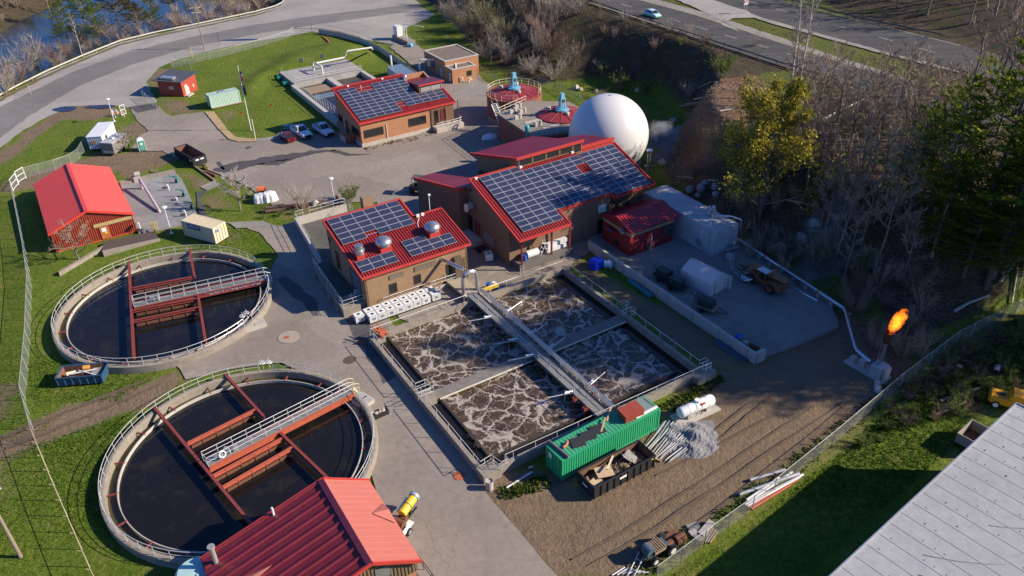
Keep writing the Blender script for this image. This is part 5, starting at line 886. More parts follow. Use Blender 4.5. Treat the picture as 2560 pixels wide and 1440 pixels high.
rail(Q_.r, l, [W(23.6, 92.2, 1.1), W(38.9, 92.2, 1.1)], 1.05, 1.5); rail(Q_.r, l, [W(23.4, 93, 1.1), W(23.4, 101, 1.1)], 1.05, 1.4); rail(Q_.r, l, [W(23.1, 91.5, 1.), W(23.1, 70, 1.)], 1.05, 1.3); rail(Q_.r, l, [W(24.4, 82, .2), W(24.6, 72, .2)], 1.5, 1.5)
for s, q in ((22.6, 100), (22.4, 95.5)): c = W(s, q, 0); t = thing('valve_actuator', 'green valve actuator at the '+('far' if q > 98 else 'near')+' left corner of the tank deck', 'valve', c, A0); MB().bx(-.5, .5, -.25, .25, .2, .75).hcyl((-.4, 0, .7), .3, .6, (0, 1, 0), 12).build('actuator', M('teal_green', (.01, .26, .20), .5), t); MB().tube([(0, 0, -.1), (0, 0, 2.1)], .07, 6).build('stem', BLACK, t)
a = W(28, 98, 1.1); bq = up((868, 146), 128); z1 = 3.1; p = [G(794, 160, z1), G(862, 146, z1), G(872, 127, z1+1.2), G(930, 118, z1+1.2)]
p = [G(790, 158, 3.0), G(862, 143.5, 3.0), G(866, 128, 4.4), G(928, 119, 4.4), G(931, 124, 1.0)]
pipe('pipe', 'long white pipe stepping across the concrete tank deck towards the bridge wall', p, .2, wp); c = G(785, 176, 1.1)
pipe('pipe_riser', 'white pipe riser standing on the concrete tank deck, at the left', [c, Vector((c.x, c.y, 3.)), p[0]], .18, wp); c = G(807, 186, 1.1); pipe('pipe_riser', 'white pipe riser standing on the concrete tank deck, at the right', [c, Vector((c.x, c.y, 2.9)), p[0]], .18, wp)
for px, ty in (((756, 168), 150), ((808, 158), 140)): c = G(*px); single('control_panel', MB().bx(-.06, .06, -.5, .5, .9, 2.1).tube([(0, -.4, 0), (0, -.4, 1)], .05, 5).tube([(0, .4, 0), (0, .4, 1)], .05, 5), ALU, 'grey control panel on posts on the grass beside the tank deck, the '+('left' if px[0] < 780 else 'right')+' one', 'control panel', c, R(80))
# curved parapet wall of the ramp road, with chain-link on top
pts = [G(*p) for p in ((735, 83), (800, 84), (850, 92), (900, 106), (950, 128), (985, 150), (1020, 175), (1062, 205))]; RWt = thing('parapet_wall', 'curved concrete parapet wall holding the ramp road above the tank lawn', 'wall', pts[3]); l = loc2(RWt); mb = MB()
for a, b in zip(pts[1:-1], pts[2:]): d = b-a; mb.box(l((a+b)/2+Vector((0, 0, .45))), (d.length+.35, .45, 1.5), math.atan2(d.y, d.x))
mb.build('wall', CLT, RWt); mb = MB()
for a, b in zip(pts[:-1], pts[1:]): mb.tube([l(a+Vector((0, 0, 1.25))), l(b+Vector((0, 0, 1.25)))], .07, 5)
mb.build('kerb_rail', M('brown_kerb', (.30, .22, .14), .8), RWt)
c = Bd('steel_channel', 'blue-grey steel channel housing beside the ramp wall behind the office', 'channel', 44, 75); bs = M('pale_blue_steel', (.36, .42, .47), .5, .3, var=.2); a = [PL(*p, 1.8) for p in ((967, 167), (1003, 160), (1068, 205), (1030, 215))]; c.b(MB().prism(a, -.2, 1.8), 'housing', bs); c.b(MB().prism([(x, y) for x, y in [a[0], a[1], a[2], a[3]]], 1.8, 1.86), 'lid', M('lid_steel', (.22, .30, .36), .4, .4)); b = G(979, 165, 1.5)
pipe('vent_stack', 'short white vent stack standing on the steel channel housing', [b, b+Vector((0, 0, 2.3))], .22, wp)
# ------------------------------------------------------------------ vegetation
def bark(name, a, b, rough=.9):
    m, N, L, P = nmat(name); n = _noise(N, L, 2.5, 5, .7, _pos(N)); oi = N.new('ShaderNodeObjectInfo'); c = _mix(N, L, _ramp(N, L, n.outputs[0], [(.35, 0.), (.65, 1.)]).outputs[0], a, b); c = _mix(N, L, oi.outputs['Random'], c, _mix(N, L, .5, c, (.30, .25, .20)), 'MIX'); L.new(c, P.inputs['Base Color']); P.inputs['Roughness'].default_value = rough; return m
def leafm(name, a, b, tr=.3):
    m, N, L, P = nmat(name); g = N.new('ShaderNodeNewGeometry'); oi = N.new('ShaderNodeObjectInfo'); n = _noise(N, L, .5, 3, .6, g.outputs['Position']); c = _mix(N, L, _ramp(N, L, n.outputs[0], [(.35, 0.), (.65, 1.)]).outputs[0], a, b); c = _mix(N, L, g.outputs['Random Per Island'], c, tuple(x*.5 for x in a)); L.new(c, P.inputs['Base Color']); P.inputs['Roughness'].default_value = .7; P.inputs['Specular IOR Level'].default_value = .2
    t = N.new('ShaderNodeBsdfTranslucent'); L.new(c, t.inputs[0]); ms = N.new('ShaderNodeMixShader'); ms.inputs[0].default_value = tr; L.new(P.outputs[0], ms.inputs[1]); L.new(t.outputs[0], ms.inputs[2]); L.new(ms.outputs[0], N['Material Output'].inputs[0]); return m
BARK = bark('grey_bark', (.10, .08, .065), (.19, .16, .13)); TWIG = bark('twig', (.26, .185, .115), (.40, .30, .20)); BIRCH = bark('birch_bark', (.36, .33, .28), (.62, .58, .52)); TWIGP = bark('pale_twig', (.24, .20, .155), (.40, .335, .27)); TWIGR = bark('ruddy_twig', (.16, .085, .06), (.24, .14, .10)); PBARK = bark('pine_bark', (.07, .055, .045), (.13, .10, .08))
NEED = leafm('pine_needles', (.16, .235, .016), (.32, .35, .028), .62); NEEDO = leafm('old_needles', (.09, .085, .015), (.17, .12, .02), .2); BUD = leafm('sunlit_yellow_buds', (.34, .30, .035), (.52, .44, .06)); BUDG = leafm('olive_and_shaded_buds', (.17, .17, .03), (.27, .25, .05)); BLOS = leafm('blossom', (.62, .52, .47), (.76, .68, .62)); SPR = leafm('spring_leaf', (.12, .19, .02), (.20, .27, .04)); BRUSHL = leafm('brush_leaf', (.09, .15, .02), (.17, .2, .04)); DRY = leafm('dry_weed', (.20, .14, .08), (.30, .22, .13))
def rvec(r): 
    while True:
        v = Vector((r.uniform(-1, 1), r.uniform(-1, 1), r.uniform(-1, 1)))
        if .01 < v.length < 1: return v.normalized()
def bare(H, seed, spread=.32, limbs=13, subs=6, twigs=5, clear=.28, rt=None, lean=.05, tw=.02, up=.55):
    r = random.Random(seed); tr, cr = MB(), MB(); rt = rt or H*.014; n = 7; lv = Vector((r.uniform(-lean, lean), r.uniform(-lean, lean), 1)); pts = []; p = Vector((0, 0, -.3))
    for k in range(n+1): pts.append(p.copy()); p = p+lv*(H*.95/n)+Vector((r.uniform(-1, 1), r.uniform(-1, 1), 0))*H*.013
    tr.tube(pts, rt, 6, r2=rt*.18); tips = []
    def at(t): t = min(t, .999)*n; i = int(t); return pts[i].lerp(pts[i+1], t-i)
    for k in range(limbs):
        t = clear+(1-clear)*(k+r.random())/limbs; a = k*2.4+r.uniform(-.5, .5); ln = H*spread*(1.15-.75*t)*r.uniform(.7, 1.2); d = Vector((math.cos(a), math.sin(a), up+r.uniform(-.1, .5))).normalized(); b = at(t); m_ = b+d*ln*.5+Vector((0, 0, ln*.03)); e = b+d*ln+Vector((0, 0, ln*.16)); tr.tube([b, m_, e], rt*(1-t)*.5+.03, 4, False, .02)
        for j in range(subs):
            u = .25+.75*(j+r.random())/subs; q = b.lerp(m_, u*2) if u < .5 else m_.lerp(e, u*2-1); dd = (d+rvec(r)*.75+Vector((0, 0, .3))).normalized(); l2 = ln*.42*r.uniform(.6, 1.2)*(1.2-u*.5); q2 = q+dd*l2; cr.tube([q, q.lerp(q2, .5)+rvec(r)*l2*.06, q2], tw*1.7, 3, False, tw*.7)
            for i in range(twigs):
                w = r.random()*.8+.2; s = q.lerp(q2, w); d3 = (dd+rvec(r)*.9+Vector((0, 0, .25))).normalized(); l3 = l2*.6*r.uniform(.5, 1.2); cr.tube([s, s+d3*l3], tw, 3, False, tw*.3); tips.append(s+d3*l3); tips.append(s+d3*l3*.55)
    for i in range(limbs*2): s = at(r.uniform(.75, 1.)); d3 = (rvec(r)*.7+Vector((0, 0, .9))).normalized(); cr.tube([s, s+d3*H*.09], tw, 3, False, tw*.3)
    return tr, cr, tips
def leaves(mb, tips, r, n, size, jit, flat=.5):
    for p in tips:
        for i in range(n):
            c = p+rvec(r)*jit*r.random(); a = rvec(r); b = a.cross(rvec(r)); b = b.normalized() if b.length > .01 else Vector((1, 0, 0)); s = size*r.uniform(.6, 1.3); mb.add([tuple(c-a*s-b*s*flat), tuple(c+a*s-b*s*flat), tuple(c+a*s*.8+b*s*flat), tuple(c-a*s*.8+b*s*flat)], [(0, 1, 2, 3)])
    return mb
def pine(H, seed, wide=.26, clear=.12, droop=.0):
    r = random.Random(seed); tr, cr = MB(), MB(); rt = H*.016; pts = [Vector((math.sin(k*.9+seed)*.12, math.cos(k*1.3+seed)*.12, -.3+H*k/6)) for k in range(7)]; tr.tube(pts, rt, 7, r2=.05); nw = int(H*.95)
    for w in range(nw):
        t = clear+(1-clear)*w/nw; z = H*t; prof = math.sin(math.pi*min(1, .18+t*.82))**.7*(1.05-t*.55); L0 = H*wide*prof*1.35*(.75+.5*r.random()); nb = 5 if t < .8 else 4; ph = r.random()*6
        for k in range(nb):
            if r.random() < .28: continue
            a = ph+k*2*math.pi/nb+r.uniform(-.4, .4); ln = max(.5, L0*r.uniform(.55, 1.25)); el = .05+.55*t-droop; d = Vector((math.cos(a), math.sin(a), el)).normalized(); b = Vector((0, 0, z)); e = b+d*ln+Vector((0, 0, ln*.12)); tr.tube([b, b.lerp(e, .5)-Vector((0, 0, ln*.03)), e], .03+.012*ln, 3, False, .015)
            side = Vector((-d.y, d.x, 0)).normalized(); m = max(3, int(ln*2.6))
            for j in range(m):
                u = .3+.75*j/m; c0 = b.lerp(e, u); wdt = ln*.30*(1.15-u*.55)
                for i in range(9):
                    c = c0+side*r.uniform(-1, 1)*wdt+Vector((0, 0, r.uniform(-.15, .25)))+d*r.uniform(-.3, .3); f = (d+side*r.uniform(-.9, .9)+Vector((0, 0, r.uniform(.0, .65)))).normalized(); s = f.cross(Vector((0, 0, 1))+rvec(r)*.7); s = s.normalized() if s.length > .05 else side; l_ = r.uniform(.22, .5); w_ = r.uniform(.03, .075)
                    cr.add([tuple(c-s*w_), tuple(c+s*w_), tuple(c+f*l_+s*w_*1.6), tuple(c+f*l_*1.25), tuple(c+f*l_-s*w_*1.6)], [(0, 1, 2, 3, 4)])
    for i in range(30): f = (rvec(r)*.6+Vector((0, 0, 1))).normalized(); c = Vector((0, 0, H-r.uniform(0, 1.2))); cr.add([tuple(c), tuple(c+rvec(r)*.15+f*.3), tuple(c+f*.7)], [(0, 1, 2)])
    return tr, cr
def bush(H, seed, stems=22, wide=.55, twigs=7, tw=.014, hook=0.):
    r = random.Random(seed); mb = MB(); tips = []
    for k in range(stems):
        a = r.uniform(0, 6.28); sp = wide*r.random()**.6; d = Vector((math.cos(a)*sp, math.sin(a)*sp, 1)).normalized(); ln = H*r.uniform(.6, 1.05)/max(.5, d.z); b = Vector((math.cos(a)*.15*H*r.random(), math.sin(a)*.15*H*r.random(), -.1)); e = b+d*ln; mb.tube([b, b.lerp(e, .5)+rvec(r)*ln*.05, e+Vector((d.x, d.y, -.4))*hook*ln], tw*2, 3, False, tw*.6)
        for i in range(twigs):
            s = b.lerp(e, r.uniform(.3, 1)); d3 = (d+rvec(r)*.85).normalized(); l3 = ln*.28*r.uniform(.5, 1.3); mb.tube([s, s+d3*l3], tw, 3, False, tw*.3); tips += [s+d3*l3, s+d3*l3*.5]
    return mb, tips
def plant(name, label, cat, p, parts, group=None, rz=0., sc=1.):
    t = thing(name, label, cat, p, rz, group); t.scale = (sc, sc, sc)
    for nm, mb, mt in parts: mb.build(nm, mt, t)
    return t
protos = {}
def tree(kind, p, H, label, group, rz=None, sc=None):
    """copy of a tree kind; the first use is the original itself"""
    k = protos[kind]; s = H/k['H']; rz = rnd.uniform(0, 6.28) if rz is None else rz
    if k['o'] is None: k['o'] = plant(k['name'], label, 'tree' if k['cat'] is None else k['cat'], p, k['parts'](), group, rz, s); return k['o']
    return dup(k['o'], p, rz, label, group, s)
def defk(key, name, H, parts, cat=None): protos[key] = dict(name=name, H=H, parts=parts, o=None, cat=cat)
for i in range(5): defk('bare%d' % i, 'bare_tree', 16., (lambda i=i: (lambda b: [('trunk', b[0], BARK), ('crown', b[1], TWIG)])(bare(16., 40+i, spread=.22+.035*i, limbs=14, subs=7, twigs=6, clear=.25+.05*i, tw=.026))))
for i in range(3): defk('birch%d' % i, 'birch_tree', 16., (lambda i=i: (lambda b: [('trunk', b[0], BIRCH), ('crown', b[1], TWIGP)])(bare(16., 60+i, spread=.17, limbs=12, subs=6, twigs=6, clear=.42, rt=.17, lean=.09, tw=.022, up=.9))))
for i in range(3): defk('pine%d' % i, 'pine_tree', 20., (lambda i=i: (lambda b: [('trunk', b[0], PBARK), ('crown', b[1], NEED)])(pine(20., 5+i, wide=(.25, .30, .22)[i]))))
defk('opine', 'pine_tree', 14., lambda: (lambda b: [('trunk', b[0], PBARK), ('crown', b[1], NEEDO)])(pine(14., 15, wide=.26, clear=.3)))
for i in range(4): defk('bush%d' % i, 'bare_shrub', 5., (lambda i=i: [('stems', bush(5., 80+i, 26+4*i, .5+.12*i, 10, .024, .1*i)[0], (TWIG, TWIGP, TWIGR, TWIGP)[i])]), 'shrub')
def lshrub(H, seed, mat, n, size, twm=TWIG, **k):
    b, tips = bush(H, seed, **k); return [('stems', b, twm), ('leaves', leaves(MB(), tips, random.Random(seed), n, size, .25), mat)]
defk('tanbush', 'budding_shrub', 6., lambda: lshrub(6., 91, BUDG, 3, .09, TWIGP, stems=34, wide=.6, twigs=10, tw=.022), 'shrub'); defk('green', 'leafy_shrub', 2.5, lambda: lshrub(2.5, 92, SPR, 4, .07, TWIG, stems=24, wide=.7, twigs=8), 'shrub')
WOODS = 'bare trees of the wood on the slope'; rw_ = random.Random(21)
def area(n, px, z, fn, mind=2.2, seed=1):
    """scatter n plants over a photo-outlined piece of ground, lying at roughly height z"""
    P_ = poly_np(gl(px, z)); r = random.Random(seed); out = []; tries = 0
    while len(out) < n and tries < 6000:
        tries += 1; x, y = r.uniform(P_[:, 0].min(), P_[:, 0].max()), r.uniform(P_[:, 1].min(), P_[:, 1].max())
        if not inside(P_, np.array([x]), np.array([y]))[0] or any((x-a)**2+(y-b)**2 < mind**2 for a, b in out): continue
        out.append((x, y)); fn(Vector((x, y, hz(x, y))), r)
LB = ['grey bare tree in the leafless wood right of the white dome', 'brown bare tree in the leafless wood right of the white dome']
def bt(p, r): i = r.randrange(5); tree('bare%d' % i, p, r.uniform(8, 14.5), 'leafless grey-brown tree in the wood on the slope right of the white dome', WOODS)
def brc(p, r): tree('birch%d' % r.randrange(3), p, r.uniform(9, 14), 'slender pale-barked leafless tree in the wood right of the white dome', 'pale-barked trees of the wood')
area(58, [(1980, 330), (2120, 320), (2350, 330), (2450, 420), (2320, 600), (2150, 560), (2000, 430)], 9, bt, 2.6, 3); area(16, [(1920, 330), (2000, 300), (2290, 540), (2200, 600), (2050, 520), (1950, 420)], 7, bt, 2.4, 5); area(9, [(2050, 280), (2280, 330), (2300, 520), (2120, 470)], 9, brc, 3, 8)
def dk(p, r): tree('bare%d' % r.randrange(5), p, r.uniform(12, 19), 'leafless tree beyond the far highway at the upper right', 'bare trees beyond the far highway')
area(46, [(2000, -30), (2340, 70), (2600, 150), (2600, -60), (2200, -100)], 10, dk, 3, 9); area(14, [(2400, 200), (2600, 250), (2600, 420), (2480, 330)], 10, dk, 3, 10)
for base, ty, lab in (((1972, 262), -60, 'tall slim pale tree left of its twin, above the yellow budding tree'), ((1992, 246), -80, 'tall slim pale tree right of its twin, above the yellow budding tree')): p = GT(*base); tree('birch0' if base[0] < 1980 else 'birch1', p, VH(p, ty)*1.0, lab, None, 1.)
for base, ty in (((2197, 470), 300), ((2216, 505), 330), ((2240, 505), 300), ((2255, 500), 340)): p = GT(*base); tree('birch2', p, VH(p, ty), 'white-barked thin tree standing low on the dark slope left of the pines', 'white-barked trees low on the slope')
for base, ty, k, w in (((2440, 600), 62, 0, 1), ((2335, 540), 185, 1, 1), ((2545, 580), 105, 2, 1), ((2480, 690), 300, 1, 1), ((2330, 640), 380, 2, 1), ((2285, 480), 262, 0, 1), ((2410, 690), 430, 1, 1)):
    p = GT(*base); tree('pine%d' % k, p, VH(p, ty), {62: 'tallest green pine at the right edge, rising highest of its clump', 185: 'green pine at the left of the clump by the right edge', 105: 'green pine cut by the right edge of the photo, beside the tallest one', 300: 'lower green pine in front of the clump at the right', 240: 'pine standing at the far right behind the fence line', 262: 'slim pine at the left edge of the clump, nearest the bare wood', 430: 'small pine low in front of the clump near the fence', 380: 'small dark pine at the lower left of the pine clump', 130: 'pine at the far right behind the others'}[ty], 'pines at the right')
# trees past the right edge that throw the long shade over the yard
for x, y, k, h in ((86, 66, 'pine1', 27), (92, 70, 'pine2', 29), (97, 66, 'pine0', 30), (101, 71, 'pine1', 30), (106, 68, 'pine2', 31), (95, 74, 'pine1', 28), (89, 74, 'pine0', 26), (99, 75, 'pine2', 28), (94, 68, 'pine0', 30), (100, 73, 'pine0', 30), (88, 70, 'pine1', 27), (83, 69, 'pine2', 24), (90, 62, 'bare3', 19), (112, 70, 'pine1', 30), (78, 69, 'bare3', 18), (82, 72, 'bare1', 15), (84, 112, 'bare2', 12)): tree(k, Vector((x, y, hz(x, y))), h, 'tree of the wood reaching past the right edge of the photo', 'trees past the right edge')
for x, y, k, h in ((57, 79.5, 'pine2', 23), (66, 88, 'pine0', 22)): tree(k, Vector((x, y, hz(x, y))), h, 'tall sunlit pine in the clump at the right edge of the photo', 'pines at the right')
# yellow budding tree
def ytree():
    b = bare(15., 77, spread=.44, limbs=24, subs=8, twigs=6, clear=.1, tw=.024, up=.5); r = random.Random(4); hi = [t for t in b[2] if t.z > 7.5]; lo = [t for t in b[2] if t.z <= 7.5]
    return [('trunk', b[0], BARK), ('crown', b[1], TWIG), ('buds', leaves(MB(), hi, r, 9, .125, .75), BUD), ('shade_toned_buds', leaves(MB(), lo, r, 8, .12, .75), BUDG)]  # top buds coloured as sunlit, lower buds dulled as in shade
defk('yellow', 'budding_tree', 15., ytree); p = GT(1897, 560); tree('yellow', p, VH(p, 236), 'tree with bright yellow-green buds on the slope behind the grey concrete tank', None, 1.2)
def ctree():
    b = bare(5., 33, spread=.5, limbs=12, subs=6, twigs=5, clear=.3, tw=.014, rt=.14, up=.4); return [('trunk', b[0], BARK), ('crown', b[1], TWIGP), ('blossom', leaves(MB(), b[2], random.Random(2), 3, .055, .2), BLOS)]
defk('cherry', 'blossom_tree', 5., ctree); p = G(601, 526); tree('cherry', p, VH(p, 434), 'small tree in pale pink-white blossom on the grass beside the yard', None, .5)
defk('lawn', 'bare_tree', 5., lambda: (lambda b: [('trunk', b[0], BARK), ('crown', b[1], TWIG)])(bare(5., 51, spread=.62, limbs=16, subs=7, twigs=7, clear=.22, tw=.015, rt=.13, up=.25)))
p = G(198, 648); tree('lawn', p, VH(p, 562), 'low spreading bare tree in front of the bright red shed', None, .3); p = G(325, 375); tree('lawn', p, VH(p, 322), 'small bare tree beside the grey trailer and the portable toilet', None, 2.)
p = G(753, 520); tree('bush1', p, VH(p, 462), 'round bare shrub on the grass left of the lamp post', None); p = G(872, 505); tree('green', p, VH(p, 466), 'round shrub with fresh green leaves right of the lamp post', None)
for px, s in (((640, 498), 1), ((700, 540), .8), ((735, 535), .7), ((660, 545), .6)): tree('green', G(*px), 1.1*s, 'low dark green shrub in the planting bed beside the retaining wall', 'low shrubs in the planting bed')
# thicket on the highway embankment
THK = 'shrubs of the thicket below the highway'
def th(p, r): k = r.choice(['bush0', 'bush1', 'bush3', 'bush2', 'bare2', 'bush1', 'bush3']); tree(k, p, r.uniform(3.2, 5.8) if k != 'bare2' else r.uniform(6, 9), 'leafless grey-brown shrub in the dense thicket below the highway', THK)
area(58, [(1110, 10), (1240, -40), (1400, -20), (1480, 50), (1500, 110), (1420, 175), (1330, 170), (1230, 130), (1150, 70)], 3.5, th, 1.9, 12)
for px, ty in (((1175, 95), 8), ((1225, 85), 0), ((1200, 60), -20), ((1150, 70), 5), ((1255, 110), 30)): p = GT(*px); tree('tanbush', p, max(5, VH(p, ty)*.8), 'tan budding shrub at the left end of the thicket behind the flat brick building', 'tan shrubs of the thicket')
def sh(p, r): tree(r.choice(['bush0', 'bush3', 'bush2']), p, r.uniform(1.2, 2.6), 'low leafless shrub scattered on the shaded embankment', 'low shrubs on the embankment')
area(18, [(1480, 60), (1900, 165), (1900, 215), (1640, 225), (1500, 190)], 6, sh, 3, 14)
for px, h in (((1798, 192), 3.6), ((1552, 222), 3.2), ((1508, 185), 2.), ((1605, 232), 2.4), ((1700, 135), 1.6)): tree('green', GT(*px), h, 'bright green sapling on the embankment below the highway', 'saplings on the embankment')
# dark shrubs on the rocky slope and behind the tank
def dsh(p, r): tree(r.choice(['bush0', 'bush2', 'bush0', 'tanbush']), p, r.uniform(1.8, 4.2), 'dense leafless shrub on the dark slope above the concrete tank', 'shrubs of the dark slope')
area(60, [(1680, 400), (1800, 400), (2000, 480), (2330, 640), (2380, 800), (2260, 860), (2130, 720), (1900, 590), (1740, 500)], 4, dsh, 1.5, 16)
def fsh(p, r): tree(r.choice(['green', 'bush2', 'green']), p, r.uniform(.7, 1.6), 'low green bramble clump beyond the fence at the right', 'bramble clumps beyond the fence')
area(46, [(2280, 960), (2400, 870), (2580, 790), (2580, 980), (2480, 1000), (2300, 1060), (2150, 1110)], 1, fsh, 1.3, 18)
# river bank
def rb(p, r): k = r.choice(['bush0', 'bush1', 'bush2', 'bush3', 'bare1', 'bush2']); tree(k, p, r.uniform(2.5, 4.5) if k[:3] == 'bus' else r.uniform(5, 8), 'leafless shrub on the river bank beyond the guardrail', 'shrubs of the river bank')
area(60, [(200, 130), (300, 92), (480, 52), (640, 20), (690, 5), (640, -40), (400, -10), (180, 60), (100, 160)], -2, rb, 2., 20)
for px, h, k in (((95, 172), 8.5, 'bush1'), ((70, 185), 6.5, 'bush3'), ((25, 222), 6.5, 'bush1'), ((45, 212), 5, 'bush2'), ((10, 236), 5, 'bush3'), ((140, 160), 5.5, 'bush2')): tree(k, GT(*px), h, 'bare pale willow at the water edge in the upper left corner', 'bare willows at the water edge')
for px, ty, k in (((250, 100), -10, 'pine1'), ((175, 110), -20, 'pine0'), ((345, 88), -15, 'opine'), ((385, 75), -40, 'pine2'), ((300, 70), -60, 'opine'), ((215, 60), -80, 'pine0'), ((430, 40), -60, 'opine'), ((130, 40), -90, 'bare1'), ((520, 10), -100, 'bare2')):
    p = GT(*px); tree(k, p, max(9, VH(p, ty)), 'pine on the river bank at the upper left' if 'pine' in k else 'tall leafless tree on the river bank at the upper left', 'trees on the river bank')
p = GT(208, 142); tree('birch1', p, 11, 'thin pale leaning tree beside the road guardrail at the upper left', None)
area(24, [(-40, 60), (60, 20), (140, -20), (-40, -40)], -2, lambda p, r: tree(r.choice(['bush0', 'bush2', 'green']), p, r.uniform(1.5, 4), 'shrub on the far river bank in the corner', 'shrubs of the far bank'), 2.5, 23)
# ground cover: one object each
def scatter(name, label_kind, polys, n, mat, fn, seed, z=0.):
    r = random.Random(seed); mb = MB()
    for px, cnt in polys:
        P_ = poly_np(gl(px, z)); lo, hi = P_.min(0), P_.max(0); rs = np.random.RandomState(seed); c = rs.uniform(lo, hi, (cnt*4, 2)); ok = inside(P_, c[:, 0], c[:, 1]); c = c[ok][:cnt]; hh = height(c[:, 0], c[:, 1])
        for (x, y), h in zip(c, hh): fn(mb, Vector((x, y, h)), r)
    o = mb.build(name, mat); o['kind'] = 'stuff'; return o
def twiggy(mb, p, r):
    for k in range(3): d = (rvec(r)+Vector((0, 0, .25))).normalized(); d.z = abs(d.z)*.6; mb.tube([p+rvec(r)*.3*Vector((1, 1, 0)).length*0+Vector((0, 0, .02)), p+d*r.uniform(.4, 1.6)], .025, 3, False, .01)
SL = [(1690, 300), (1800, 380), (1900, 430), (2000, 420), (2330, 600), (2560, 640), (2560, 780), (2290, 930), (2130, 730), (1900, 590), (1740, 500), (1680, 440)]
scatter('undergrowth', '', [(SL, 3600)], 0, TWIGR, twiggy, 31, 4); scatter('undergrowth', '', [([(1660, 270), (1740, 230), (1900, 220), (1960, 300), (1850, 390), (1700, 340)], 700)], 0, TWIGP, twiggy, 32, 8)
scatter('undergrowth', '', [([(1110, 20), (1400, -20), (1980, 160), (1900, 215), (1600, 215), (1330, 190), (1150, 110)], 1800)], 0, DRY, twiggy, 33, 4); scatter('undergrowth', '', [([(100, 170), (300, 100), (690, 5), (640, -40), (200, 40)], 1500)], 0, TWIG, twiggy, 34, -2)
def tuft(mb, p, r):
    for k in range(3):
        a = r.uniform(0, 6.28); d = Vector((math.cos(a), math.sin(a), 0)); h = r.uniform(.05, .16); w = r.uniform(.03, .07); s = Vector((-d.y, d.x, 0))*w; o = p+Vector((r.uniform(-.15, .15), r.uniform(-.15, .15), -.07)); mb.add([tuple(o-s), tuple(o+s), tuple(o+d*h*.7+Vector((0, 0, h)))], [(0, 1, 2)])
GRASSL = leafm('grass_blade', (.07, .15, .010), (.13, .21, .016), .2)
scatter('grass', '', [([(60, 640), (120, 700), (95, 860), (140, 960), (120, 1080), (90, 1110), (-30, 1100), (-30, 560)], 2600), ([(90, 1110), (330, 1030), (260, 1150), (250, 1290), (330, 1400), (470, 1450), (-30, 1450), (-30, 1160)], 7000), ([(1660, 1450), (1900, 1285), (2110, 1125), (2300, 1000), (2450, 1060), (2000, 1450)], 7500), ([(430, 650), (560, 570), (640, 560), (690, 640), (660, 670), (560, 620)], 1500), ([(70, 905), (240, 900), (440, 900), (300, 1000), (80, 1010)], 1800)], 0, GRASSL, tuft, 36)
def weed(mb, p, r):
    h = r.uniform(.15, .5)
    for k in range(7):
        d = (rvec(r)+Vector((0, 0, .7))).normalized(); c = p+Vector((r.uniform(-.25, .25), r.uniform(-.25, .25), -.04)); sd = d.cross(rvec(r)).normalized()*r.uniform(.05, .11); mb.add([tuple(c-sd*.5), tuple(c+sd*.5), tuple(c+d*h*.6+sd), tuple(c+d*h), tuple(c+d*h*.6-sd)], [(0, 1, 2, 3, 4)])
scatter('weeds', '', [([(1560, 1425), (1900, 1205), (2100, 1055), (2240, 945), (2275, 965), (2090, 1110), (1880, 1270), (1640, 1440)], 750), ([(1650, 1020), (1790, 930), (1810, 950), (1690, 1030)], 160), ([(1240, 1225), (1360, 1190), (1380, 1215), (1260, 1250)], 120)], 0, BRUSHL, weed, 41)
scatter('weeds', '', [([(2280, 960), (2570, 780), (2570, 980), (2480, 1000), (2300, 1060), (2130, 1120)], 1300)], 0, BRUSHL, weed, 43); scatter('weeds', '', [([(905, 372), (1085, 330), (1150, 314), (1152, 320), (1085, 340), (908, 382)], 120), ([(895, 1000), (925, 1090), (900, 1190), (893, 1190), (915, 1090)], 120)], 0, DRY, weed, 44)
# ------------------------------------------------------------------ loose objects, vehicles, street furniture
BLUE = M('blue_plastic', (.015, .10, .42), .45, var=.15); TEAL = M('teal_plastic', (.03, .30, .33), .5, var=.15); ORANGE = M('safety_orange', (.75, .16, .03), .5); BLK = M('black_steel', (.022, .024, .028), .5, var=.4, scale=1.5, dirt=.25, dcol=(.10, .05, .03)); CREAM = M('cream_steel', (.60, .53, .38), .55, var=.1, scale=1, dirt=.15, dcol=(.33, .17, .08)); TYRE = M('tyre', (.018, .018, .018), .85, var=.2); PVC = M('pvc_pipe', (.60, .60, .60), .4, var=.1); GREYP = M('grey_pipe', (.36, .37, .39), .5, .2, var=.2)
def corr(mb, a, b, z0, z1, pitch=.28, dep=.04):
    """corrugated sheet from a to b (x, y), folded sideways"""
    a, b = Vector((a[0], a[1], 0)), Vector((b[0], b[1], 0)); d = b-a; n = max(2, int(d.length/pitch)); nn = Vector((d.y, -d.x, 0)).normalized()*dep; pr = []
    for k in range(n):
        for u, o in ((0, 0), (.28, 0), (.38, -1), (.9, -1)): pr.append(a+d*((k+u)/n)+nn*o)
    pr.append(b); o = len(mb.v); m = len(pr); mb.v += [(p.x, p.y, z0) for p in pr]+[(p.x, p.y, z1) for p in pr]; mb.f += [(o+k, o+k+1, o+m+k+1, o+m+k) for k in range(m-1)]; return mb
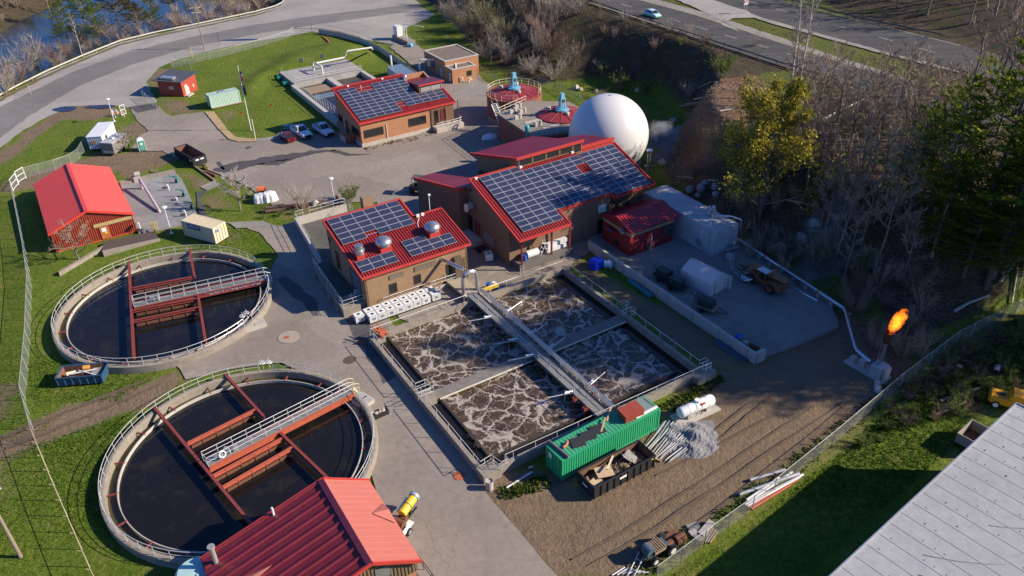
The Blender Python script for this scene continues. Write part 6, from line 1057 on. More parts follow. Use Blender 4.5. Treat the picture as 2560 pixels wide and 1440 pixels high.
def container(t, ln, w, h, mat, roofmat=None, door=True, pitch=.28):
    """shipping container; local x from 0 to ln, y from 0 to w"""
    mb = MB(); z0 = .15
    for s, e in (((0, 0), (ln, 0)), ((ln, 0), (ln, w)), ((ln, w), (0, w)), ((0, w), (0, 0))):
        if door and s == (0, w): continue
        corr(mb, s, e, z0+.1, h-.08, pitch)
    mb.build('side_wall', mat, t); mb = MB()
    for y in (.06, w-.06): mb.bx(-.03, ln+.03, y-.09, y+.06, z0, z0+.16).bx(-.03, ln+.03, y-.07, y+.07, h-.12, h)
    for x in (.05, ln-.05):
        mb.bx(x-.08, x+.08, .15, w-.15, h-.12, h-.003).bx(x-.08, x+.08, .15, w-.15, z0, z0+.16)
        for y in (.05, w-.05): mb.bx(x-.09, x+.09, y-.09, y+.09, z0+.16, h-.12)
    mb.build('frame', mat, t); mb = MB(); n = int(ln/.42)
    mb.bx(.1, ln-.1, .1, w-.1, h-.08, h-.035)
    for k in range(n): x = .15+(ln-.3)*k/n; mb.bx(x, x+(ln-.3)/n*.5, .12, w-.12, h-.035, h)
    mb.build('roof', roofmat or mat, t)
    if door:
        for y0, y1 in ((.12, w/2-.01), (w/2+.01, w-.12)):
            o = MB().bx(-.02, .03, y0, y1, z0+.16, h-.12).build('door', mat, t)
            for y in (y0+.25, y1-.25): MB().tube([(-.06, y, z0+.2), (-.06, y, h-.15)], .025, 5).build('lock_bar', mat, o)
    return t
def oblong(name, label, cat, F, Rr, side=1, group=None, z=0.):
    """thing whose local x runs from photo point F to Rr on the ground"""
    a, b = G(*F, z), G(*Rr, z); d = b-a; return thing(name, label, cat, a, math.atan2(d.y, d.x), group), d.length
# --- containers
gg = M('green_container', (.025, .33, .14), .5, var=.12, scale=1, dirt=.12, dcol=(.05, .12, .06)); t, ln = oblong('shipping_container', 'long bright green shipping container with junk on its roof beside the basin', 'container', (1405, 1205), (1647, 1072)); GC = t
container(t, 12.19, 2.44, 2.75, gg, M('green_roof', (.05, .33, .17), .55, var=.25, scale=1.4, dirt=.35, dcol=(.26, .20, .14)), True); lw = lambda x, y, z: t.matrix_world @ Vector((x, y, z)); bpy.context.view_layer.update(); gm4 = Matrix.Translation(t.location) @ Matrix.Rotation(t.rotation_euler.z, 4, 'Z'); ga = t.rotation_euler.z
def ong(x, y, z=2.76): return gm4 @ Vector((x, y, z))
MB().bx(-.05, -.03, 1.6, 2.1, 1.7, 2.3).build('placard', WHITE, t)
rb_ = M('rust_red_box', (.30, .055, .03), .6, var=.2, dirt=.15)
for k in range(2): single('metal_chest', MB().bx(-.75, .75, -.55, .55, .12, .75).bx(-.78, .78, -.58, .58, .75, .82).bx(-.7, -.5, -.5, .5, 0, .12).bx(.5, .7, -.5, .5, 0, .12), rb_, 'rusty red metal chest on the green container, '+('nearer the roof middle' if k == 0 else 'nearer the right end'), 'chest', ong(8.6+k*1.15, 1.0+k*.0), ga+R(83), 'red chests on the container roof')
for k in range(3): single('rubber_mat', MB().box((0, 0, .12), (1.35, 1.15, .05), 0, Matrix.Rotation(R((6, 3, 4)[k]), 3, 'X')).bx(-.6, .6, -.5, -.4, 0, .1), M('black_board', (.025, .026, .028), .6, var=.3), ('left small', 'middle', 'right')[k]+' black board lying on the green container roof', 'board', ong(2.6+k*1.32, 1.0+k*.12), ga-R(14), 'black boards on the container roof', )
for a, b, w in (((5.2, 1.0), (6.8, 1.7), .1), ((6.9, 2.3), (8.0, 2.1), .1)): single('timber_plank', MB().box((0, 0, .2), (1.9, .16, .07), 0, Matrix.Rotation(R(-5), 3, 'Y')).bx(-.1, .1, -.1, .1, 0, .16), M('fresh_timber', (.50, .36, .2), .8), 'pale timber plank on the green container roof, '+('near the black boards' if a[0] < 6 else 'behind the red chests'), 'plank', ong((a[0]+b[0])/2, (a[1]+b[1])/2), ga+R(38))
single('rolled_carpet', MB().hcyl((0, 0, .14), .14, 2.7, (0, 1, 0), 10), M('grey_felt', (.16, .14, .13), .9), 'grey roll lying across the left end of the green container roof', 'roll', ong(.55, 1.25), ga+R(4)); single('clay_pipe_bend', MB().tube(rounded([(-.5, 0, .15), (0, .05, .18), (.3, .4, .2)], .2), .14, 8), M('terracotta', (.42, .16, .09), .7), 'broken terracotta pipe piece on the green container roof', 'pipe piece', ong(1.5, 1.2), ga, smooth=True)
single('window_frame', MB().bx(-.8, .8, -1., -.9, 0, .1).bx(-.8, .8, .9, 1., 0, .1).bx(-.8, -.7, -.9, .9, 0, .1).bx(.7, .8, -.9, .9, 0, .1).bx(-.68, .68, -.88, .88, .02, .05), M('alu_frame_glass', (.22, .28, .25), .2, .1), 'old glazed window frame lying on the right end of the green container', 'window frame', ong(11.2, 1.3), ga); single('white_beam', MB().bx(-1.4, 1.4, -.12, .12, 0, .14), WHITE, 'white beam along the near edge of the green container roof', 'beam', ong(10.7, .35), ga)
mint = M('mint_container', (.42, .56, .46), .6, var=.12, scale=1, dirt=.2, dcol=(.25, .22, .14)); t, ln = oblong('shipping_container', 'pale mint green shipping container on the lawn beside the flagpole', 'container', (530, 273), (607, 256)); container(t, 6.06, 2.44, 2.6, mint, None, True); MB().bx(2.2, 3.6, 1.0, 1.8, 2.6, 2.75).build('roof_hatch', ALU, t); MB().bx(.2, 6.6, -.35, -.1, .1, .25).build('timber_skid', WOOD, t)
p = G(541, 612); q = G(573, 592); d = q-p; an = math.atan2(d.y, d.x)-R(90); t = thing('shipping_container', 'cream storage container with blue lettered sign beside the round tank', 'container', p-Vector((math.cos(an), math.sin(an), 0))*6.06, an)
container(t, 6.06, 2.44, 2.6, CREAM, M('cream_roof', (.52, .45, .31), .6, var=.15, scale=1.2, dirt=.3, dcol=(.30, .15, .07)), False)
SGB = M('sign_blue', (.012, .06, .22), .5); o = MB().bx(1.0, 3.5, -.04, 0, 1.62, 2.35).build('sign', SGB, t); tx = text_mb('mobile mini', .5, .012); tx.v = [(x*.92+2.25, y-.05, z+2.08) for x, y, z in tx.v]; tx.build('lettering', WHITE, o)
for y0, y1 in ((.12, 1.21), (1.23, 2.32)):
    o = MB().bx(6.05, 6.1, y0, y1, .3, 2.46).build('door', CREAM, t)
    for y in (y0+.28, y1-.28): MB().tube([(6.14, y, .32), (6.14, y, 2.44)], .03, 5).build('lock_bar', M('lock_bar', (.40, .34, .24), .6), o)
    if y0 < 1: MB().bx(6.1, 6.13, .3, .98, 1.75, 2.15).build('sign', M('door_sign', (.12, .2, .36), .5), o)
# --- office trailer, box trailer, toilet
def boxtrailer(): pass
p = G(238, 378); q = G(298, 330); d = q-p; an = math.atan2(d.y, d.x); t = thing('office_trailer', 'white and blue site office trailer beside the lamp post and fence', 'trailer', G(262, 372), an+0); l = loc2(t); c4 = [l(G(*px, 0)) for px in ((238, 378), (267, 372), (298, 331), (262, 330))]
t.location = G(264, 377); a = G(298, 333); an = math.atan2(a.y-t.location.y, a.x-t.location.x); t.rotation_euler = (0, 0, an); blu = M('trailer_blue', (.09, .17, .32), .5, var=.1)
mb = MB(); corr(mb, (0, 2.6), (0, 0), .5, 2.75, .3, .03); mb.build('end_wall', blu, t); MB().bx(0.02, 7.2, 0, 2.6, .45, 2.72).build('body', WHITE, t); MB().bx(-.06, 7.26, -.06, 2.66, 2.72, 2.82).build('roof', M('trailer_roof', (.62, .64, .66), .5, var=.1), t); MB().bx(4.2, 5.1, -.03, 0, .6, 2.4).build('door', DOOR_W, t); w_ = MB().bx(1.7, 2.5, -.04, 0, 1.3, 2.2).build('window', FRAME, t); MB().bx(1.78, 2.42, -.06, -.04, 1.38, 2.12).build('pane', GLASS, w_); MB().bx(-.12, -.03, 1.1, 1.9, 1.5, 2.1).build('hatch', WOOD, t); MB().bx(.5, 6.8, .1, 2.5, 0, .45).build('skirt', DARK, t)
for k, (x, y) in enumerate(((5.9, -.8), (6.4, -.5), (-.6, .2), (-.7, -.7))): single('barrel', MB().lathe((0, 0, 0), [(0, 0), (.28, 0), (.3, .3), (.3, .6), (.28, .88), (0, .88)], 16), BLUE, 'blue barrel beside the white and blue office trailer, at its '+('door end' if k < 2 else 'blue end'), 'barrel', t.matrix_basis @ Vector((x, y, 0)) if False else Matrix.Translation(t.location) @ Matrix.Rotation(an, 4, 'Z') @ Vector((x, y, 0)), group='blue barrels by the office trailer', smooth=True)
p = G(289, 391); q = G(325, 366); an = math.atan2((q-p).y, (q-p).x); t = thing('box_trailer', 'grey box trailer with rounded roof in front of the office trailer', 'trailer', p, an); dg = M('trailer_grey', (.19, .175, .155), .5, var=.15, dirt=.2); MB().bx(0, 4.6, 0, 2.3, .45, 2.35).build('body', dg, t); MB().prism([(-.05, -.05), (4.65, -.05), (4.65, 2.35), (-.05, 2.35)], 2.35, 2.5).build('roof', M('trailer_top', (.42, .43, .44), .5, dirt=.2), t); MB().bx(-.03, 0, .1, 2.2, .5, 1.0).build('kick_panel', M('pale_panel', (.42, .40, .34), .5), t); MB().bx(1.8, 2.3, .9, 1.4, 2.5, 2.7).build('roof_vent', WHITE, t)
for x in (1.9, 2.7): MB().hcyl((x, .05, .33), .33, .22, (0, 1, 0), 16).build('wheel', TYRE, t)
MB().tube([(4.6, 1.1, .5), (6., 1.15, .5)], .06, 5).build('drawbar', BLK, t)
p = G(350, 380); t = thing('portable_toilet', 'white and green portable toilet on the grass edge of the yard', 'portable toilet', p, R(35)); MB().bx(0, 1.15, 0, 1.15, .1, 2.0).build('cabin', M('toilet_green', (.02, .22, .15), .5), t); MB().bx(-.02, .04, -.02, 1.17, .1, 2.05).bx(1.11, 1.17, -.02, 1.17, .1, 2.05).build('corner_post', WHITE, t); MB().lathe((.575, .575, 2.0), [(.82, 0), (.7, .22), (.3, .36), (0, .38)], 4, R(45), R(405)).build('roof', WHITE, t); MB().bx(.2, .95, -.05, 0, .2, 1.9).build('door', M('toilet_door', (.08, .3, .24), .5), t); MB().bx(.35, .8, -.07, -.05, 1.2, 1.6).build('label', DOOR_W, t)
# --- skips
def skip(name, label, F, Rr, ln, w, h, mat, inner, taper=.12, z=0., group=None):
    a, b = G(*F, z), G(*Rr, z); d = b-a; t = thing(name, label, 'skip', a, math.atan2(d.y, d.x), group); th = .07; mb = MB()
    for x0, x1, y0, y1 in ((0, ln, 0, th), (0, ln, w-th, w), (0, th, th, w-th), (ln-th, ln, th, w-th)): mb.bx(x0, x1, y0, y1, .2, h)
    mb.build('side', mat, t); MB().bx(0.02, ln-.02, .02, w-.02, .15, .2).build('floor', inner, t); n = int(ln/.75); rb = MB()
    mb = MB().bx(th, ln-th, th, th+.012, .2, h-.05).bx(th, ln-th, w-th-.012, w-th, .2, h-.05).bx(th, th+.012, th+.02, w-th-.02, .2, h-.05).bx(ln-th-.012, ln-th, th+.02, w-th-.02, .2, h-.05); mb.build('inner_face', inner, t)
    for k in range(n+1):
        x = .06+(ln-.12)*k/n
        for y in (-.1, w): MB().bx(x-.06, x+.06, y, y+.1, .2, h-.08).build('rib', mat, t)
    for y in (-.1, w-.02): MB().bx(-.05, ln+.05, y, y+.12, h-.08, h+.05).build('top_rail', mat, t)
    MB().bx(-.08, 0, -.05, w+.05, h-.08, h+.05).build('top_rail', mat, t); MB().bx(ln, ln+.08, -.05, w+.05, h-.08, h+.05).build('top_rail', mat, t)
    for x in (.4, ln-.4):
        for y in (.25, w-.25): MB().hcyl((x, y, .1), .1, .25, (0, 1, 0), 10).build('roller', BLK, t)
    return t
def inside_of(t, x, y, z): return Matrix.Translation(t.location) @ Matrix.Rotation(t.rotation_euler.z, 4, 'Z') @ Vector((x, y, z))
rin = M('rusty_inside', (.17, .085, .05), .85, var=.4, scale=2, dirt=.4, dcol=(.07, .04, .03))
k1 = skip('skip', 'black skip full of wood and scrap beside the green container', (1484, 1252), (1632, 1172), 7.2, 2.4, 1.7, BLK, rin)
MB().bx(2.9, 3.7, -.13, -.1, 1.1, 1.35).build('placard', WHITE, k1); MB().bx(-.1, -.08, .9, 1.6, .9, 1.1).build('placard', WHITE, k1); MB().bx(6.7, 6.95, -.13, -.1, 1.45, 1.55).build('reflector', YEL, k1)
jr = random.Random(5)
def junk(t, ln, w, zb, items, group, seed):
    r = random.Random(seed)
    for nm, lab, cat, mat, x, y, z, d, rz, ti in items: single(nm, MB().box((0, 0, 0), d, 0, Matrix.Rotation(ti, 3, 'X') @ Matrix.Rotation(ti*.6, 3, 'Y')), mat, lab, cat, inside_of(t, x, y, z), t.rotation_euler.z+rz, group)
PLY = M('plywood', (.42, .31, .19), .85, var=.3, scale=2, dirt=.2); DIRTY = M('dirty_debris', (.20, .145, .09), .95, var=.5, scale=4, dirt=.4); GREYB = M('grey_board', (.22, .21, .2), .9, var=.4, dirt=.3)
junk(k1, 7.2, 2.4, .3, [('plywood_sheet', 'tan plywood sheet at the left end of the black skip', 'board', PLY, 1.0, .85, 1.1, (1.2, 1.0, .05), .3, .2), ('plywood_sheet', 'broad tan board across the middle left of the black skip', 'board', PLY, 2.2, 1.3, 1.35, (1.7, 1.2, .06), -.25, .15), ('timber_offcut', 'long pale timber leaning over the far rim of the black skip', 'timber', M('pale_timber', (.52, .42, .3), .8), 3.1, 1.6, 1.75, (2.2, .18, .1), .6, .25), ('grey_panel', 'grey crumpled panel at the right end of the black skip', 'panel', GREYB, 5.5, 1.4, 1.35, (1.2, 1.3, .1), .4, .5), ('pale_slab', 'pale slab on end in the right of the black skip', 'panel', CLT, 5.0, 1.2, 1.45, (.5, 1.5, .08), .9, .7), ('timber_offcut', 'short timber near the left rim of the black skip', 'timber', WOOD, .5, 1.5, 1.1, (.9, .15, .1), 1.2, .2)], 'scrap in the black skip', 1)
mb = MB(); r = random.Random(8)
for k in range(150): c = (r.uniform(2.6, 6.2), r.uniform(.25, 2.1), .8+r.random()*.45); d = rvec(r); mb.tube([Vector(c)-d*.35, Vector(c)+d*.35], .035, 3)
mb.dome((4.4, 1.2, .2), 1.0, 1.05, 14, 4).dome((3.3, 1.2, .2), .95, .9, 14, 4).dome((5.4, 1.2, .2), .9, .85, 14, 4).bx(.15, 7.0, .15, 2.2, .25, .7); o = mb.build('rubble', DIRTY); o.location = k1.location; o.rotation_euler = k1.rotation_euler; tag(o, 'heap of brown brush and rubble filling the black skip', 'rubble')
k2 = skip('skip', 'empty black skip standing in the upper yard near the portable toilet', (486, 420), (420, 386), 7.0, 2.3, 1.65, BLK, rin); k2.location = G(487, 419); k2.rotation_euler = (0, 0, math.atan2((G(422, 380)-G(487, 419)).y, (G(422, 380)-G(487, 419)).x))
for ch in list(k2.children):
    if ch.name.startswith(('side', 'rib', 'floor', 'inner', 'top', 'roller')): ch.scale = (1, -1, 1)
MB().bx(-.12, -.09, -1.9, -1.3, 1.1, 1.35).build('placard', WHITE, k2); MB().bx(-.12, -.09, -1.0, -.4, 1.1, 1.35).build('placard', WHITE, k2); MB().bx(.5, 1.2, .1, .12, 1.0, 1.25).build('placard', WHITE, k2)
k3 = skip('skip', 'small blue rusty skip with white pipe scrap on the grass between the tanks', (147, 968), (250, 960), 4.9, 2.2, 1.25, M('skip_blue', (.02, .07, .14), .6, var=.3, dirt=.2, dcol=(.12, .06, .03)), rin)
junk(k3, 4.9, 2.2, .3, [('scrap_pipe', 'white scrap pipe lying across the blue skip', 'pipe', PVC, 2.6, 1.2, 1.0, (2.6, .12, .12), .3, .1), ('scrap_pipe', 'white scrap pipe lying across the blue skip', 'pipe', PVC, 3.0, .9, 1.05, (2.2, .1, .1), -.4, .1), ('orange_box', 'orange box among scrap in the blue skip', 'box', M('orange_box', (.55, .26, .05), .6), 2.7, 1.7, 1.1, (.7, .5, .35), .2, .2), ('scrap_board', 'pale board at the left end of the blue skip', 'board', CREAM, 1.2, 1.2, .9, (1.0, .5, .06), .5, .3), ('scrap_board', 'dark board in the right of the blue skip', 'board', GREYB, 3.9, 1.2, .85, (1., 1.3, .06), .1, .1)], 'scrap in the blue skip', 2)
# --- white liquid totes
def tote():
    t = thing('liquid_tote', 'x', 'tote', (0, 0, 0), 0, 'white caged liquid totes'); MB().bx(-.58, .58, -.48, .48, .17, 1.08).build('bottle', M('tote_plastic', (.70, .71, .70), .45, var=.08), t)
    mb = MB()
    for k in range(7):
        x = -.6+k*.2; mb.bx(x-.012, x+.012, -.5, -.485, .14, 1.12).bx(x-.012, x+.012, .485, .5, .14, 1.12)
    for k in range(6):
        y = -.5+k*.2; mb.bx(-.605, -.59, y-.012, y+.012, .14, 1.12).bx(.59, .605, y-.012, y+.012, .14, 1.12)
    for z in (.35, .6, .85, 1.11): mb.bx(-.605, .605, -.512, -.5, z-.012, z+.012).bx(-.605, .605, .5, .512, z-.012, z+.012).bx(-.617, -.605, -.5, .5, z-.012, z+.012).bx(.605, .617, -.5, .5, z-.012, z+.012)
    mb.build('cage', M('cage_wire', (.48, .49, .5), .4, .3), t); MB().bx(-.6, .6, -.5, .5, .0, .14).build('pallet', BLACK, t); MB().cyl((0, 0, 1.08), .16, .06, 14).build('cap', BLACK, t); MB().bx(-.2, .2, -.53, -.515, .5, .8).build('label_plate', M('tote_label', (.2, .22, .25), .5), t); return t
tt = tote(); first = True
POS = [(.35, 3.75, 'white tote standing alone at the left end of the stack')]+[(1.75+1.19*k, 2.85+.0*k, 'white caged tote in the front row along the kerb') for k in range(8)]+[(1.75+1.19*k, 3.93, 'white caged tote in the back row by the kerb rail') for k in range(8)]
for k, (s, q, lab) in enumerate(POS):
    jx = rnd.uniform(-.05, .05)
    if k == 8: lab = 'white tote with dark label at the right end of the front row'; s += .25
    if first: tt.location = W(s, q, .07); tt.rotation_euler = (0, 0, A0); tt['label'] = lab; first = False
    else: dup(tt, W(s+jx, q, .07), A0+R(rnd.uniform(-3, 3)), lab)
dup(tt, G(1222, 650, .06), A0+R(70), 'single white tote beside the brown process building wall')
# --- drums, crates, small tanks
dr = lambda: MB().lathe((0, 0, 0), [(0, 0), (.29, 0), (.29, .28), (.305, .3), (.29, .32), (.29, .58), (.305, .6), (.29, .62), (.29, .88), (.26, .88), (.26, .85), (0, .85)], 18)
single('drum', dr(), BLUE, 'tall blue drum beside the white drum at the back of the basin', 'drum', G(1221, 722), smooth=True); single('drum', dr(), WHITE, 'white drum standing between two blue drums', 'drum', G(1237, 720), smooth=True); o = single('drum', dr(), BLUE, 'shorter blue drum right of the white drum', 'drum', G(1244, 727), smooth=True); o.scale = (1, 1, .8); single('bucket', MB().lathe((0, 0, 0), [(0, 0), (.14, 0), (.17, .35), (0, .33)], 14), DOOR_W, 'small white bucket in front of the blue drums', 'bucket', G(1226, 729))
t = thing('kayak_cover', 'yellow tray lying on the basin edge beside the drums', 'tray', W(16.9, .1, .9), A0); MB().prism([(-1.2, -.3), (.9, -.35), (1.2, 0), (.9, .35), (-1.2, .3)], 0, .15).build('tray', YEL, t); t.name = 'yellow_tray'
mb = MB().bx(-.8, .8, -.65, .65, 0, 1.15)
for i in range(3):
    for j in range(3): mb.lathe((-.52+i*.52, -.42+j*.42, 1.15), [(.2, 0), (.16, .1), (0, .1)], 10)
single('blue_crates', mb, M('cobalt', (.01, .05, .62), .45, var=.1), 'bright cobalt blue stacked crates beside the long retaining wall', 'crates', G(1490, 668), A0+R(10)); single('poly_tank', MB().tube([(-.55, 0, .5), (-.5, 0, .5), (.5, 0, .5), (.55, 0, .5)], .5, 18).cyl((0, 0, .95), .16, .12, 12).bx(-.4, -.2, -.4, .4, 0, .2).bx(.2, .4, -.4, .4, 0, .2), M('pale_poly', (.55, .62, .66), .5), 'pale plastic tank right of the blue crates against the retaining wall', 'tank', G(1521, 668), A0-R(50), smooth=True)
a, b = G(1572, 696, .4), G(1629, 738, .4); d = b-a; single('teal_trough', MB().bx(-d.length/2, d.length/2, -.28, .28, 0, .35), M('teal_trough', (.02, .20, .22), .5), 'long dark teal trough lying along the foot of the retaining wall', 'trough', (a+b)/2-Vector((0, 0, .35)), math.atan2(d.y, d.x))
def lying(name, lab, cat, px0, px1, r, mat, z=0., group=None, n=8):
    a, b = G(*px0, z+r), G(*px1, z+r); a.z = b.z = 0; c = (a+b)/2; d = b-a; return single(name, MB().hcyl((0, 0, z+r), r, d.length, (1, 0, 0), n), mat, lab, cat, c, math.atan2(d.y, d.x), group, True)
for k in range(6): lying('drain_pipe', 'dark blue-grey pipe in the bundle at the foot of the retaining wall', 'pipe', (1780+k*4, 856-k*2), (1862+k*5, 905-k*3), .09, M('blue_grey_pipe', (.07, .12, .15), .5), .0, 'pipes along the retaining wall')
lying('white_pipe', 'pale blue-white pipe lying on dark grass by the basin corner', 'pipe', (1265, 1220), (1330, 1180), .1, PVC); lying('white_pipe', 'short white pipe end beside the green container', 'pipe', (1322, 1170), (1332, 1166), .1, PVC)
t = thing('waste_bin', 'white cylindrical bin at the near corner of the foaming basin', 'bin', G(1224, 1222)); MB().lathe((0, 0, 0), [(0, 0), (.36, 0), (.36, 1.05), (.33, 1.05), (.33, .95), (0, .95)], 20).build('drum', CLT, t, True); MB().torus((0, 0, 1.05), .35, .03, n=20).build('rim', M('dark_rim', (.3, .28, .25), .6), t)
for px in ((1190, 1120), (1175, 1098)): single('tyre', MB().torus((0, 0, .3), .32, .12, (1, .3, .2), 18, 8), TYRE, 'black tyre leaning on the outer basin wall, the '+('nearer' if px[1] > 1110 else 'farther')+' of two', 'tyre', G(*px), A0, smooth=True)
# manholes
def manhole(px, r, mat, lab, sq=None):
    t = thing('manhole_cover', lab, 'manhole cover', G(*px, .06)); MB().cyl((0, 0, 0), r, .05, 28).build('cover', mat, t)
    if sq: MB().bx(-.6, .05, -.35, .15, .05, .06).build('plate', sq, t)
manhole((1148, 1190), .55, M('manhole_orange', (.42, .11, .05), .8, dirt=.2), 'round orange manhole cover on the lane beside the basin'); manhole((722, 843), 1.25, M('manhole_tan', (.33, .28, .22), .9, dirt=.2), 'large round tan concrete cover with red plate on the lane', M('plate_red', (.35, .09, .06), .8)); manhole((875, 900), .7, M('manhole_dark', (.1, .06, .05), .9), 'dark patched round cover in the shaded lane'); manhole((902, 857), .5, M('manhole_red', (.22, .05, .04), .8), 'small reddish cover in the shaded lane beside the basin'); manhole((285+100, 427), .6, M('manhole_grass', (.18, .14, .07), .9), 'round brown cover on the grass near the red shed'); manhole((621, 369), .5, M('manhole_iron', (.08, .07, .06), .8), 'iron cover in the upper yard near the kerb')
# rocks in a tray by the tank rim
t = thing('loader_bucket', 'black loader bucket holding pale rocks beside the nearer round tank', 'bucket', G(945, 1040), R(33)); MB().bx(-1.1, 1.1, -.45, .45, .1, .2).bx(-1.1, 1.1, -.5, -.42, .1, .65).bx(-1.1, -1.0, -.42, .42, .2, .6).bx(1.0, 1.1, -.42, .42, .2, .6).build('bucket', BLK, t)
r = random.Random(2)
def rock(r, s): 
    mb = MB().lathe((0, 0, 0), [(.02, -.5*s), (.4*s, -.3*s), (.5*s, .05*s), (.3*s, .35*s), (.02, .42*s)], 8); mb.v = [(x+r.uniform(-.12, .12)*s, y+r.uniform(-.12, .12)*s, z+r.uniform(-.08, .08)*s) for x, y, z in mb.v]; return mb
ROCKM = M('pale_rock', (.42, .36, .28), .9, var=.3, scale=3); SLABM = M('rock_slab', (.28, .29, .29), .9, var=.3)
for k in range(9): single('rock', rock(r, .42), ROCKM, 'pale tan rock in the black loader bucket beside the tank', 'rock', inside_of(t, -.8+k*.2, r.uniform(-.2, .3), .42+.2*(k % 2)), r.uniform(0, 6), 'rocks in the loader bucket')
for px, s in (((1725, 478), 1.7), ((1752, 472), 1.8), ((1762, 460), 1.2), ((1788, 470), 1.6), ((1790, 490), 1.5), ((1745, 492), 1.1)): single('boulder', rock(r, s*.85), SLABM, 'pale boulder on the dark ground beside the ladder behind the concrete tank', 'boulder', GT(*px)+Vector((0, 0, .2)), r.uniform(0, 6), 'boulders behind the concrete tank')
for px, s in (((1440, 222), 1.6), ((1452, 226), 1.2), ((1490, 230), 1.), ((1595, 228), 1.6), ((1610, 224), 1.2), ((1655, 330), 1.8), ((1682, 305), 1.6), ((1950, 625), 2.2), ((2005, 600), 2.), ((2040, 560), 2.), ((2090, 545), 1.6), ((1655, 410), 1.6)): single('rock_outcrop', rock(r, s), ROCKM if px[1] < 450 else SLABM, 'pale rock outcrop on the bank around the white dome' if px[1] < 450 else 'grey rock outcrop on the dark slope behind the flare pipe', 'rock', GT(*px)+Vector((0, 0, s*.1)), r.uniform(0, 6), 'rock outcrops by the dome' if px[1] < 450 else 'rock outcrops on the dark slope')
a, b = GT(1692, 446), GT(1782, 463); a.z += .4; b.z += .4; d = b-a; t = thing('ladder', 'aluminium ladder lying on the dark ground behind the concrete tank', 'ladder', a, math.atan2(d.y, d.x)); mb = MB().tube([(0, -.25, 0), (d.length, -.25, d.z)], .05, 5).tube([(0, .25, 0), (d.length, .25, d.z)], .05, 5); mb.build('stile', GALV, t); mb = MB()
for k in range(1, 16): x = d.length*k/16; mb.tube([(x, -.25, d.z*k/16), (x, .25, d.z*k/16)], .03, 4)
mb.build('rungs', GALV, t)
# --- vehicles
def loft(mb, rings):
    """closed rings of equal length joined end to end"""
    o = len(mb.v); n = len(rings[0]); mb.v += [tuple(p) for r_ in rings for p in r_]
    for k in range(len(rings)-1):
        for i in range(n): j = (i+1) % n; mb.f.append((o+k*n+i, o+k*n+j, o+(k+1)*n+j, o+(k+1)*n+i))
    mb.f.append(tuple(o+i for i in range(n))[::-1]); mb.f.append(tuple(o+(len(rings)-1)*n+i for i in range(n))); return mb
def ring(x, w, z0, z1, wt=None, e=.1):
    wt = w if wt is None else wt; return [(x, -w+e, z0), (x, w-e, z0), (x, w, z0+e), (x, wt, z1-e), (x, wt-e, z1), (x, -wt+e, z1), (x, -wt, z1-e), (x, -w, z0+e)]
def wheels(t, xs, w, r, tw=.24, hub=ALU):
    for x in xs:
        for s in (-1, 1): o = MB().hcyl((x, s*(w-tw/2), r), r, tw, (0, 1, 0), 20).build('wheel', TYRE, t); MB().hcyl((x, s*(w+.005), r), r*.6, .03, (0, 1, 0), 16).build('rim', hub, o)
def glasshouse(mb, st): return loft(mb, [ring(x, w, z0, z1, wt, .06) for x, w, z0, z1, wt in st])
WG = M('car_glass', (.02, .025, .03), .08, spec=.8); LAMP = M('lamp_lens', (.6, .6, .58), .2); TAIL = M('tail_lens', (.4, .02, .02), .3)
def pickup(px0, px1, lab, paint):
    a, b = G(*px0), G(*px1); d = b-a; t = thing('pickup_truck', lab, 'pickup truck', (a+b)/2, math.atan2(d.y, d.x), 'white pickup trucks')
    mb = MB(); loft(mb, [ring(x, w, z0, z1) for x, w, z0, z1 in ((2.85, .8, .5, .95), (2.75, .93, .42, 1.08), (1.6, .98, .38, 1.16), (.95, .99, .38, 1.18), (-.75, .99, .38, 1.18))]); mb.bx(-2.75, -.75, -.99, -.88, .45, 1.2).bx(-2.75, -.75, .88, .99, .45, 1.2).bx(-2.8, -2.7, -.95, .95, .5, 1.18).bx(-2.7, -.75, -.88, .88, .5, .62).bx(-.85, -.75, -.88, .88, .6, 1.2); mb.build('body', paint, t)
    MB().bx(-2.68, -.86, -.87, .87, .625, .65).build('bed_liner', BLACK, t); mb = MB(); glasshouse(mb, [(.95, .93, 1.14, 1.2, .9), (.15, .93, 1.14, 1.85, .74), (-.6, .93, 1.14, 1.85, .74), (-.85, .93, 1.14, 1.25, .9)]); mb.build('window_glass', WG, t)
    mb = MB(); loft(mb, [ring(x, w, 1.82, 1.9, None, .03) for x, w in ((.2, .7), (.1, .76), (-.55, .76), (-.66, .7))])
    for s in (-1, 1): mb.tube([(.95, s*.9, 1.18), (.15, s*.75, 1.86)], .05, 5).tube([(-.25, s*.93, 1.15), (-.25, s*.76, 1.85)], .05, 5).tube([(-.85, s*.92, 1.15), (-.62, s*.76, 1.85)], .06, 5)
    mb.build('roof', paint, t); MB().bx(2.8, 2.9, -.6, .6, .6, .95).build('grille', BLK, t); MB().bx(2.75, 2.95, -.92, .92, .42, .58).build('bumper', ALU if 'chrome' in lab else BLK, t)
    for s in (-1, 1): MB().bx(2.78, 2.87, s*.72-.13, s*.72+.13, .72, .95).build('headlight', LAMP, t); MB().bx(-2.83, -2.79, s*.85-.08, s*.85+.08, .75, 1.1).build('tail_light', TAIL, t); MB().box((.75, s*1.1, 1.25), (.16, .2, .16)).build('mirror', paint, t)
    wheels(t, (1.85, -1.8), .97, .39); return t
PW = M('truck_white', (.70, .72, .74), .25, var=.04)
pickup((735, 325), (776, 352), 'white pickup truck parked between the dark red car and the other truck', PW); pickup((790, 320), (831, 346), 'white pickup truck parked nearest the brick office wall', PW)
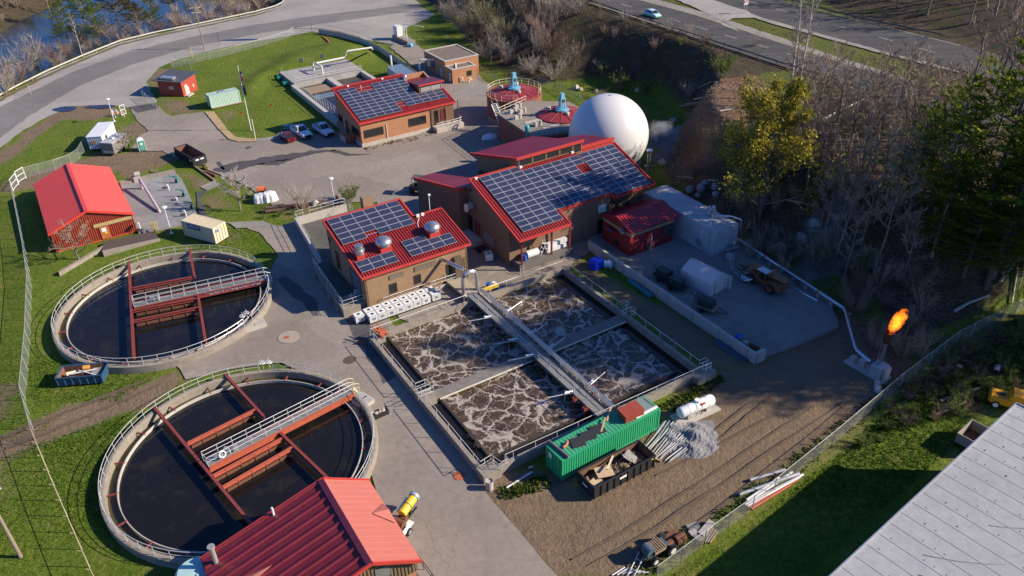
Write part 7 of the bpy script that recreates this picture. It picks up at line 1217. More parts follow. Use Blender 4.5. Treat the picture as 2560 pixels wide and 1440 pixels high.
def car(a, ang_, lab, paint, lower=None, group=None):
    t = thing('car', lab, 'car', a, ang_, group); mb = MB(); loft(mb, [ring(x, w, z0, z1) for x, w, z0, z1 in ((2.2, .7, .35, .62), (2.05, .85, .25, .78), (1.2, .9, .22, .95), (.6, .91, .22, 1.0), (-1.3, .91, .22, 1.02), (-2.0, .88, .25, 1.0), (-2.15, .8, .35, .9))]); mb.build('body', paint, t)
    mb = MB(); glasshouse(mb, [(1.15, .84, .92, .97, .8), (.3, .84, .92, 1.42, .62), (-.9, .84, .92, 1.46, .62), (-1.95, .8, .92, 1.02, .74)]); mb.build('window_glass', WG, t); mb = MB(); loft(mb, [ring(x, w, 1.41, 1.5, None, .03) for x, w in ((.35, .58), (.2, .64), (-.8, .66), (-1.1, .6))])
    for s in (-1, 1): mb.tube([(1.15, s*.8, .97), (.3, s*.63, 1.45)], .045, 5).tube([(-.3, s*.85, .97), (-.3, s*.65, 1.46)], .045, 5).tube([(-1.9, s*.75, 1.0), (-1., s*.64, 1.46)], .06, 5)
    mb.build('roof', paint, t)
    if lower: mb = MB(); mb.bx(-2.1, 2.1, -.925, -.9, .25, .5).bx(-2.1, 2.1, .9, .925, .25, .5).bx(2.12, 2.2, -.7, .7, .35, .55); mb.build('lower_band', lower, t)
    for s in (-1, 1): MB().bx(2.08, 2.17, s*.62-.14, s*.62+.14, .6, .74).build('headlight', LAMP, t); MB().bx(-2.17, -2.1, s*.68-.12, s*.68+.12, .65, .85).build('tail_light', TAIL, t)
    wheels(t, (1.35, -1.35), .89, .32, .2); return t
a, b = G(703, 340), G(734, 360); car((a+b)/2, math.atan2((a-b).y, (a-b).x), 'dark red car parked at the left of the two white trucks', M('maroon_paint', (.10, .008, .014), .2)); p = G(1631, 42, 10.07); q = G(1700, 66, 10.07); car(p, math.atan2((q-p).y, (q-p).x), 'pale blue and green car driving along the highway at the top', M('pale_blue_paint', (.45, .66, .72), .3), M('lime_paint', (.12, .55, .15), .4))
# tractor loader half hidden behind the wing
t = thing('tractor', 'dark tractor loader half hidden behind the wing of the brown building', 'tractor', G(1050, 478), R(75)); MB().bx(-1.7, 1.6, -.5, .5, .8, 1.5).bx(-1.5, -.4, -.7, .7, 1.2, 1.5).build('body', BLK, t); MB().bx(-1.4, .1, -.75, .75, 2.75, 2.85).build('canopy', M('canopy_grey', (.09, .1, .11), .5), t)
for x in (-1.35, .05):
    for y in (-.68, .68): MB().tube([(x, y, 1.4), (x, y, 2.75)], .05, 5).build('canopy_post', BLK, t)
for s in (-1, 1): MB().hcyl((-1., s*.9, .8), .8, .5, (0, 1, 0), 20).build('wheel', TYRE, t); MB().hcyl((1.2, s*.8, .5), .5, .3, (0, 1, 0), 18).build('wheel', TYRE, t); MB().tube([(-.2, s*.6, 1.5), (2.2, s*.6, .9), (2.6, s*.6, .3)], .09, 5).build('loader_arm', BLK, t)
MB().bx(2.5, 3.1, -1., 1., .1, .7).build('bucket', BLK, t)
# rusty telehandler
ro_ = M('rusty_orange', (.26, .085, .035), .7, var=.3, scale=2, dirt=.4, dcol=(.09, .045, .03)); a, b = G(1868, 690, .3), G(1958, 742, .3); d = b-a; t = thing('telehandler', 'rusty orange telescopic handler with pale cab roof on the concrete pad', 'telehandler', (a+b)/2, math.atan2(d.y, d.x)); MB().bx(-2.3, 2.6, -.75, .75, .75, 1.35).bx(1.3, 2.8, -.85, .85, .7, 1.5).build('chassis', ro_, t); MB().box((.0, .25, 2.0), (5.6, .55, .6), 0, Matrix.Rotation(R(-3), 3, 'Y')).build('boom', M('boom_tan', (.32, .15, .07), .7, dirt=.3), t); MB().tube([(-2.6, .25, 1.9), (-3.5, .25, 1.1), (-3.9, .25, .5)], .22, 6).build('boom_head', ro_, t)
for y in (-.35, .75): MB().bx(-5.1, -3.9, y, y+.16, .35, .45).build('fork', BLK, t)
mb = MB()
for x in (-.6, .55):
    for y in (-.95, -.2): mb.tube([(x, y, 1.2), (x, y, 2.55)], .05, 5)
mb.bx(-.65, .6, -1., -.15, 1.1, 1.35); mb.build('cab_frame', ro_, t); MB().bx(-.75, .7, -1.1, -.1, 2.55, 2.65).build('cab_roof', M('cab_white', (.62, .64, .66), .5), t); MB().bx(-.3, .2, -.85, -.35, 1.3, 1.9).build('seat', BLACK, t); MB().bx(2.8, 2.85, -.5, -.2, 1.1, 1.3).build('tail_light', TAIL, t); wheels(t, (-1.7, 1.5), 1.15, .68, .5, ro_)
# red and grey fallen junk on the pad edge
for k, (px, s) in enumerate(((1842, 848), .5), ) if False else enumerate((((1845, 846), .9), ((1862, 858), .6), ((1880, 868), .7), ((1893, 873), .6))): single('scrap_heap', rock(r, s), (BLUE, CLT, RUST, RUST)[k], ('blue', 'pale', 'rusty left', 'rusty right')[k]+' scrap lump at the end of the long retaining wall', 'scrap', G(*px, .45)+Vector((0, 0, .3*s)), k)
def gen(px, lab, rz):
    t = thing('equipment_trailer', lab, 'trailer', G(*px, .3), rz, 'equipment trailers on the pad'); MB().bx(-1.4, 1.4, -.8, .8, .55, .68).build('bed', WOOD if 'timber' in lab else BLK, t); MB().bx(-1., .9, -.6, .6, .7, 1.6).build('machine', M('dark_green', (.02, .035, .03), .5), t)
    for s in (-1, 1): MB().hcyl((-.2, s*.9, .33), .33, .2, (0, 1, 0), 16).build('wheel', TYRE, t)
    MB().tube([(1.4, -.5, .6), (2.8, 0, .5)], .05, 5).tube([(1.4, .5, .6), (2.8, 0, .5)], .05, 5).build('drawbar', BLK, t); mb = MB()
    for k in range(5): mb.tube([(-1.4, -.7+k*.35, .6), (-1.4, -.7+k*.35, 1.9)], .03, 4)
    mb.tube([(-1.4, -.75, 1.9), (-1.4, .75, 1.9)], .04, 4).tube([(-1.4, -.75, 1.2), (-1.4, .75, 1.2)], .04, 4); mb.build('ramp_gate', BLK, t); return t
gen((1765, 775), 'small timber-bed trailer carrying a dark machine, nearest the tent front', R(-38)); gen((1690, 722), 'black trailer with dark machine between the tent and the retaining wall', R(-52)); gen((1660, 700), 'black machine trailer at the far end of the row by the retaining wall', R(-52))
# tent garage
F_, L_, R_2 = G(1775, 742, .3), G(1700, 702, .3), G(1820, 715, .3); d = L_-F_; an = math.atan2(d.y, d.x)-R(180); t = thing('tent_garage', 'pale canvas garage tent on the shaded concrete pad', 'tent', L_, an); ln = d.length; wd = 3.4; can = M('canvas', (.62, .52, .49), .85, var=.06); rg = [[(x, 0, 0), (x, 0, 1.75), (x, wd*.2, 2.3+dz), (x, wd/2, 2.75+dz), (x, wd*.8, 2.3+dz), (x, wd, 1.75), (x, wd, 0)] for x, dz in ((0, 0), (ln*.25, -.09), (ln*.5, 0), (ln*.75, -.09), (ln, 0))]
loft(MB(), rg).build('cover', can, t); MB().bx(ln, ln+.03, .7, .76, 0, 1.7).bx(ln, ln+.03, wd-.8, wd-.74, 0, 1.7).build('door_seam', FRAME, t); MB().bx(ln, ln+.5, wd-.2, wd, 0, 1.8).build('door_flap', can, t)
# propane tank
a, b = G(1700, 1037, .75), G(1778, 1003, .75); d = b-a; c = (a+b)/2; t = thing('propane_tank', 'white horizontal propane tank on a concrete slab', 'gas tank', (c.x, c.y, 0), math.atan2(d.y, d.x)); L2 = d.length/2; pr = [(-L2-.3, .02), (-L2-.25, .3), (-L2-.1, .5), (-L2+.1, .6), (L2-.1, .6), (L2+.1, .5), (L2+.25, .3), (L2+.3, .02)]; mb = MB(); o = len(mb.v)
mb.lathe((0, 0, 0), [(r_, x) for x, r_ in pr], 28); mb.v = [(z, y, x+1.0) for x, y, z in mb.v]; mb.build('vessel', M('tank_white', (.72, .72, .71), .35, var=.03), t, True); MB().bx(-L2-.5, L2+.6, -.95, .95, -.05, .14).build('slab', CLT, t)
for x in (-1.2, 1.2): MB().bx(x-.15, x+.15, -.5, .5, .14, .6).build('saddle', CLT, t)
MB().cyl((.1, 0, 1.55), .3, .28, 16).build('valve_hood', WHITE, t); MB().torus((-1.2, 0, 1.), .605, .015, (1, 0, 0), 24, 4).torus((1.3, 0, 1.), .605, .015, (1, 0, 0), 24, 4).build('weld_seam', M('seam_grey', (.4, .4, .4), .5), t)
single('warning_sign', MB().bx(-.03, .03, -.28, .28, 1.25, 1.6).tube([(0, 0, 0), (0, 0, 1.3)], .04, 5), M('sign_red', (.55, .06, .04), .5), 'small red and white warning sign in front of the propane tank', 'sign', G(1755, 1036), R(-58)); bpy.data.objects['warning_sign'].data.materials.append(WHITE)
for x, y in ((.3, -.5), (-.3, -.6)): MB().tube(rounded([(x, -.2, 1.6), (x, -.7, 1.3), (x-.4, -.85, .5)], .2), .025, 5).build('hose', BLACK, t)
# gravel pile and scaffold poles
mb = MB(); N_ = 30
for i in range(N_+1):
    for j in range(N_+1):
        x, y = (i/N_-.5)*6, (j/N_-.5)*5.4; q = math.hypot(x/3, y/2.7); mb.v.append((x, y, max(-.1, .8*(1-q*q))*(.75+.5*math.sin(x*2.1+y)*math.cos(y*1.7))+rnd.uniform(-.07, .07)*(q < 1)))
mb.f = [(i*(N_+1)+j, (i+1)*(N_+1)+j, (i+1)*(N_+1)+j+1, i*(N_+1)+j+1) for i in range(N_) for j in range(N_)]; o = mb.build('gravel_pile', M('gravel', (.20, .20, .21), .95, var=.5, scale=5, dirt=.3, dcol=(.10, .10, .11), bump=.8, bscale=9)); o.location = G(1722, 1098); tag(o, 'heap of grey gravel between the poles and the propane tank', 'gravel heap')
for k in range(20):
    a = G(1595+k*4.2, 1148+k*.6-rnd.uniform(0, 18), .1); b = G(1660+k*4.6, 1052+k*2.6+rnd.uniform(-12, 6), .25); c = (a+b)/2; l_ = lambda p: p-Vector((c.x, c.y, 0)); dz = Vector((0, 0, .04*(k % 4))); mid = (a+b)/2+Vector((0, 0, .12)) ; single('scaffold_pole', MB().tube([l_(a+dz), l_(mid+dz+Vector((.1, -.1, 0))), l_(b+dz)], .045, 6), GALV if k % 3 else GREYP, 'galvanised scaffold pole in the loose heap beside the black skip', 'pole', (c.x, c.y, 0), 0, 'scaffold poles in the heap')
for k, px in enumerate(((1590, 1165), (1612, 1155), (1640, 1150))): single('timber_block', MB().bx(-.5, .5, -.12, .12, 0, .2), WOOD, 'weathered timber block under the '+('left', 'middle', 'right')[k]+' end of the pole heap', 'timber', G(*px), R(-30))
# pipes at the fence
for k, (p0, p1, r_, mt, nm) in enumerate((((1875, 1200), (1963, 1174), .16, GREYP, 'grey'), ((1848, 1236), (1998, 1184), .17, GREYP, 'grey'), ((1866, 1250), (1948, 1194), .12, PVC, 'white'), ((1870, 1256), (1980, 1180), .12, PVC, 'white'), ((1862, 1262), (2008, 1186), .11, PVC, 'white'), ((1868, 1265), (2000, 1192), .11, PVC, 'white'), ((1872, 1268), (1995, 1198), .12, M('oxide_red', (.38, .08, .04), .7), 'oxide red'), ((1878, 1272), (1975, 1212), .12, MATS['oxide_red'], 'oxide red'))): lying('steel_pipe', nm+' pipe in the stack along the chain-link fence' if k else 'thick grey pipe lying apart above the pipe stack by the fence', 'pipe', p0, p1, r_, mt, .05+.05*(k % 3), 'pipes stacked along the fence' if k else None, 10)
for k, (px, sz, mt) in enumerate((((1765, 1325), (1.9, .6, .35), CLT), ((1735, 1322), (1.1, 1.0, .2), GREYB), ((1732, 1335), (.7, .5, .3), CLT), ((1750, 1340), (1.3, .9, .25), GREYB))): single('concrete_block', MB().bx(-sz[0]/2, sz[0]/2, -sz[1]/2, sz[1]/2, 0, sz[2]), mt, ('long pale', 'broad grey', 'small pale', 'flat grey')[k]+' concrete block dumped beside the fence near the old tractor', 'concrete block', G(*px), R((48, 20, 25, 40)[k]))
for k in range(6): lying('timber_post', 'grey weathered post in the pile leaning on the fence', 'post', (1745+k*6, 1352+k*1), (1768+k*5, 1305+k*5), .07, WOOD if k % 2 else GREYB, 0, 'posts piled on the fence')
for k in range(7): lying('metal_frame_bar', 'pale metal bar in the heap at the bottom edge by the fence', 'bar', (1530+k*13, 1438-k), (1562+k*10, 1418+k*2), .06, GALV if k % 2 else PVC, 0, 'bars heaped at the bottom edge')
t = thing('ladder', 'short white ladder in the scrap heap at the bottom edge by the fence', 'ladder', G(1590, 1418), R(58)); MB().tube([(-1.2, -.25, .1), (1.2, -.25, .5)], .05, 5).tube([(-1.2, .25, .1), (1.2, .25, .5)], .05, 5).build('stile', GALV, t); MB().tube([(-.5, -.25, .22), (-.5, .25, .22)], .04, 5).tube([(.5, -.25, .4), (.5, .25, .4)], .04, 5).build('rungs', GALV, t)
# old tractor with crate
t = thing('old_tractor', 'rusty old blue tractor loaded with a wooden crate beside the fence', 'tractor', G(1640, 1385), R(32)); MB().bx(-1.3, .9, -.45, .45, .6, 1.1).hcyl((-1.0, -.0, 1.2), .45, .9, (0, 1, 0), 14).build('body', M('faded_blue', (.06, .10, .14), .7, dirt=.4), t); mb = MB()
for k in range(6): mb.bx(-.7, .5, -.55+k*.2, -.43+k*.2, 1.15, 1.22).bx(-.7+k*.22, -.6+k*.22, -.6, .6, 1.22, 1.28)
mb.bx(-.7, .5, -.6, -.55, .9, 1.2); mb.build('crate', WOOD, t)
for x, rr, s in ((-.8, .42, -1), (-.8, .42, 1), (1.1, .55, -1), (1.1, .55, 1)): o = MB().hcyl((x, s*.75, rr), rr, .3, (0, 1, 0), 18).build('wheel', TYRE, t); MB().hcyl((x, s*.91, rr), rr*.55, .03, (0, 1, 0), 14).build('rim', WHITE, o)
for k in range(2): single('rusty_cowl', MB().tube([(-.5, 0, .45), (.5, 0, .45)], .42, 12).bx(-.5, .5, -.4, .4, 0, .3), RUST, 'rusty round-topped cowl right of the old tractor, the '+('larger right' if k else 'smaller left')+' one', 'scrap cowl', G(1668+k*30, 1372-k*18), R(32), 'rusty cowls', True)
a = G(1645, 1345); single('rusty_beam', MB().bx(-1.4, 1.4, -.3, .3, 0, .35), RUST, 'rusty flat beam lying behind the old tractor', 'beam', G(1662, 1355), R(40))
# yellow machines
yo = M('machine_yellow', (.62, .27, .012), .4, var=.1); a, b = G(2478, 1030), G(2556, 1002); t = thing('yellow_machine', 'yellow-orange wheeled machine parked behind the warehouse corner', 'machine', (a+b)/2, R(-32)); loft(MB(), [ring(x, w, z0, z1) for x, w, z0, z1 in ((-1.9, .7, .6, 1.0), (-1.7, .85, .5, 1.25), (.2, .9, .5, 1.3), (2.2, .9, .5, 1.3))]).build('body', yo, t); loft(MB(), [ring(x, w, 1.25, z1, None, .12) for x, w, z1 in ((-.2, .75, 1.5), (.1, .88, 2.05), (2.0, .9, 2.05), (2.2, .8, 1.9))]).build('hood', yo, t); MB().bx(-1.2, -.5, -.2, .25, 1.3, 1.34).build('panel', BLK, t); MB().dome((2.1, .6, 2.05), .14, .2, 12, 4).build('beacon', M('beacon_orange', (.8, .25, .02), .3), t); wheels(t, (-1.1, 1.6), .93, .42, .25, WHITE)
c = G(2428, 1112); t = thing('wooden_wagon', 'open grey timber wagon body beside the warehouse wall', 'wagon', c, R(38)); mb = MB()
for x0, x1, y0, y1 in ((-1.5, 1.5, -1.1, -1.02), (-1.5, 1.5, 1.02, 1.1), (-1.5, -1.42, -1.02, 1.02), (1.42, 1.5, -1.02, 1.02)): mb.bx(x0, x1, y0, y1, .6, 1.7)
mb.build('side', M('grey_timber', (.28, .25, .2), .9, dirt=.3), t); MB().bx(-1.45, 1.45, -1.05, 1.05, .5, .6).build('floor', RUST, t); wheels(t, (-.9, .9), 1.05, .4, .2, RUST); lying('log', 'long dark weathered log among brambles beyond the fence, the farther one', 'log', (2350, 1002), (2450, 970), .16, PBARK); lying('log', 'dark weathered log among brambles beyond the fence, the nearer one', 'log', (2335, 1038), (2415, 1005), .14, PBARK)
# fog cannon trailer
t = thing('fog_cannon', 'yellow tubular cannon on a white trailer at the workshop corner', 'machine', G(1012, 1315), R(62)); MB().hcyl((1.0, .2, 1.5), .42, 1.9, (1, 0, .1), 20).build('barrel', YEL, t, True); MB().hcyl((2.1, .2, 1.62), .5, .3, (1, 0, .1), 20).build('nozzle', M('nozzle_blue', (.25, .32, .40), .4), t, True); MB().torus((1.0, .2, 1.5), .43, .03, (1, 0, .1), 20, 5).build('band', BLACK, t); MB().tube([(.2, .75, 1.3), (1.7, .7, 1.6)], .12, 8).build('muffler', ALU, t); MB().hcyl((-.7, .0, 1.1), .4, 1., (0, 1, 0), 14).bx(-.2, .3, -.3, .5, .7, 1.2).build('engine', RUST, t); MB().bx(-1.7, -.2, -.85, -.78, .5, 1.1).bx(-1.7, -.2, .78, .85, .5, 1.1).bx(-1.75, -1.68, -.85, .85, .5, 1.1).bx(-1.7, .4, -.78, .78, .45, .52).build('trailer_body', WHITE, t); MB().bx(-1.6, 2., -.08, .08, .4, .5).bx(.9, 1.1, -.1, .4, .5, 1.1).build('chassis', BLK, t); wheels(t, (-.6,), 1.0, .36, .2)
# flare line
a, b = G(1846, 598, 1.3), G(2112, 772, 1.0); c = Vector((a.x, a.y, 0)); t = thing('gas_pipeline', 'long silver gas pipeline running from the concrete tank to the flare', 'pipeline', c); l = lambda p: Vector(p)-c; pl = [a, b, G(2140, 875, .9), G(2178, 905, .9)]
blp = M('pipe_aluminium', (.56, .60, .64), .22, .85, var=.12, dirt=.08); MB().tube([l(p) for p in rounded(pl, .5)], .24, 12).build('main_pipe', blp, t, True); off = Vector((.55, -.75, -.35)); MB().tube([l(p+off) for p in (a.lerp(b, .05), b)], .12, 8).build('small_pipe', GREYP, t); MB().tube([l(G(1975, 715, .35)), l(G(2044, 752, .35))], .1, 8).build('spare_pipe', blp, t)
for k in range(1, 9): p = a.lerp(b, k/9); MB().bx(l(p).x-.12, l(p).x+.12, l(p).y-.3, l(p).y+.3, -.1, p.z-.2).build('support', CLT, t)
for k in (2, 6): p = a.lerp(b, k/8+.03); d = (b-a).normalized(); MB().hcyl(l(p), .26, .35, d, 12).build('flange', M('flange_orange', (.40, .17, .05), .6), t)
c = G(2112, 775); MB().box(l(c+Vector((0, 0, .75))), (.9, .9, .9), R(-55)).build('valve_box', blp, t); MB().box(l(G(2098, 818)+Vector((0, 0, .5))), (.9, .6, 1.), R(-55)).build('control_box', M('box_steel', (.40, .43, .45), .5), t)
MB().tube([l(p) for p in rounded([G(2108, 800, 1.3), G(2110, 842, 1.0), G(2158, 887, 1.0), G(2205, 878, 1.2)], .2)], .07, 8).tube([l(p) for p in rounded([G(2115, 800, 1.1), G(2116, 838, .8), G(2162, 880, .8), G(2200, 872, 1.)], .2)], .07, 8).build('pilot_lines', blp, t); p = l(G(2163, 880, .7)); MB().tube([p+Vector((-.5, .35, 0)), p+Vector((.5, -.35, 0))], .42, 14).torus(p+Vector((0, 0, .3)), .45, .05, (0, 0, 1)).build('flame_arrester', blp, t, True)
c = G(2192, 938); t = thing('flare_stack', 'steel flare stack with scorched shroud burning gas on a concrete base', 'flare', c, R(-55)); tp = VH(c, 845); MB().bx(-3.6, 1.2, -.85, .85, -.1, .14).build('base_slab', CLT, t); MB().bx(-.6, .7, -.7, .75, .14, 1.5).build('plinth', M('plinth_concrete', (.40, .40, .40), .85, dirt=.15), t); MB().bx(.72, 1.05, -.5, .6, .14, 1.45).build('side_post', CLT, t); MB().tube([(0, 0, 1.5), (0, 0, 4.6)], .2, 14).build('riser', STEEL, t, True); MB().tube([(-.25, -.35, 1.5), (-.25, -.35, 4.8)], .05, 6).build('pilot_tube', STEEL, t); MB().lathe((0, 0, 4.4), [(.3, 0), (.46, .1), (.5, 1.4), (.44, 1.4), (.4, .1)], 20).build('shroud', M('scorched_steel', (.13, .075, .05), .5, .6, var=.5, scale=2), t, True); MB().bx(-2.2, -1.5, -.3, .3, .14, 1.0).bx(-3.3, -2.7, -.3, .3, .14, .7).build('pipe_block', CLT, t)
for k in range(3): single('kerb_stone', MB().bx(-.25, .25, -.3, .3, 0, .35), CLT, 'pale kerb stone in the short row below the flare base', 'stone', G(2193, 962+k*9), R(20*k), 'kerb stones by the flare')
m, N, L, P = nmat('flame'); N.remove(P); pv = N.new('ShaderNodeVolumePrincipled'); pv.inputs['Density'].default_value = 0; tc = N.new('ShaderNodeTexCoord').outputs['Object']; n_ = N.new('ShaderNodeTexNoise'); n_.inputs['Scale'].default_value = 2.1; n_.inputs['Detail'].default_value = 5; n_.inputs['Distortion'].default_value = .9; L.new(tc, n_.inputs['Vector']); ml = N.new('ShaderNodeVectorMath'); ml.operation = 'MULTIPLY'; L.new(tc, ml.inputs[0]); ml.inputs[1].default_value = (1/.95, 1/.95, 1/1.95); le = N.new('ShaderNodeVectorMath'); le.operation = 'LENGTH'; L.new(ml.outputs[0], le.inputs[0]); sb_ = N.new('ShaderNodeMath'); sb_.operation = 'MULTIPLY_ADD'; L.new(le.outputs['Value'], sb_.inputs[0]); sb_.inputs[1].default_value = -.36; L.new(n_.outputs[0], sb_.inputs[2]); L.new(_ramp(N, L, sb_.outputs[0], [(.17, 0.), (.36, 1.)]).outputs[0], ml2.inputs[0]) if False else None
sc_ = N.new('ShaderNodeMath'); sc_.operation = 'MULTIPLY'; L.new(_ramp(N, L, sb_.outputs[0], [(.20, 0.), (.26, .6), (.46, 1.)]).outputs[0], sc_.inputs[0]); sc_.inputs[1].default_value = 2.1; L.new(sc_.outputs[0], pv.inputs['Emission Strength']); cr = N.new('ShaderNodeValToRGB'); e = cr.color_ramp.elements; e[0].position = .15; e[0].color = (1., .07, .0, 1); e[1].position = .42; e[1].color = (1., .27, .015, 1); L.new(sb_.outputs[0], cr.inputs[0]); L.new(cr.outputs[0], pv.inputs['Emission Color']); L.new(pv.outputs[0], N['Material Output'].inputs['Volume'])
e1 = Vector((.42, .1, 1.)).normalized(); o = MB().lathe((0, 0, 0), [((.5+.35*(k/14))*math.sin(k*math.pi/14)**.6 if 0 < k < 14 else 0, -1.75+3.5*k/14) for k in range(15)], 16).build('flame', m); o.location = Vector((c.x, c.y, 5.55))+e1*1.55; o.rotation_euler = e1.to_track_quat('Z', 'Y').to_euler(); tag(o, 'bright orange flame blowing from the top of the flare stack', 'flame')
# ------------------------------------------------------------------ fences, poles, lamps, kerbs
m, N, L, P = nmat('chain_link'); P.inputs['Base Color'].default_value = (.36, .38, .37, 1); P.inputs['Roughness'].default_value = .6; tp_ = N.new('ShaderNodeBsdfTransparent'); mx = N.new('ShaderNodeMixShader'); n_ = _noise(N, L, 3., 3, .6, _pos(N)); L.new(_ramp(N, L, n_.outputs[0], [(.3, .14), (.7, .27)]).outputs[0], mx.inputs[0]); L.new(tp_.outputs[0], mx.inputs[1]); L.new(P.outputs[0], mx.inputs[2]); L.new(mx.outputs[0], N['Material Output'].inputs[0]); CHAIN = m
FP = M('fence_post', (.40, .41, .40), .5, .3, var=.15)
def fence(lab, px, h=1.9, step=3., mesh=True, top=True, mat=None, bits=None, pts=None):
    pts = [GT(*p) for p in px] if pts is None else pts; t = thing('chain_link_fence' if mesh else 'post_fence', lab, 'fence', pts[0]); l = loc2(t); mat = mat or FP; ps = []
    for a, b in zip(pts[:-1], pts[1:]):
        n = max(1, round((b-a).length/step))
        for k in range(n): q = a.lerp(b, k/n); ps.append(Vector((q.x, q.y, hz(q.x, q.y))))
    ps.append(pts[-1]); up_ = Vector((0, 0, h))
    if mesh:
        mb = MB(); v = [tuple(l(p+Vector((0, 0, .04)))) for p in ps]+[tuple(l(p+up_)) for p in ps]; n = len(ps); mb.add(v, [(k, k+1, n+k+1, n+k) for k in range(n-1)]); mb.build('mesh_panel', CHAIN, t)
    if top: MB().tube([l(p+up_) for p in ps], .03, 5).build('top_rail', mat, t)
    for p in ps: MB().tube([l(p-Vector((0, 0, .2))), l(p+up_+Vector((0, 0, .06)))], .04, 5).build('post', mat, t)
    if bits:
        for p in ps: MB().tube([l(p+up_), l(p+up_+Vector(bits))], .035, 4).build('barb_arm', mat, t)
    return t
TANP = M('tan_fence_post', (.42, .34, .22), .7)
fence('tall chain-link fence along the left edge beside both round tanks', [(37, 490), (52, 560), (68, 640), (80, 720), (76, 860), (64, 1000), (94, 1112)], 2.1, 2.6)
fence('row of tan fence posts with barb arms and a single rail at the bottom left', [(94, 1112), (152, 1252), (245, 1465)], 2.1, 2.6, False, True, TANP, (-.35, 0, .1))
fence('chain-link fence from the white gates to the office trailer at the left', [(66, 446), (100, 436), (139, 426), (180, 412), (200, 398), (221, 362)], 1.9, 3.4); fence('chain-link fence between the road and the lawn behind the red pump house', [(479, 176), (430, 168), (495, 155), (524, 149), (582, 135), (640, 119), (720, 95), (735, 84)], 1.7, 3.2)
fence('chain-link fence of the entrance gate beside the red pump house', [(359, 246), (373, 258), (394, 274)], 1.7, 2.4); fence('chain-link fence along the dirt yard and bright grass at the lower right', [(1640, 1452), (1760, 1362), (1880, 1275), (2080, 1112), (2250, 967), (2390, 860), (2570, 768)], 1.9, 3.); fence('chain-link fence on the bank behind the farther digester', [(1345, 213), (1400, 228), (1440, 252), (1475, 285), (1480, 300)], 1.7, 3.)
fence('brown slatted fence right of the flat brick building', [(1198, 178), (1222, 196), (1240, 205)], 1.6, 1.4, True, True, WOOD); fence('thin wire fence on top of the curved parapet wall', None, 2.4, 6, False, True, None, None, [G(*p)+Vector((0, 0, .9)) for p in ((735, 83), (800, 84), (850, 92), (900, 106), (950, 128), (985, 150))])
def gate(px0, px1, lab):
    a, b = G(*px0), G(*px1); d = b-a; t = thing('field_gate', lab, 'gate', a, math.atan2(d.y, d.x), 'white framed gates'); ln = d.length; mb = MB()
    for x in (0, ln): mb.tube([(x, 0, 0), (x, 0, 2.1)], .06, 6)
    for z in (.25, 1.15, 2.05): mb.tube([(0, 0, z), (ln, 0, z)], .05, 5)
    mb.build('frame', WHITE, t); MB().poly([(0, .01, .25), (ln, .01, .25), (ln, .01, 2.05), (0, .01, 2.05)]).build('mesh_panel', CHAIN, t)
gate((66, 446), (47, 458), 'white framed gate leaf at the top of the left fence, the upper one'); gate((47, 462), (34, 478), 'white framed gate leaf at the top of the left fence, the lower one'); gate((305, 290), (316, 286), 'short framed gate leaf beside the barricade at the yard entrance')
def guardrail(lab, px, z, mat, pm, h=.72, step=3.8, hh=.32, pts=None):
    pts = [G(*p, z) for p in px]; t = thing('guardrail', lab, 'guardrail', pts[0]); l = loc2(t); mb = MB(); k = 0
    for a, b in zip(pts[:-1], pts[1:]):
        d = b-a; an = math.atan2(d.y, d.x); tl = None; c = (a+b)/2+Vector((0, 0, h-hh/2)); mb.box(l(c), (d.length+.1, .07, hh*.42), an).box(l(c+Vector((0, 0, hh*.3))), (d.length+.1, .11, hh*.3), an).box(l(c-Vector((0, 0, hh*.3))), (d.length+.1, .11, hh*.3), an); n = max(1, int(d.length/step))
        for j in range(n): q = a.lerp(b, j/n); MB().box(l(q+Vector((0, 0, h/2-.15))), (.13, .16, h+.2), an).build('post', pm, t)
    mb.build('beam', mat, t); return t
guardrail('long pale guardrail curving along the outer edge of the road at the upper left', [(-20, 256), (40, 222), (120, 182), (210, 143), (300, 107), (390, 85), (480, 67), (560, 50), (640, 33), (690, 19), (707, 10), (712, 0), (704, -12)], .0, M('pale_guardrail', (.50, .47, .41), .6, .1, dirt=.15), M('guard_post', (.3, .24, .17), .8))
guardrail('dark steel guardrail along the near edge of the highway above the embankment', [(1425, -18), (1450, -2), (1560, 36), (1700, 82), (1850, 130), (1990, 176), (2120, 216)], 10.05, M('dark_guardrail', (.16, .15, .14), .5, .4), M('dark_post', (.06, .05, .045), .8)); guardrail('guardrail beyond the far highway at the top right', [(1900, -20), (2040, 24), (2200, 62), (2350, 92)], 10.05, MATS['dark_guardrail'], MATS['dark_post'])
def lamp(px, ty, lab):
    b = G(*px); h = VH(b, ty); t = thing('lamp_post', lab, 'street lamp', b, 0, 'yard lamp posts'); MB().cyl((0, 0, 0), .22, .2, 12).tube([(0, 0, .1), (0, 0, h-.3)], .075, 8, True, .05).build('pole', WHITE, t); MB().lathe((0, 0, h-.35), [(.08, 0), (.32, .06), (.42, .16), (.36, .3), (.1, .38), (0, .38)], 18).build('lamp_head', M('lamp_white', (.7, .68, .62), .4), t, True)
lamp((835, 497), 444, 'white lamp post between the bare shrub and the leafy shrub'); lamp((429, 584), 516, 'white lamp post beside the cream container'); lamp((286, 304), 246, 'white lamp post behind the white and blue office trailer')
b = G(628, 326); h = VH(b, 166); t = thing('flagpole', 'tall white flagpole with two drooping flags on the lawn', 'flagpole', b); MB().tube([(0, 0, -.1), (0, 0, h)], .09, 8, True, .045).dome((0, 0, h), .1, .1, 10, 3).build('pole', WHITE, t)
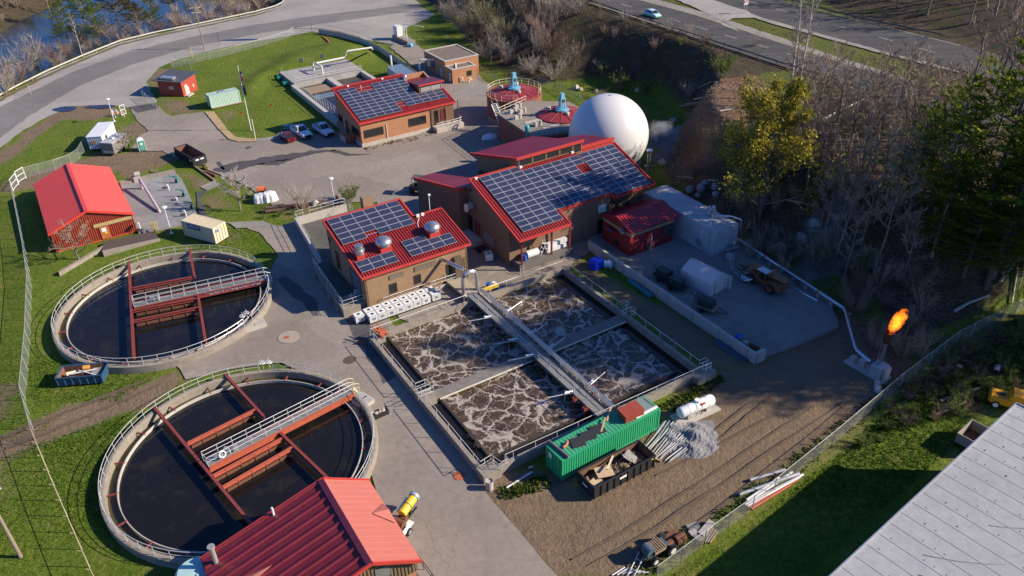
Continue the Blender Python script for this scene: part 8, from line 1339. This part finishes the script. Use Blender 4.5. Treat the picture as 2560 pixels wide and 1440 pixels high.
m, N, L, P = nmat('striped_flag'); sx = N.new('ShaderNodeSeparateXYZ'); L.new(N.new('ShaderNodeTexCoord').outputs['Object'], sx.inputs[0]); md = N.new('ShaderNodeMath'); md.operation = 'PINGPONG'; L.new(sx.outputs[0], md.inputs[0]); md.inputs[1].default_value = .09; s_ = _ramp(N, L, md.outputs[0], [(.044, 0.), (.048, 1.)]).outputs[0]; c = _mix(N, L, s_, (.5, .03, .03), (.7, .66, .62)); L.new(_mix(N, L, _ramp(N, L, sx.outputs[2], [(.0, 0.), (.01, 1.)]).outputs[0], c, (.03, .04, .16)), P.inputs['Base Color']); P.inputs['Roughness'].default_value = .8
def flag(mat, z, hh, nm):
    mb = MB(); n = 7
    for k in range(n+1):
        for j in range(5): u = k/n; mb.v.append((.08+.5*u+.05*math.sin(j*2+k), .14*math.sin(k*2.2+j*.7), .35*hh-hh*j/4-.25*u))
    mb.f = [(k*5+j, (k+1)*5+j, (k+1)*5+j+1, k*5+j+1) for k in range(n) for j in range(4)]; o = mb.build('flag', mat, t); o.location = (0, 0, z); o['label'] = nm
flag(m, h-1.4, 1.9, 'red and white striped flag, the upper one'); flag(M('navy_flag', (.02, .045, .13), .8), h-4., 1.9, 'dark blue flag, the lower one')
def upole(b, h, lab, arm=True, lean=0.):
    t = thing('utility_pole', lab, 'utility pole', b); MB().tube([(0, 0, -.3), (0, lean, h)], .17, 8, True, .11).build('pole', M('pole_timber', (.26, .20, .15), .9, var=.3), t)
    if arm:
        o = MB().box((0, 0, h-.5), (2.6, .12, .14), R(25)).box((0, 0, h-1.6), (2.2, .12, .12), R(25)).build('crossarm', M('arm_pale', (.5, .46, .4), .8), t)
        for k in (-1.15, -.6, .6, 1.15): MB().cyl((k*math.cos(R(25)), k*math.sin(R(25)), h-.43), .06, .22, 8).build('insulator', CLT, o)
    return t
b = G(511, 123); hp = VH(b, 14); upole(b, hp, 'timber utility pole with crossarms beside the road'); upole(G(52, 1392), 9.5, 'timber utility pole at the bottom left corner'); far = [Vector((-128, 128, 9.2)), Vector((-70, 300, 9.5))]
for k in (-1.15, -.5, .6, 1.15):
    a = b+Vector((k*.9, k*.42, hp-.22))
    for f in far: c = f+Vector((k*.9, k*.4, 0)); q = [a.lerp(c, i/10)-Vector((0, 0, 1.5*(1-(i/5-1)**2))) for i in range(11)]; single('overhead_wire', MB().tube([p-b for p in q], .02, 3), BLACK, 'thin overhead wire strung from the utility pole along the road', 'wire', b, 0, 'overhead wires')
for px0, ty, lab, mt in (((482, 144), 116, 'yellow marker pole on the verge by the road fence', YEL), ((549, 112), 82, 'dark roadside marker by the lawn fence', FRAME), ((780, 78), 60, 'roadside sign back near the parapet wall', FRAME), ((640, 350), 296, 'white thin post on the lawn edge near the parking', WHITE), ((78, 237), 212, 'pale stake leaning by the road guardrail', CLT), ((624, 22), 10, 'yellow marker pair beyond the guardrail at the top', YEL)):
    b = G(*px0); single('marker_post', MB().tube([(0, 0, 0), (0, 0, min(4, VH(b, ty)))], .06, 6).box((0, 0, min(4, VH(b, ty))-.3), (.06, .28, .5), .4), mt, lab, 'marker', b)
b = G(1862, 34, 10.05); t = thing('road_sign', 'white prohibition sign on two posts at the highway crossover', 'road sign', b, R(-62)); MB().tube([(0, -.35, 0), (0, -.35, 3.2)], .05, 5).build('post', GALV, t); MB().tube([(0, .35, 0), (0, .35, 3.2)], .05, 5).build('post', GALV, t); o = MB().bx(-.02, .02, -.6, .6, 1.9, 3.4).build('face', WHITE, t); MB().torus((.05, 0, 2.65), .45, .05, (1, 0, 0), 20, 5).box((.05, 0, 2.65), (.03, .09, .85), 0, Matrix.Rotation(R(-45), 3, 'X')).build('red_ring', M('sign_red2', (.6, .04, .03), .5), o); MB().bx(.03, .04, -.08, .05, 2.4, 2.85).bx(.03, .04, .05, .2, 2.72, 2.85).build('arrow', BLACK, o)
t = thing('barricade', 'orange and white road barricade beside the entrance gate', 'barricade', G(300, 292), R(15)); MB().bx(-.9, .9, -.03, .03, .7, 1.1).build('board', ORANGE, t); MB().bx(-.35, .0, -.04, .04, .69, 1.11).bx(.4, .75, -.04, .04, .69, 1.11).build('white_stripes', WHITE, t)
for x in (-.8, .8): MB().bx(x-.05, x+.05, -.3, .3, 0, .08).bx(x-.04, x+.04, -.04, .04, .08, .7).build('leg', WHITE, t)
single('notice_board', MB().bx(-.5, .5, -.03, .03, .4, 1.3).bx(-.45, -.4, -.03, .03, 0, .4).bx(.4, .45, -.03, .03, 0, .4), WHITE, 'white notice board beside the barricade at the entrance', 'board', G(290, 290), R(20))
# raised walk and kerb by the parking
wk = M('rusty_walk', (.40, .28, .15), .9, var=.35, scale=1, dirt=.35, dcol=(.24, .13, .06)); sheet('kerb_walk', [(512, 281), (535, 281), (550, 300), (568, 325), (590, 345), (640, 349), (640, 356), (597, 356), (573, 350), (545, 322)], .2, wk, jit=0, th=.3); sheet('path', [(640, 349), (690, 342), (700, 330), (760, 326), (770, 338), (700, 348), (640, 356)], .17, CONC, jit=0, th=.3); sheet('path', [(575, 560), (655, 553), (690, 566), (700, 578), (650, 566), (590, 572)], .08, CONC, jit=.1); sheet('path', [(500, 468), (536, 452), (552, 462), (520, 478)], .08, CONC, jit=0); sheet('path', [(490, 480), (520, 475), (500, 500), (520, 540), (560, 556), (530, 560), (495, 530)], .07, PATCH, jit=.1)
t = thing('timber_sleeper', 'long rusty timber edging beside the empty black skip', 'edging', G(505, 430), math.atan2((G(533, 450)-G(470, 405)).y, (G(533, 450)-G(470, 405)).x)); MB().bx(-5, 5, -.12, .12, 0, .25).build('sleeper', WOOD, t); single('pump_scrap', rock(random.Random(4), 1.1), M('olive_brown', (.16, .12, .05), .8), 'yellow-brown pump lump on the kerb by the black skip', 'pump', G(516, 421)+Vector((0, 0, .4))); single('rusty_beam', MB().bx(-1.4, 1.4, -.2, .2, 0, .4), RUST, 'rusty beam at the end of the timber edging by the yard', 'beam', G(527, 437), R(-36))
t = thing('picnic_table', 'pale blue picnic table on the shaded grass behind the parked trucks', 'picnic table', G(723, 322), R(8)); MB().bx(-.95, .95, -.4, .4, .7, .76).build('top', M('pale_blue_wood', (.34, .42, .46), .7), t)
for y in (-.8, .8): MB().bx(-.95, .95, y-.13, y+.13, .42, .47).build('bench', MATS['pale_blue_wood'], t)
for x in (-.7, .7): MB().tube([(x, -.8, .4), (x, .8, .4)], .04, 4).tube([(x, -.5, 0), (x, -.2, .7)], .04, 4).tube([(x, .5, 0), (x, .2, .7)], .04, 4).build('leg', FRAME, t)
for px in ((607, 296), (680, 276)): c = G(*px); single('marker_flag', MB().tube([(0, 0, 0), (0, 0, 1.3)], .03, 5).bx(-.22, .22, -.03, .03, .95, 1.35), ORANGE, 'small orange box on a stake on the lawn, the '+('lower left' if px[0] < 640 else 'upper right')+' one', 'stake', c)
# buried tank deck with pipe and hoists
t = thing('tank_deck', 'pale concrete tank deck with pipe and hatches right of the red shed', 'tank deck', G(400, 510)); l = loc2(t); mb = MB(); pg = [l(G(*p)) for p in ((303, 468), (441, 438), (455, 450), (476, 495), (492, 535), (470, 560), (395, 577), (347, 585))]; mb.prism([(p.x, p.y) for p in pg], -.1, .35); mb.build('slab', pave_mat('deck_slab', (.22, .225, .225), (.32, .325, .325), .5, .6, .2), t); pg2 = [l(G(*p)) for p in ((300, 462), (438, 432), (441, 438), (303, 468))]; MB().prism([(p.x, p.y) for p in pg2], -.1, .7).build('edge_wall', CW, t)
for px in ((412, 470), (434, 500), (458, 537), (350, 575)): c = l(G(*px, .35)); MB().bx(c.x-.4, c.x+.4, c.y-.35, c.y+.35, .35, .4).build('hatch', FRAME, t)
for px in ((423, 476), (445, 508), (466, 541), (351, 572)): c = l(G(*px, .35)); MB().tube(rounded([(c.x, c.y, .35), (c.x, c.y, 1.35), (c.x-.45, c.y+.1, 1.35), (c.x-.45, c.y+.1, .95)], .22), .08, 6).build('vent_pipe', WHITE, t, True)
for px in ((446, 462), (464, 496), (484, 527)): c = G(*px); k = thing('davit_hoist', 'small green davit hoist at the edge of the tank deck, '+{446: 'the farthest', 464: 'the middle', 484: 'the nearest'}[px[0]]+' of three', 'hoist', c, 0, 'green davit hoists'); MB().tube([(0, 0, 0), (0, 0, 1.5)], .1, 8).build('post', MATS['teal_green'], k); MB().tube([(0, 0, 1.45), (-1.3, .1, 1.6)], .08, 6).tube([(0, 0, .8), (-.6, .05, 1.5)], .05, 5).build('arm', MATS['teal_green'], k); MB().bx(-.35, .0, -.2, .2, .5, .9).build('winch', BLACK, k)
a, b = G(348, 446, 2.2), G(398, 527, .6); pipe('sloping_pipe', 'long pale mauve pipe sloping down across the tank deck beside the red shed', [a-Vector((0, 0, 2.1)), a, b, b-Vector((0, 0, .3))], .22, M('mauve_pipe', (.42, .36, .42), .5)); c = G(346, 458); single('blower', MB().bx(-.5, .5, -.4, .4, .2, 1.3).hcyl((.2, 0, 1.6), .4, .8, (1, 0, 0), 14).hcyl((-.7, .2, .9), .25, .6, (0, 0, 1), 12), CLT, 'pale pump unit at the head of the sloping mauve pipe', 'pump', c, .4)
c = G(385, 577, .3); single('cage_ladder', MB().tube([(-.3, 0, 0), (-.3, 0, 1.3), (-.1, .4, 1.3), (-.1, .4, 0)], .05, 5).tube([(.3, 0, 0), (.3, 0, 1.3), (.5, .4, 1.3), (.5, .4, 0)], .05, 5).tube([(-.3, 0, .6), (.3, 0, .6)], .04, 5).tube([(-.3, 0, 1.0), (.3, 0, 1.0)], .04, 5), YEL, 'yellow ladder hoop at the front of the tank deck', 'ladder', c)
# covered pallets in the yard
def tarp(px, s, lab, mt):
    r = random.Random(px[0]); c = G(*px); mb = MB(); n = 18
    for k in range(n):
        a = k*2*math.pi/n; q = 1+.07*math.sin(k*2.3)+r.uniform(-.05, .05); e = max(abs(math.cos(a)), abs(math.sin(a)))
        for z, f in ((0, 1.08), (.45, 1.), (.9, .93), (1.15, .75), (1.22, .0)): mb.v.append((s*f*q*math.cos(a)/e**.8, s*.85*f*q*math.sin(a)/e**.8, z*s*1.05+r.uniform(-.04, .04)))
    mb.f = [(k*5+j, ((k+1) % n)*5+j, ((k+1) % n)*5+j+1, k*5+j+1) for k in range(n) for j in range(4)]; single('covered_pallet', mb, mt, lab, 'covered pallet', c, .4, smooth=False)
tarp((676, 500), 1.05, 'tall white tarpaulin-covered pallet in the yard beside the grass', WHITE); tarp((651, 503), .95, 'low grey-white covered pallet left of the taller one', M('grey_tarp', (.50, .54, .58), .5)); t = thing('orange_machine', 'small orange and black machine behind the covered pallets', 'machine', G(656, 490), .3); MB().bx(-.7, .7, -.5, .5, .3, 1.1).build('cage', BLACK, t); MB().bx(-.6, .5, -.4, .4, 1.1, 1.5).tube([(.5, 0, 1.3), (1., .1, 1.7)], .06, 5).build('hood', ORANGE, t)
single('hydrant', MB().cyl((0, 0, 0), .16, .7, 12).dome((0, 0, .7), .16, .15, 12, 4).hcyl((0, 0, .5), .08, .5, (1, 0, 0), 8), M('hydrant_red', (.5, .06, .03), .5), 'red hydrant at the foot of the lamp post', 'hydrant', G(843, 499), smooth=True); single('standing_stone', rock(random.Random(9), 1.2), CLT, 'pale boulder on the grass left of the lamp post', 'boulder', G(788, 513)+Vector((0, 0, .4))); single('log_stack', MB().hcyl((0, 0, .3), .3, 3, (1, .1, 0), 8).hcyl((0, .6, .3), .3, 3.2, (1, 0, 0), 8).hcyl((0, .3, .75), .28, 2.8, (1, .1, 0), 8), M('bark_red', (.13, .08, .06), .9, var=.5, scale=3), 'pile of brown logs in the planting bed beside the retaining wall', 'log pile', G(690, 530), R(8)); single('brush_strip', MB().box((0, 0, .2), (6, .8, .4)), RUST, 'rust-red strip of dead plants below the bare shrub', 'plants', G(758, 516), R(12))
# electrical gear by the ramp road
t = thing('transformer', 'white electrical cabinet on the concrete wall by the ramp road', 'electrical cabinet', G(997, 98), R(-55)); MB().bx(-1, 1, -.8, .8, 1.0, 3.4).build('cabinet', DOOR_W, t); MB().bx(-1.3, 6.5, -1.1, 1.1, -.1, 1.0).build('plinth', CW, t)
for x in (3.2, 4.4): MB().tube([(x, 0, 1.), (x, 0, 4.4)], .09, 6).build('post', WHITE, t)
MB().tube([(3.0, 0, 4.4), (8.6, 2.5, 4.4)], .1, 6).build('bus_pipe', WHITE, t); single('blue_tarp', rock(random.Random(3), 1.6), M('bright_tarp', (.05, .30, .50), .5), 'blue covered lump on the grass by the ramp road', 'tarpaulin', G(1027, 117)+Vector((0, 0, .4)))
a = [G(*p, .15) for p in ((806, 90), (818, 100), (832, 118), (845, 133))]; single('orange_hose', MB().tube([p-a[0] for p in a], .16, 6), ORANGE, 'thick orange hose running down the lawn to the tank deck', 'hose', a[0]); single('hose_pump', MB().bx(-.8, .8, -.5, .5, 0, .9).cyl((.2, 0, .9), .3, .3, 10), BLACK, 'dark pump at the lower end of the orange hose', 'pump', G(846, 142))
# dead wood
def deadlog(pts, r_, mt, lab, z=.2, group=None): p = [GT(*q)+Vector((0, 0, z)) for q in pts]; single('fallen_log', MB().tube([q-p[0] for q in p], r_, 7, True, r_*.5), mt, lab, 'log', p[0], 0, group, True)
deadlog([(2384, 783), (2420, 762), (2470, 744)], .22, BIRCH, 'white birch log lying on the dark slope below the pines', .3); deadlog([(2497, 712), (2530, 690), (2570, 655)], .2, BIRCH, 'pale fallen trunk at the right edge below the pines', .5); deadlog([(2500, 700), (2545, 672), (2580, 640)], .12, BIRCH, 'thin pale fallen branch above the trunk at the right edge', .9); deadlog([(2035, 318), (2090, 290), (2160, 255)], .2, BIRCH, 'pale fallen trunk lying among the bare trees', .6); deadlog([(2215, 280), (2190, 240), (2150, 232)], .18, BIRCH, 'bent pale branch hanging in the bare wood', 2.); deadlog([(1840, 640), (1900, 622)], .12, WOOD, 'short plank on the ground beside the concrete tank corner', .1)
for k, (p, q) in enumerate((((1715, 262), (1800, 250)), ((1735, 250), (1770, 243)), ((1700, 268), (1740, 262)), ((1800, 280), (1836, 274)), ((1745, 222), (1780, 205)), ((1765, 236), (1790, 228)))): deadlog([p, q], .14, BIRCH if k % 2 else TWIGP, 'felled trunk on the cleared brown bank right of the dome', .15, 'felled trunks on the bank')
single('tree_stump', MB().lathe((0, 0, 0), [(.4, -.3), (.33, .35), (0, .37)], 14), WOOD, 'freshly cut stump beside the fence at the right', 'stump', GT(2398, 920)); single('foil_bag', rock(random.Random(6), .9), M('foil', (.5, .52, .55), .3, .5), 'crumpled silver bag among brambles at the right', 'bag', GT(2492, 926)+Vector((0, 0, .3)))
# bicycles on the loading dock
def bike(p, rz, lab):
    t = thing('bicycle', lab, 'bicycle', p, rz, 'bicycles on the dock')
    for x in (-.52, .52): MB().torus((x, 0, .34), .32, .03, (0, 1, 0), 18, 5).build('wheel', WHITE, t)
    MB().tube([(-.52, 0, .34), (-.1, 0, .32), (.35, 0, .85), (-.2, 0, .8), (-.52, 0, .34)], .025, 5).tube([(-.1, 0, .32), (-.25, 0, .95)], .025, 5).tube([(.52, 0, .34), (.33, 0, 1.)], .025, 5).tube([(.33, -.25, 1.), (.33, .25, 1.)], .02, 5).build('frame', WHITE, t); MB().bx(-.38, -.12, -.07, .07, .95, 1.).build('saddle', BLACK, t)
bike(W(1.2, 7.3, 1.22), A0+R(10), 'white bicycle parked on the loading dock, the left one'); bike(W(2.4, 7.7, 1.22), A0+R(-15), 'white bicycle parked on the loading dock, the right one')
# stored things under the process building porch
single('tank_skid', MB().tube([(-.9, 0, .6), (.9, 0, .6)], .55, 14), DOOR_W, 'white horizontal vessel under the porch of the brown building', 'tank', W(25.4, 3.5, .95), A0, smooth=True); single('drum', dr(), BLUE, 'blue drum under the porch at its left post', 'drum', W(24.1, 3.3, .95), smooth=True)
for k in range(2): single('crate_box', MB().bx(-1.6, 1.6, -.3, .3, 0, .55), PVC, 'long white box under the porch, '+('lower' if k == 0 else 'upper')+' of two', 'box', W(29.3+.3*k, 3.5+.25*k, .95+.57*k), A0)
t = thing('step_ladder', 'white platform step ladder under the porch', 'ladder', W(26.9, 3.0, .95), A0); MB().tube([(-.4, 0, 0), (.3, 0, 1.5), (.3, 0, 2.4)], .04, 5).tube([(-.4, .6, 0), (.3, .6, 1.5), (.3, .6, 2.4)], .04, 5).tube([(.9, 0, 0), (.6, 0, 1.5)], .04, 5).tube([(.9, .6, 0), (.6, .6, 1.5)], .04, 5).build('frame', WHITE, t); MB().bx(.25, .65, 0, .6, 1.48, 1.53).bx(.0, .2, 0, .6, .98, 1.02).bx(-.25, -.05, 0, .6, .48, .52).build('treads', WHITE, t)
t = thing('hand_cart', 'dark hand cart beside the brown building wall', 'cart', W(21.2, 10.2, .06), A0); MB().bx(-.7, .7, -.4, .4, .4, .5).tube([(.7, 0, .5), (1.6, 0, 1.)], .03, 5).build('bed', BLK, t); MB().hcyl((-.3, -.45, .25), .25, .08, (0, 1, 0), 14).build('wheel', TYRE, t); MB().hcyl((-.3, .45, .25), .25, .08, (0, 1, 0), 14).build('wheel', TYRE, t)
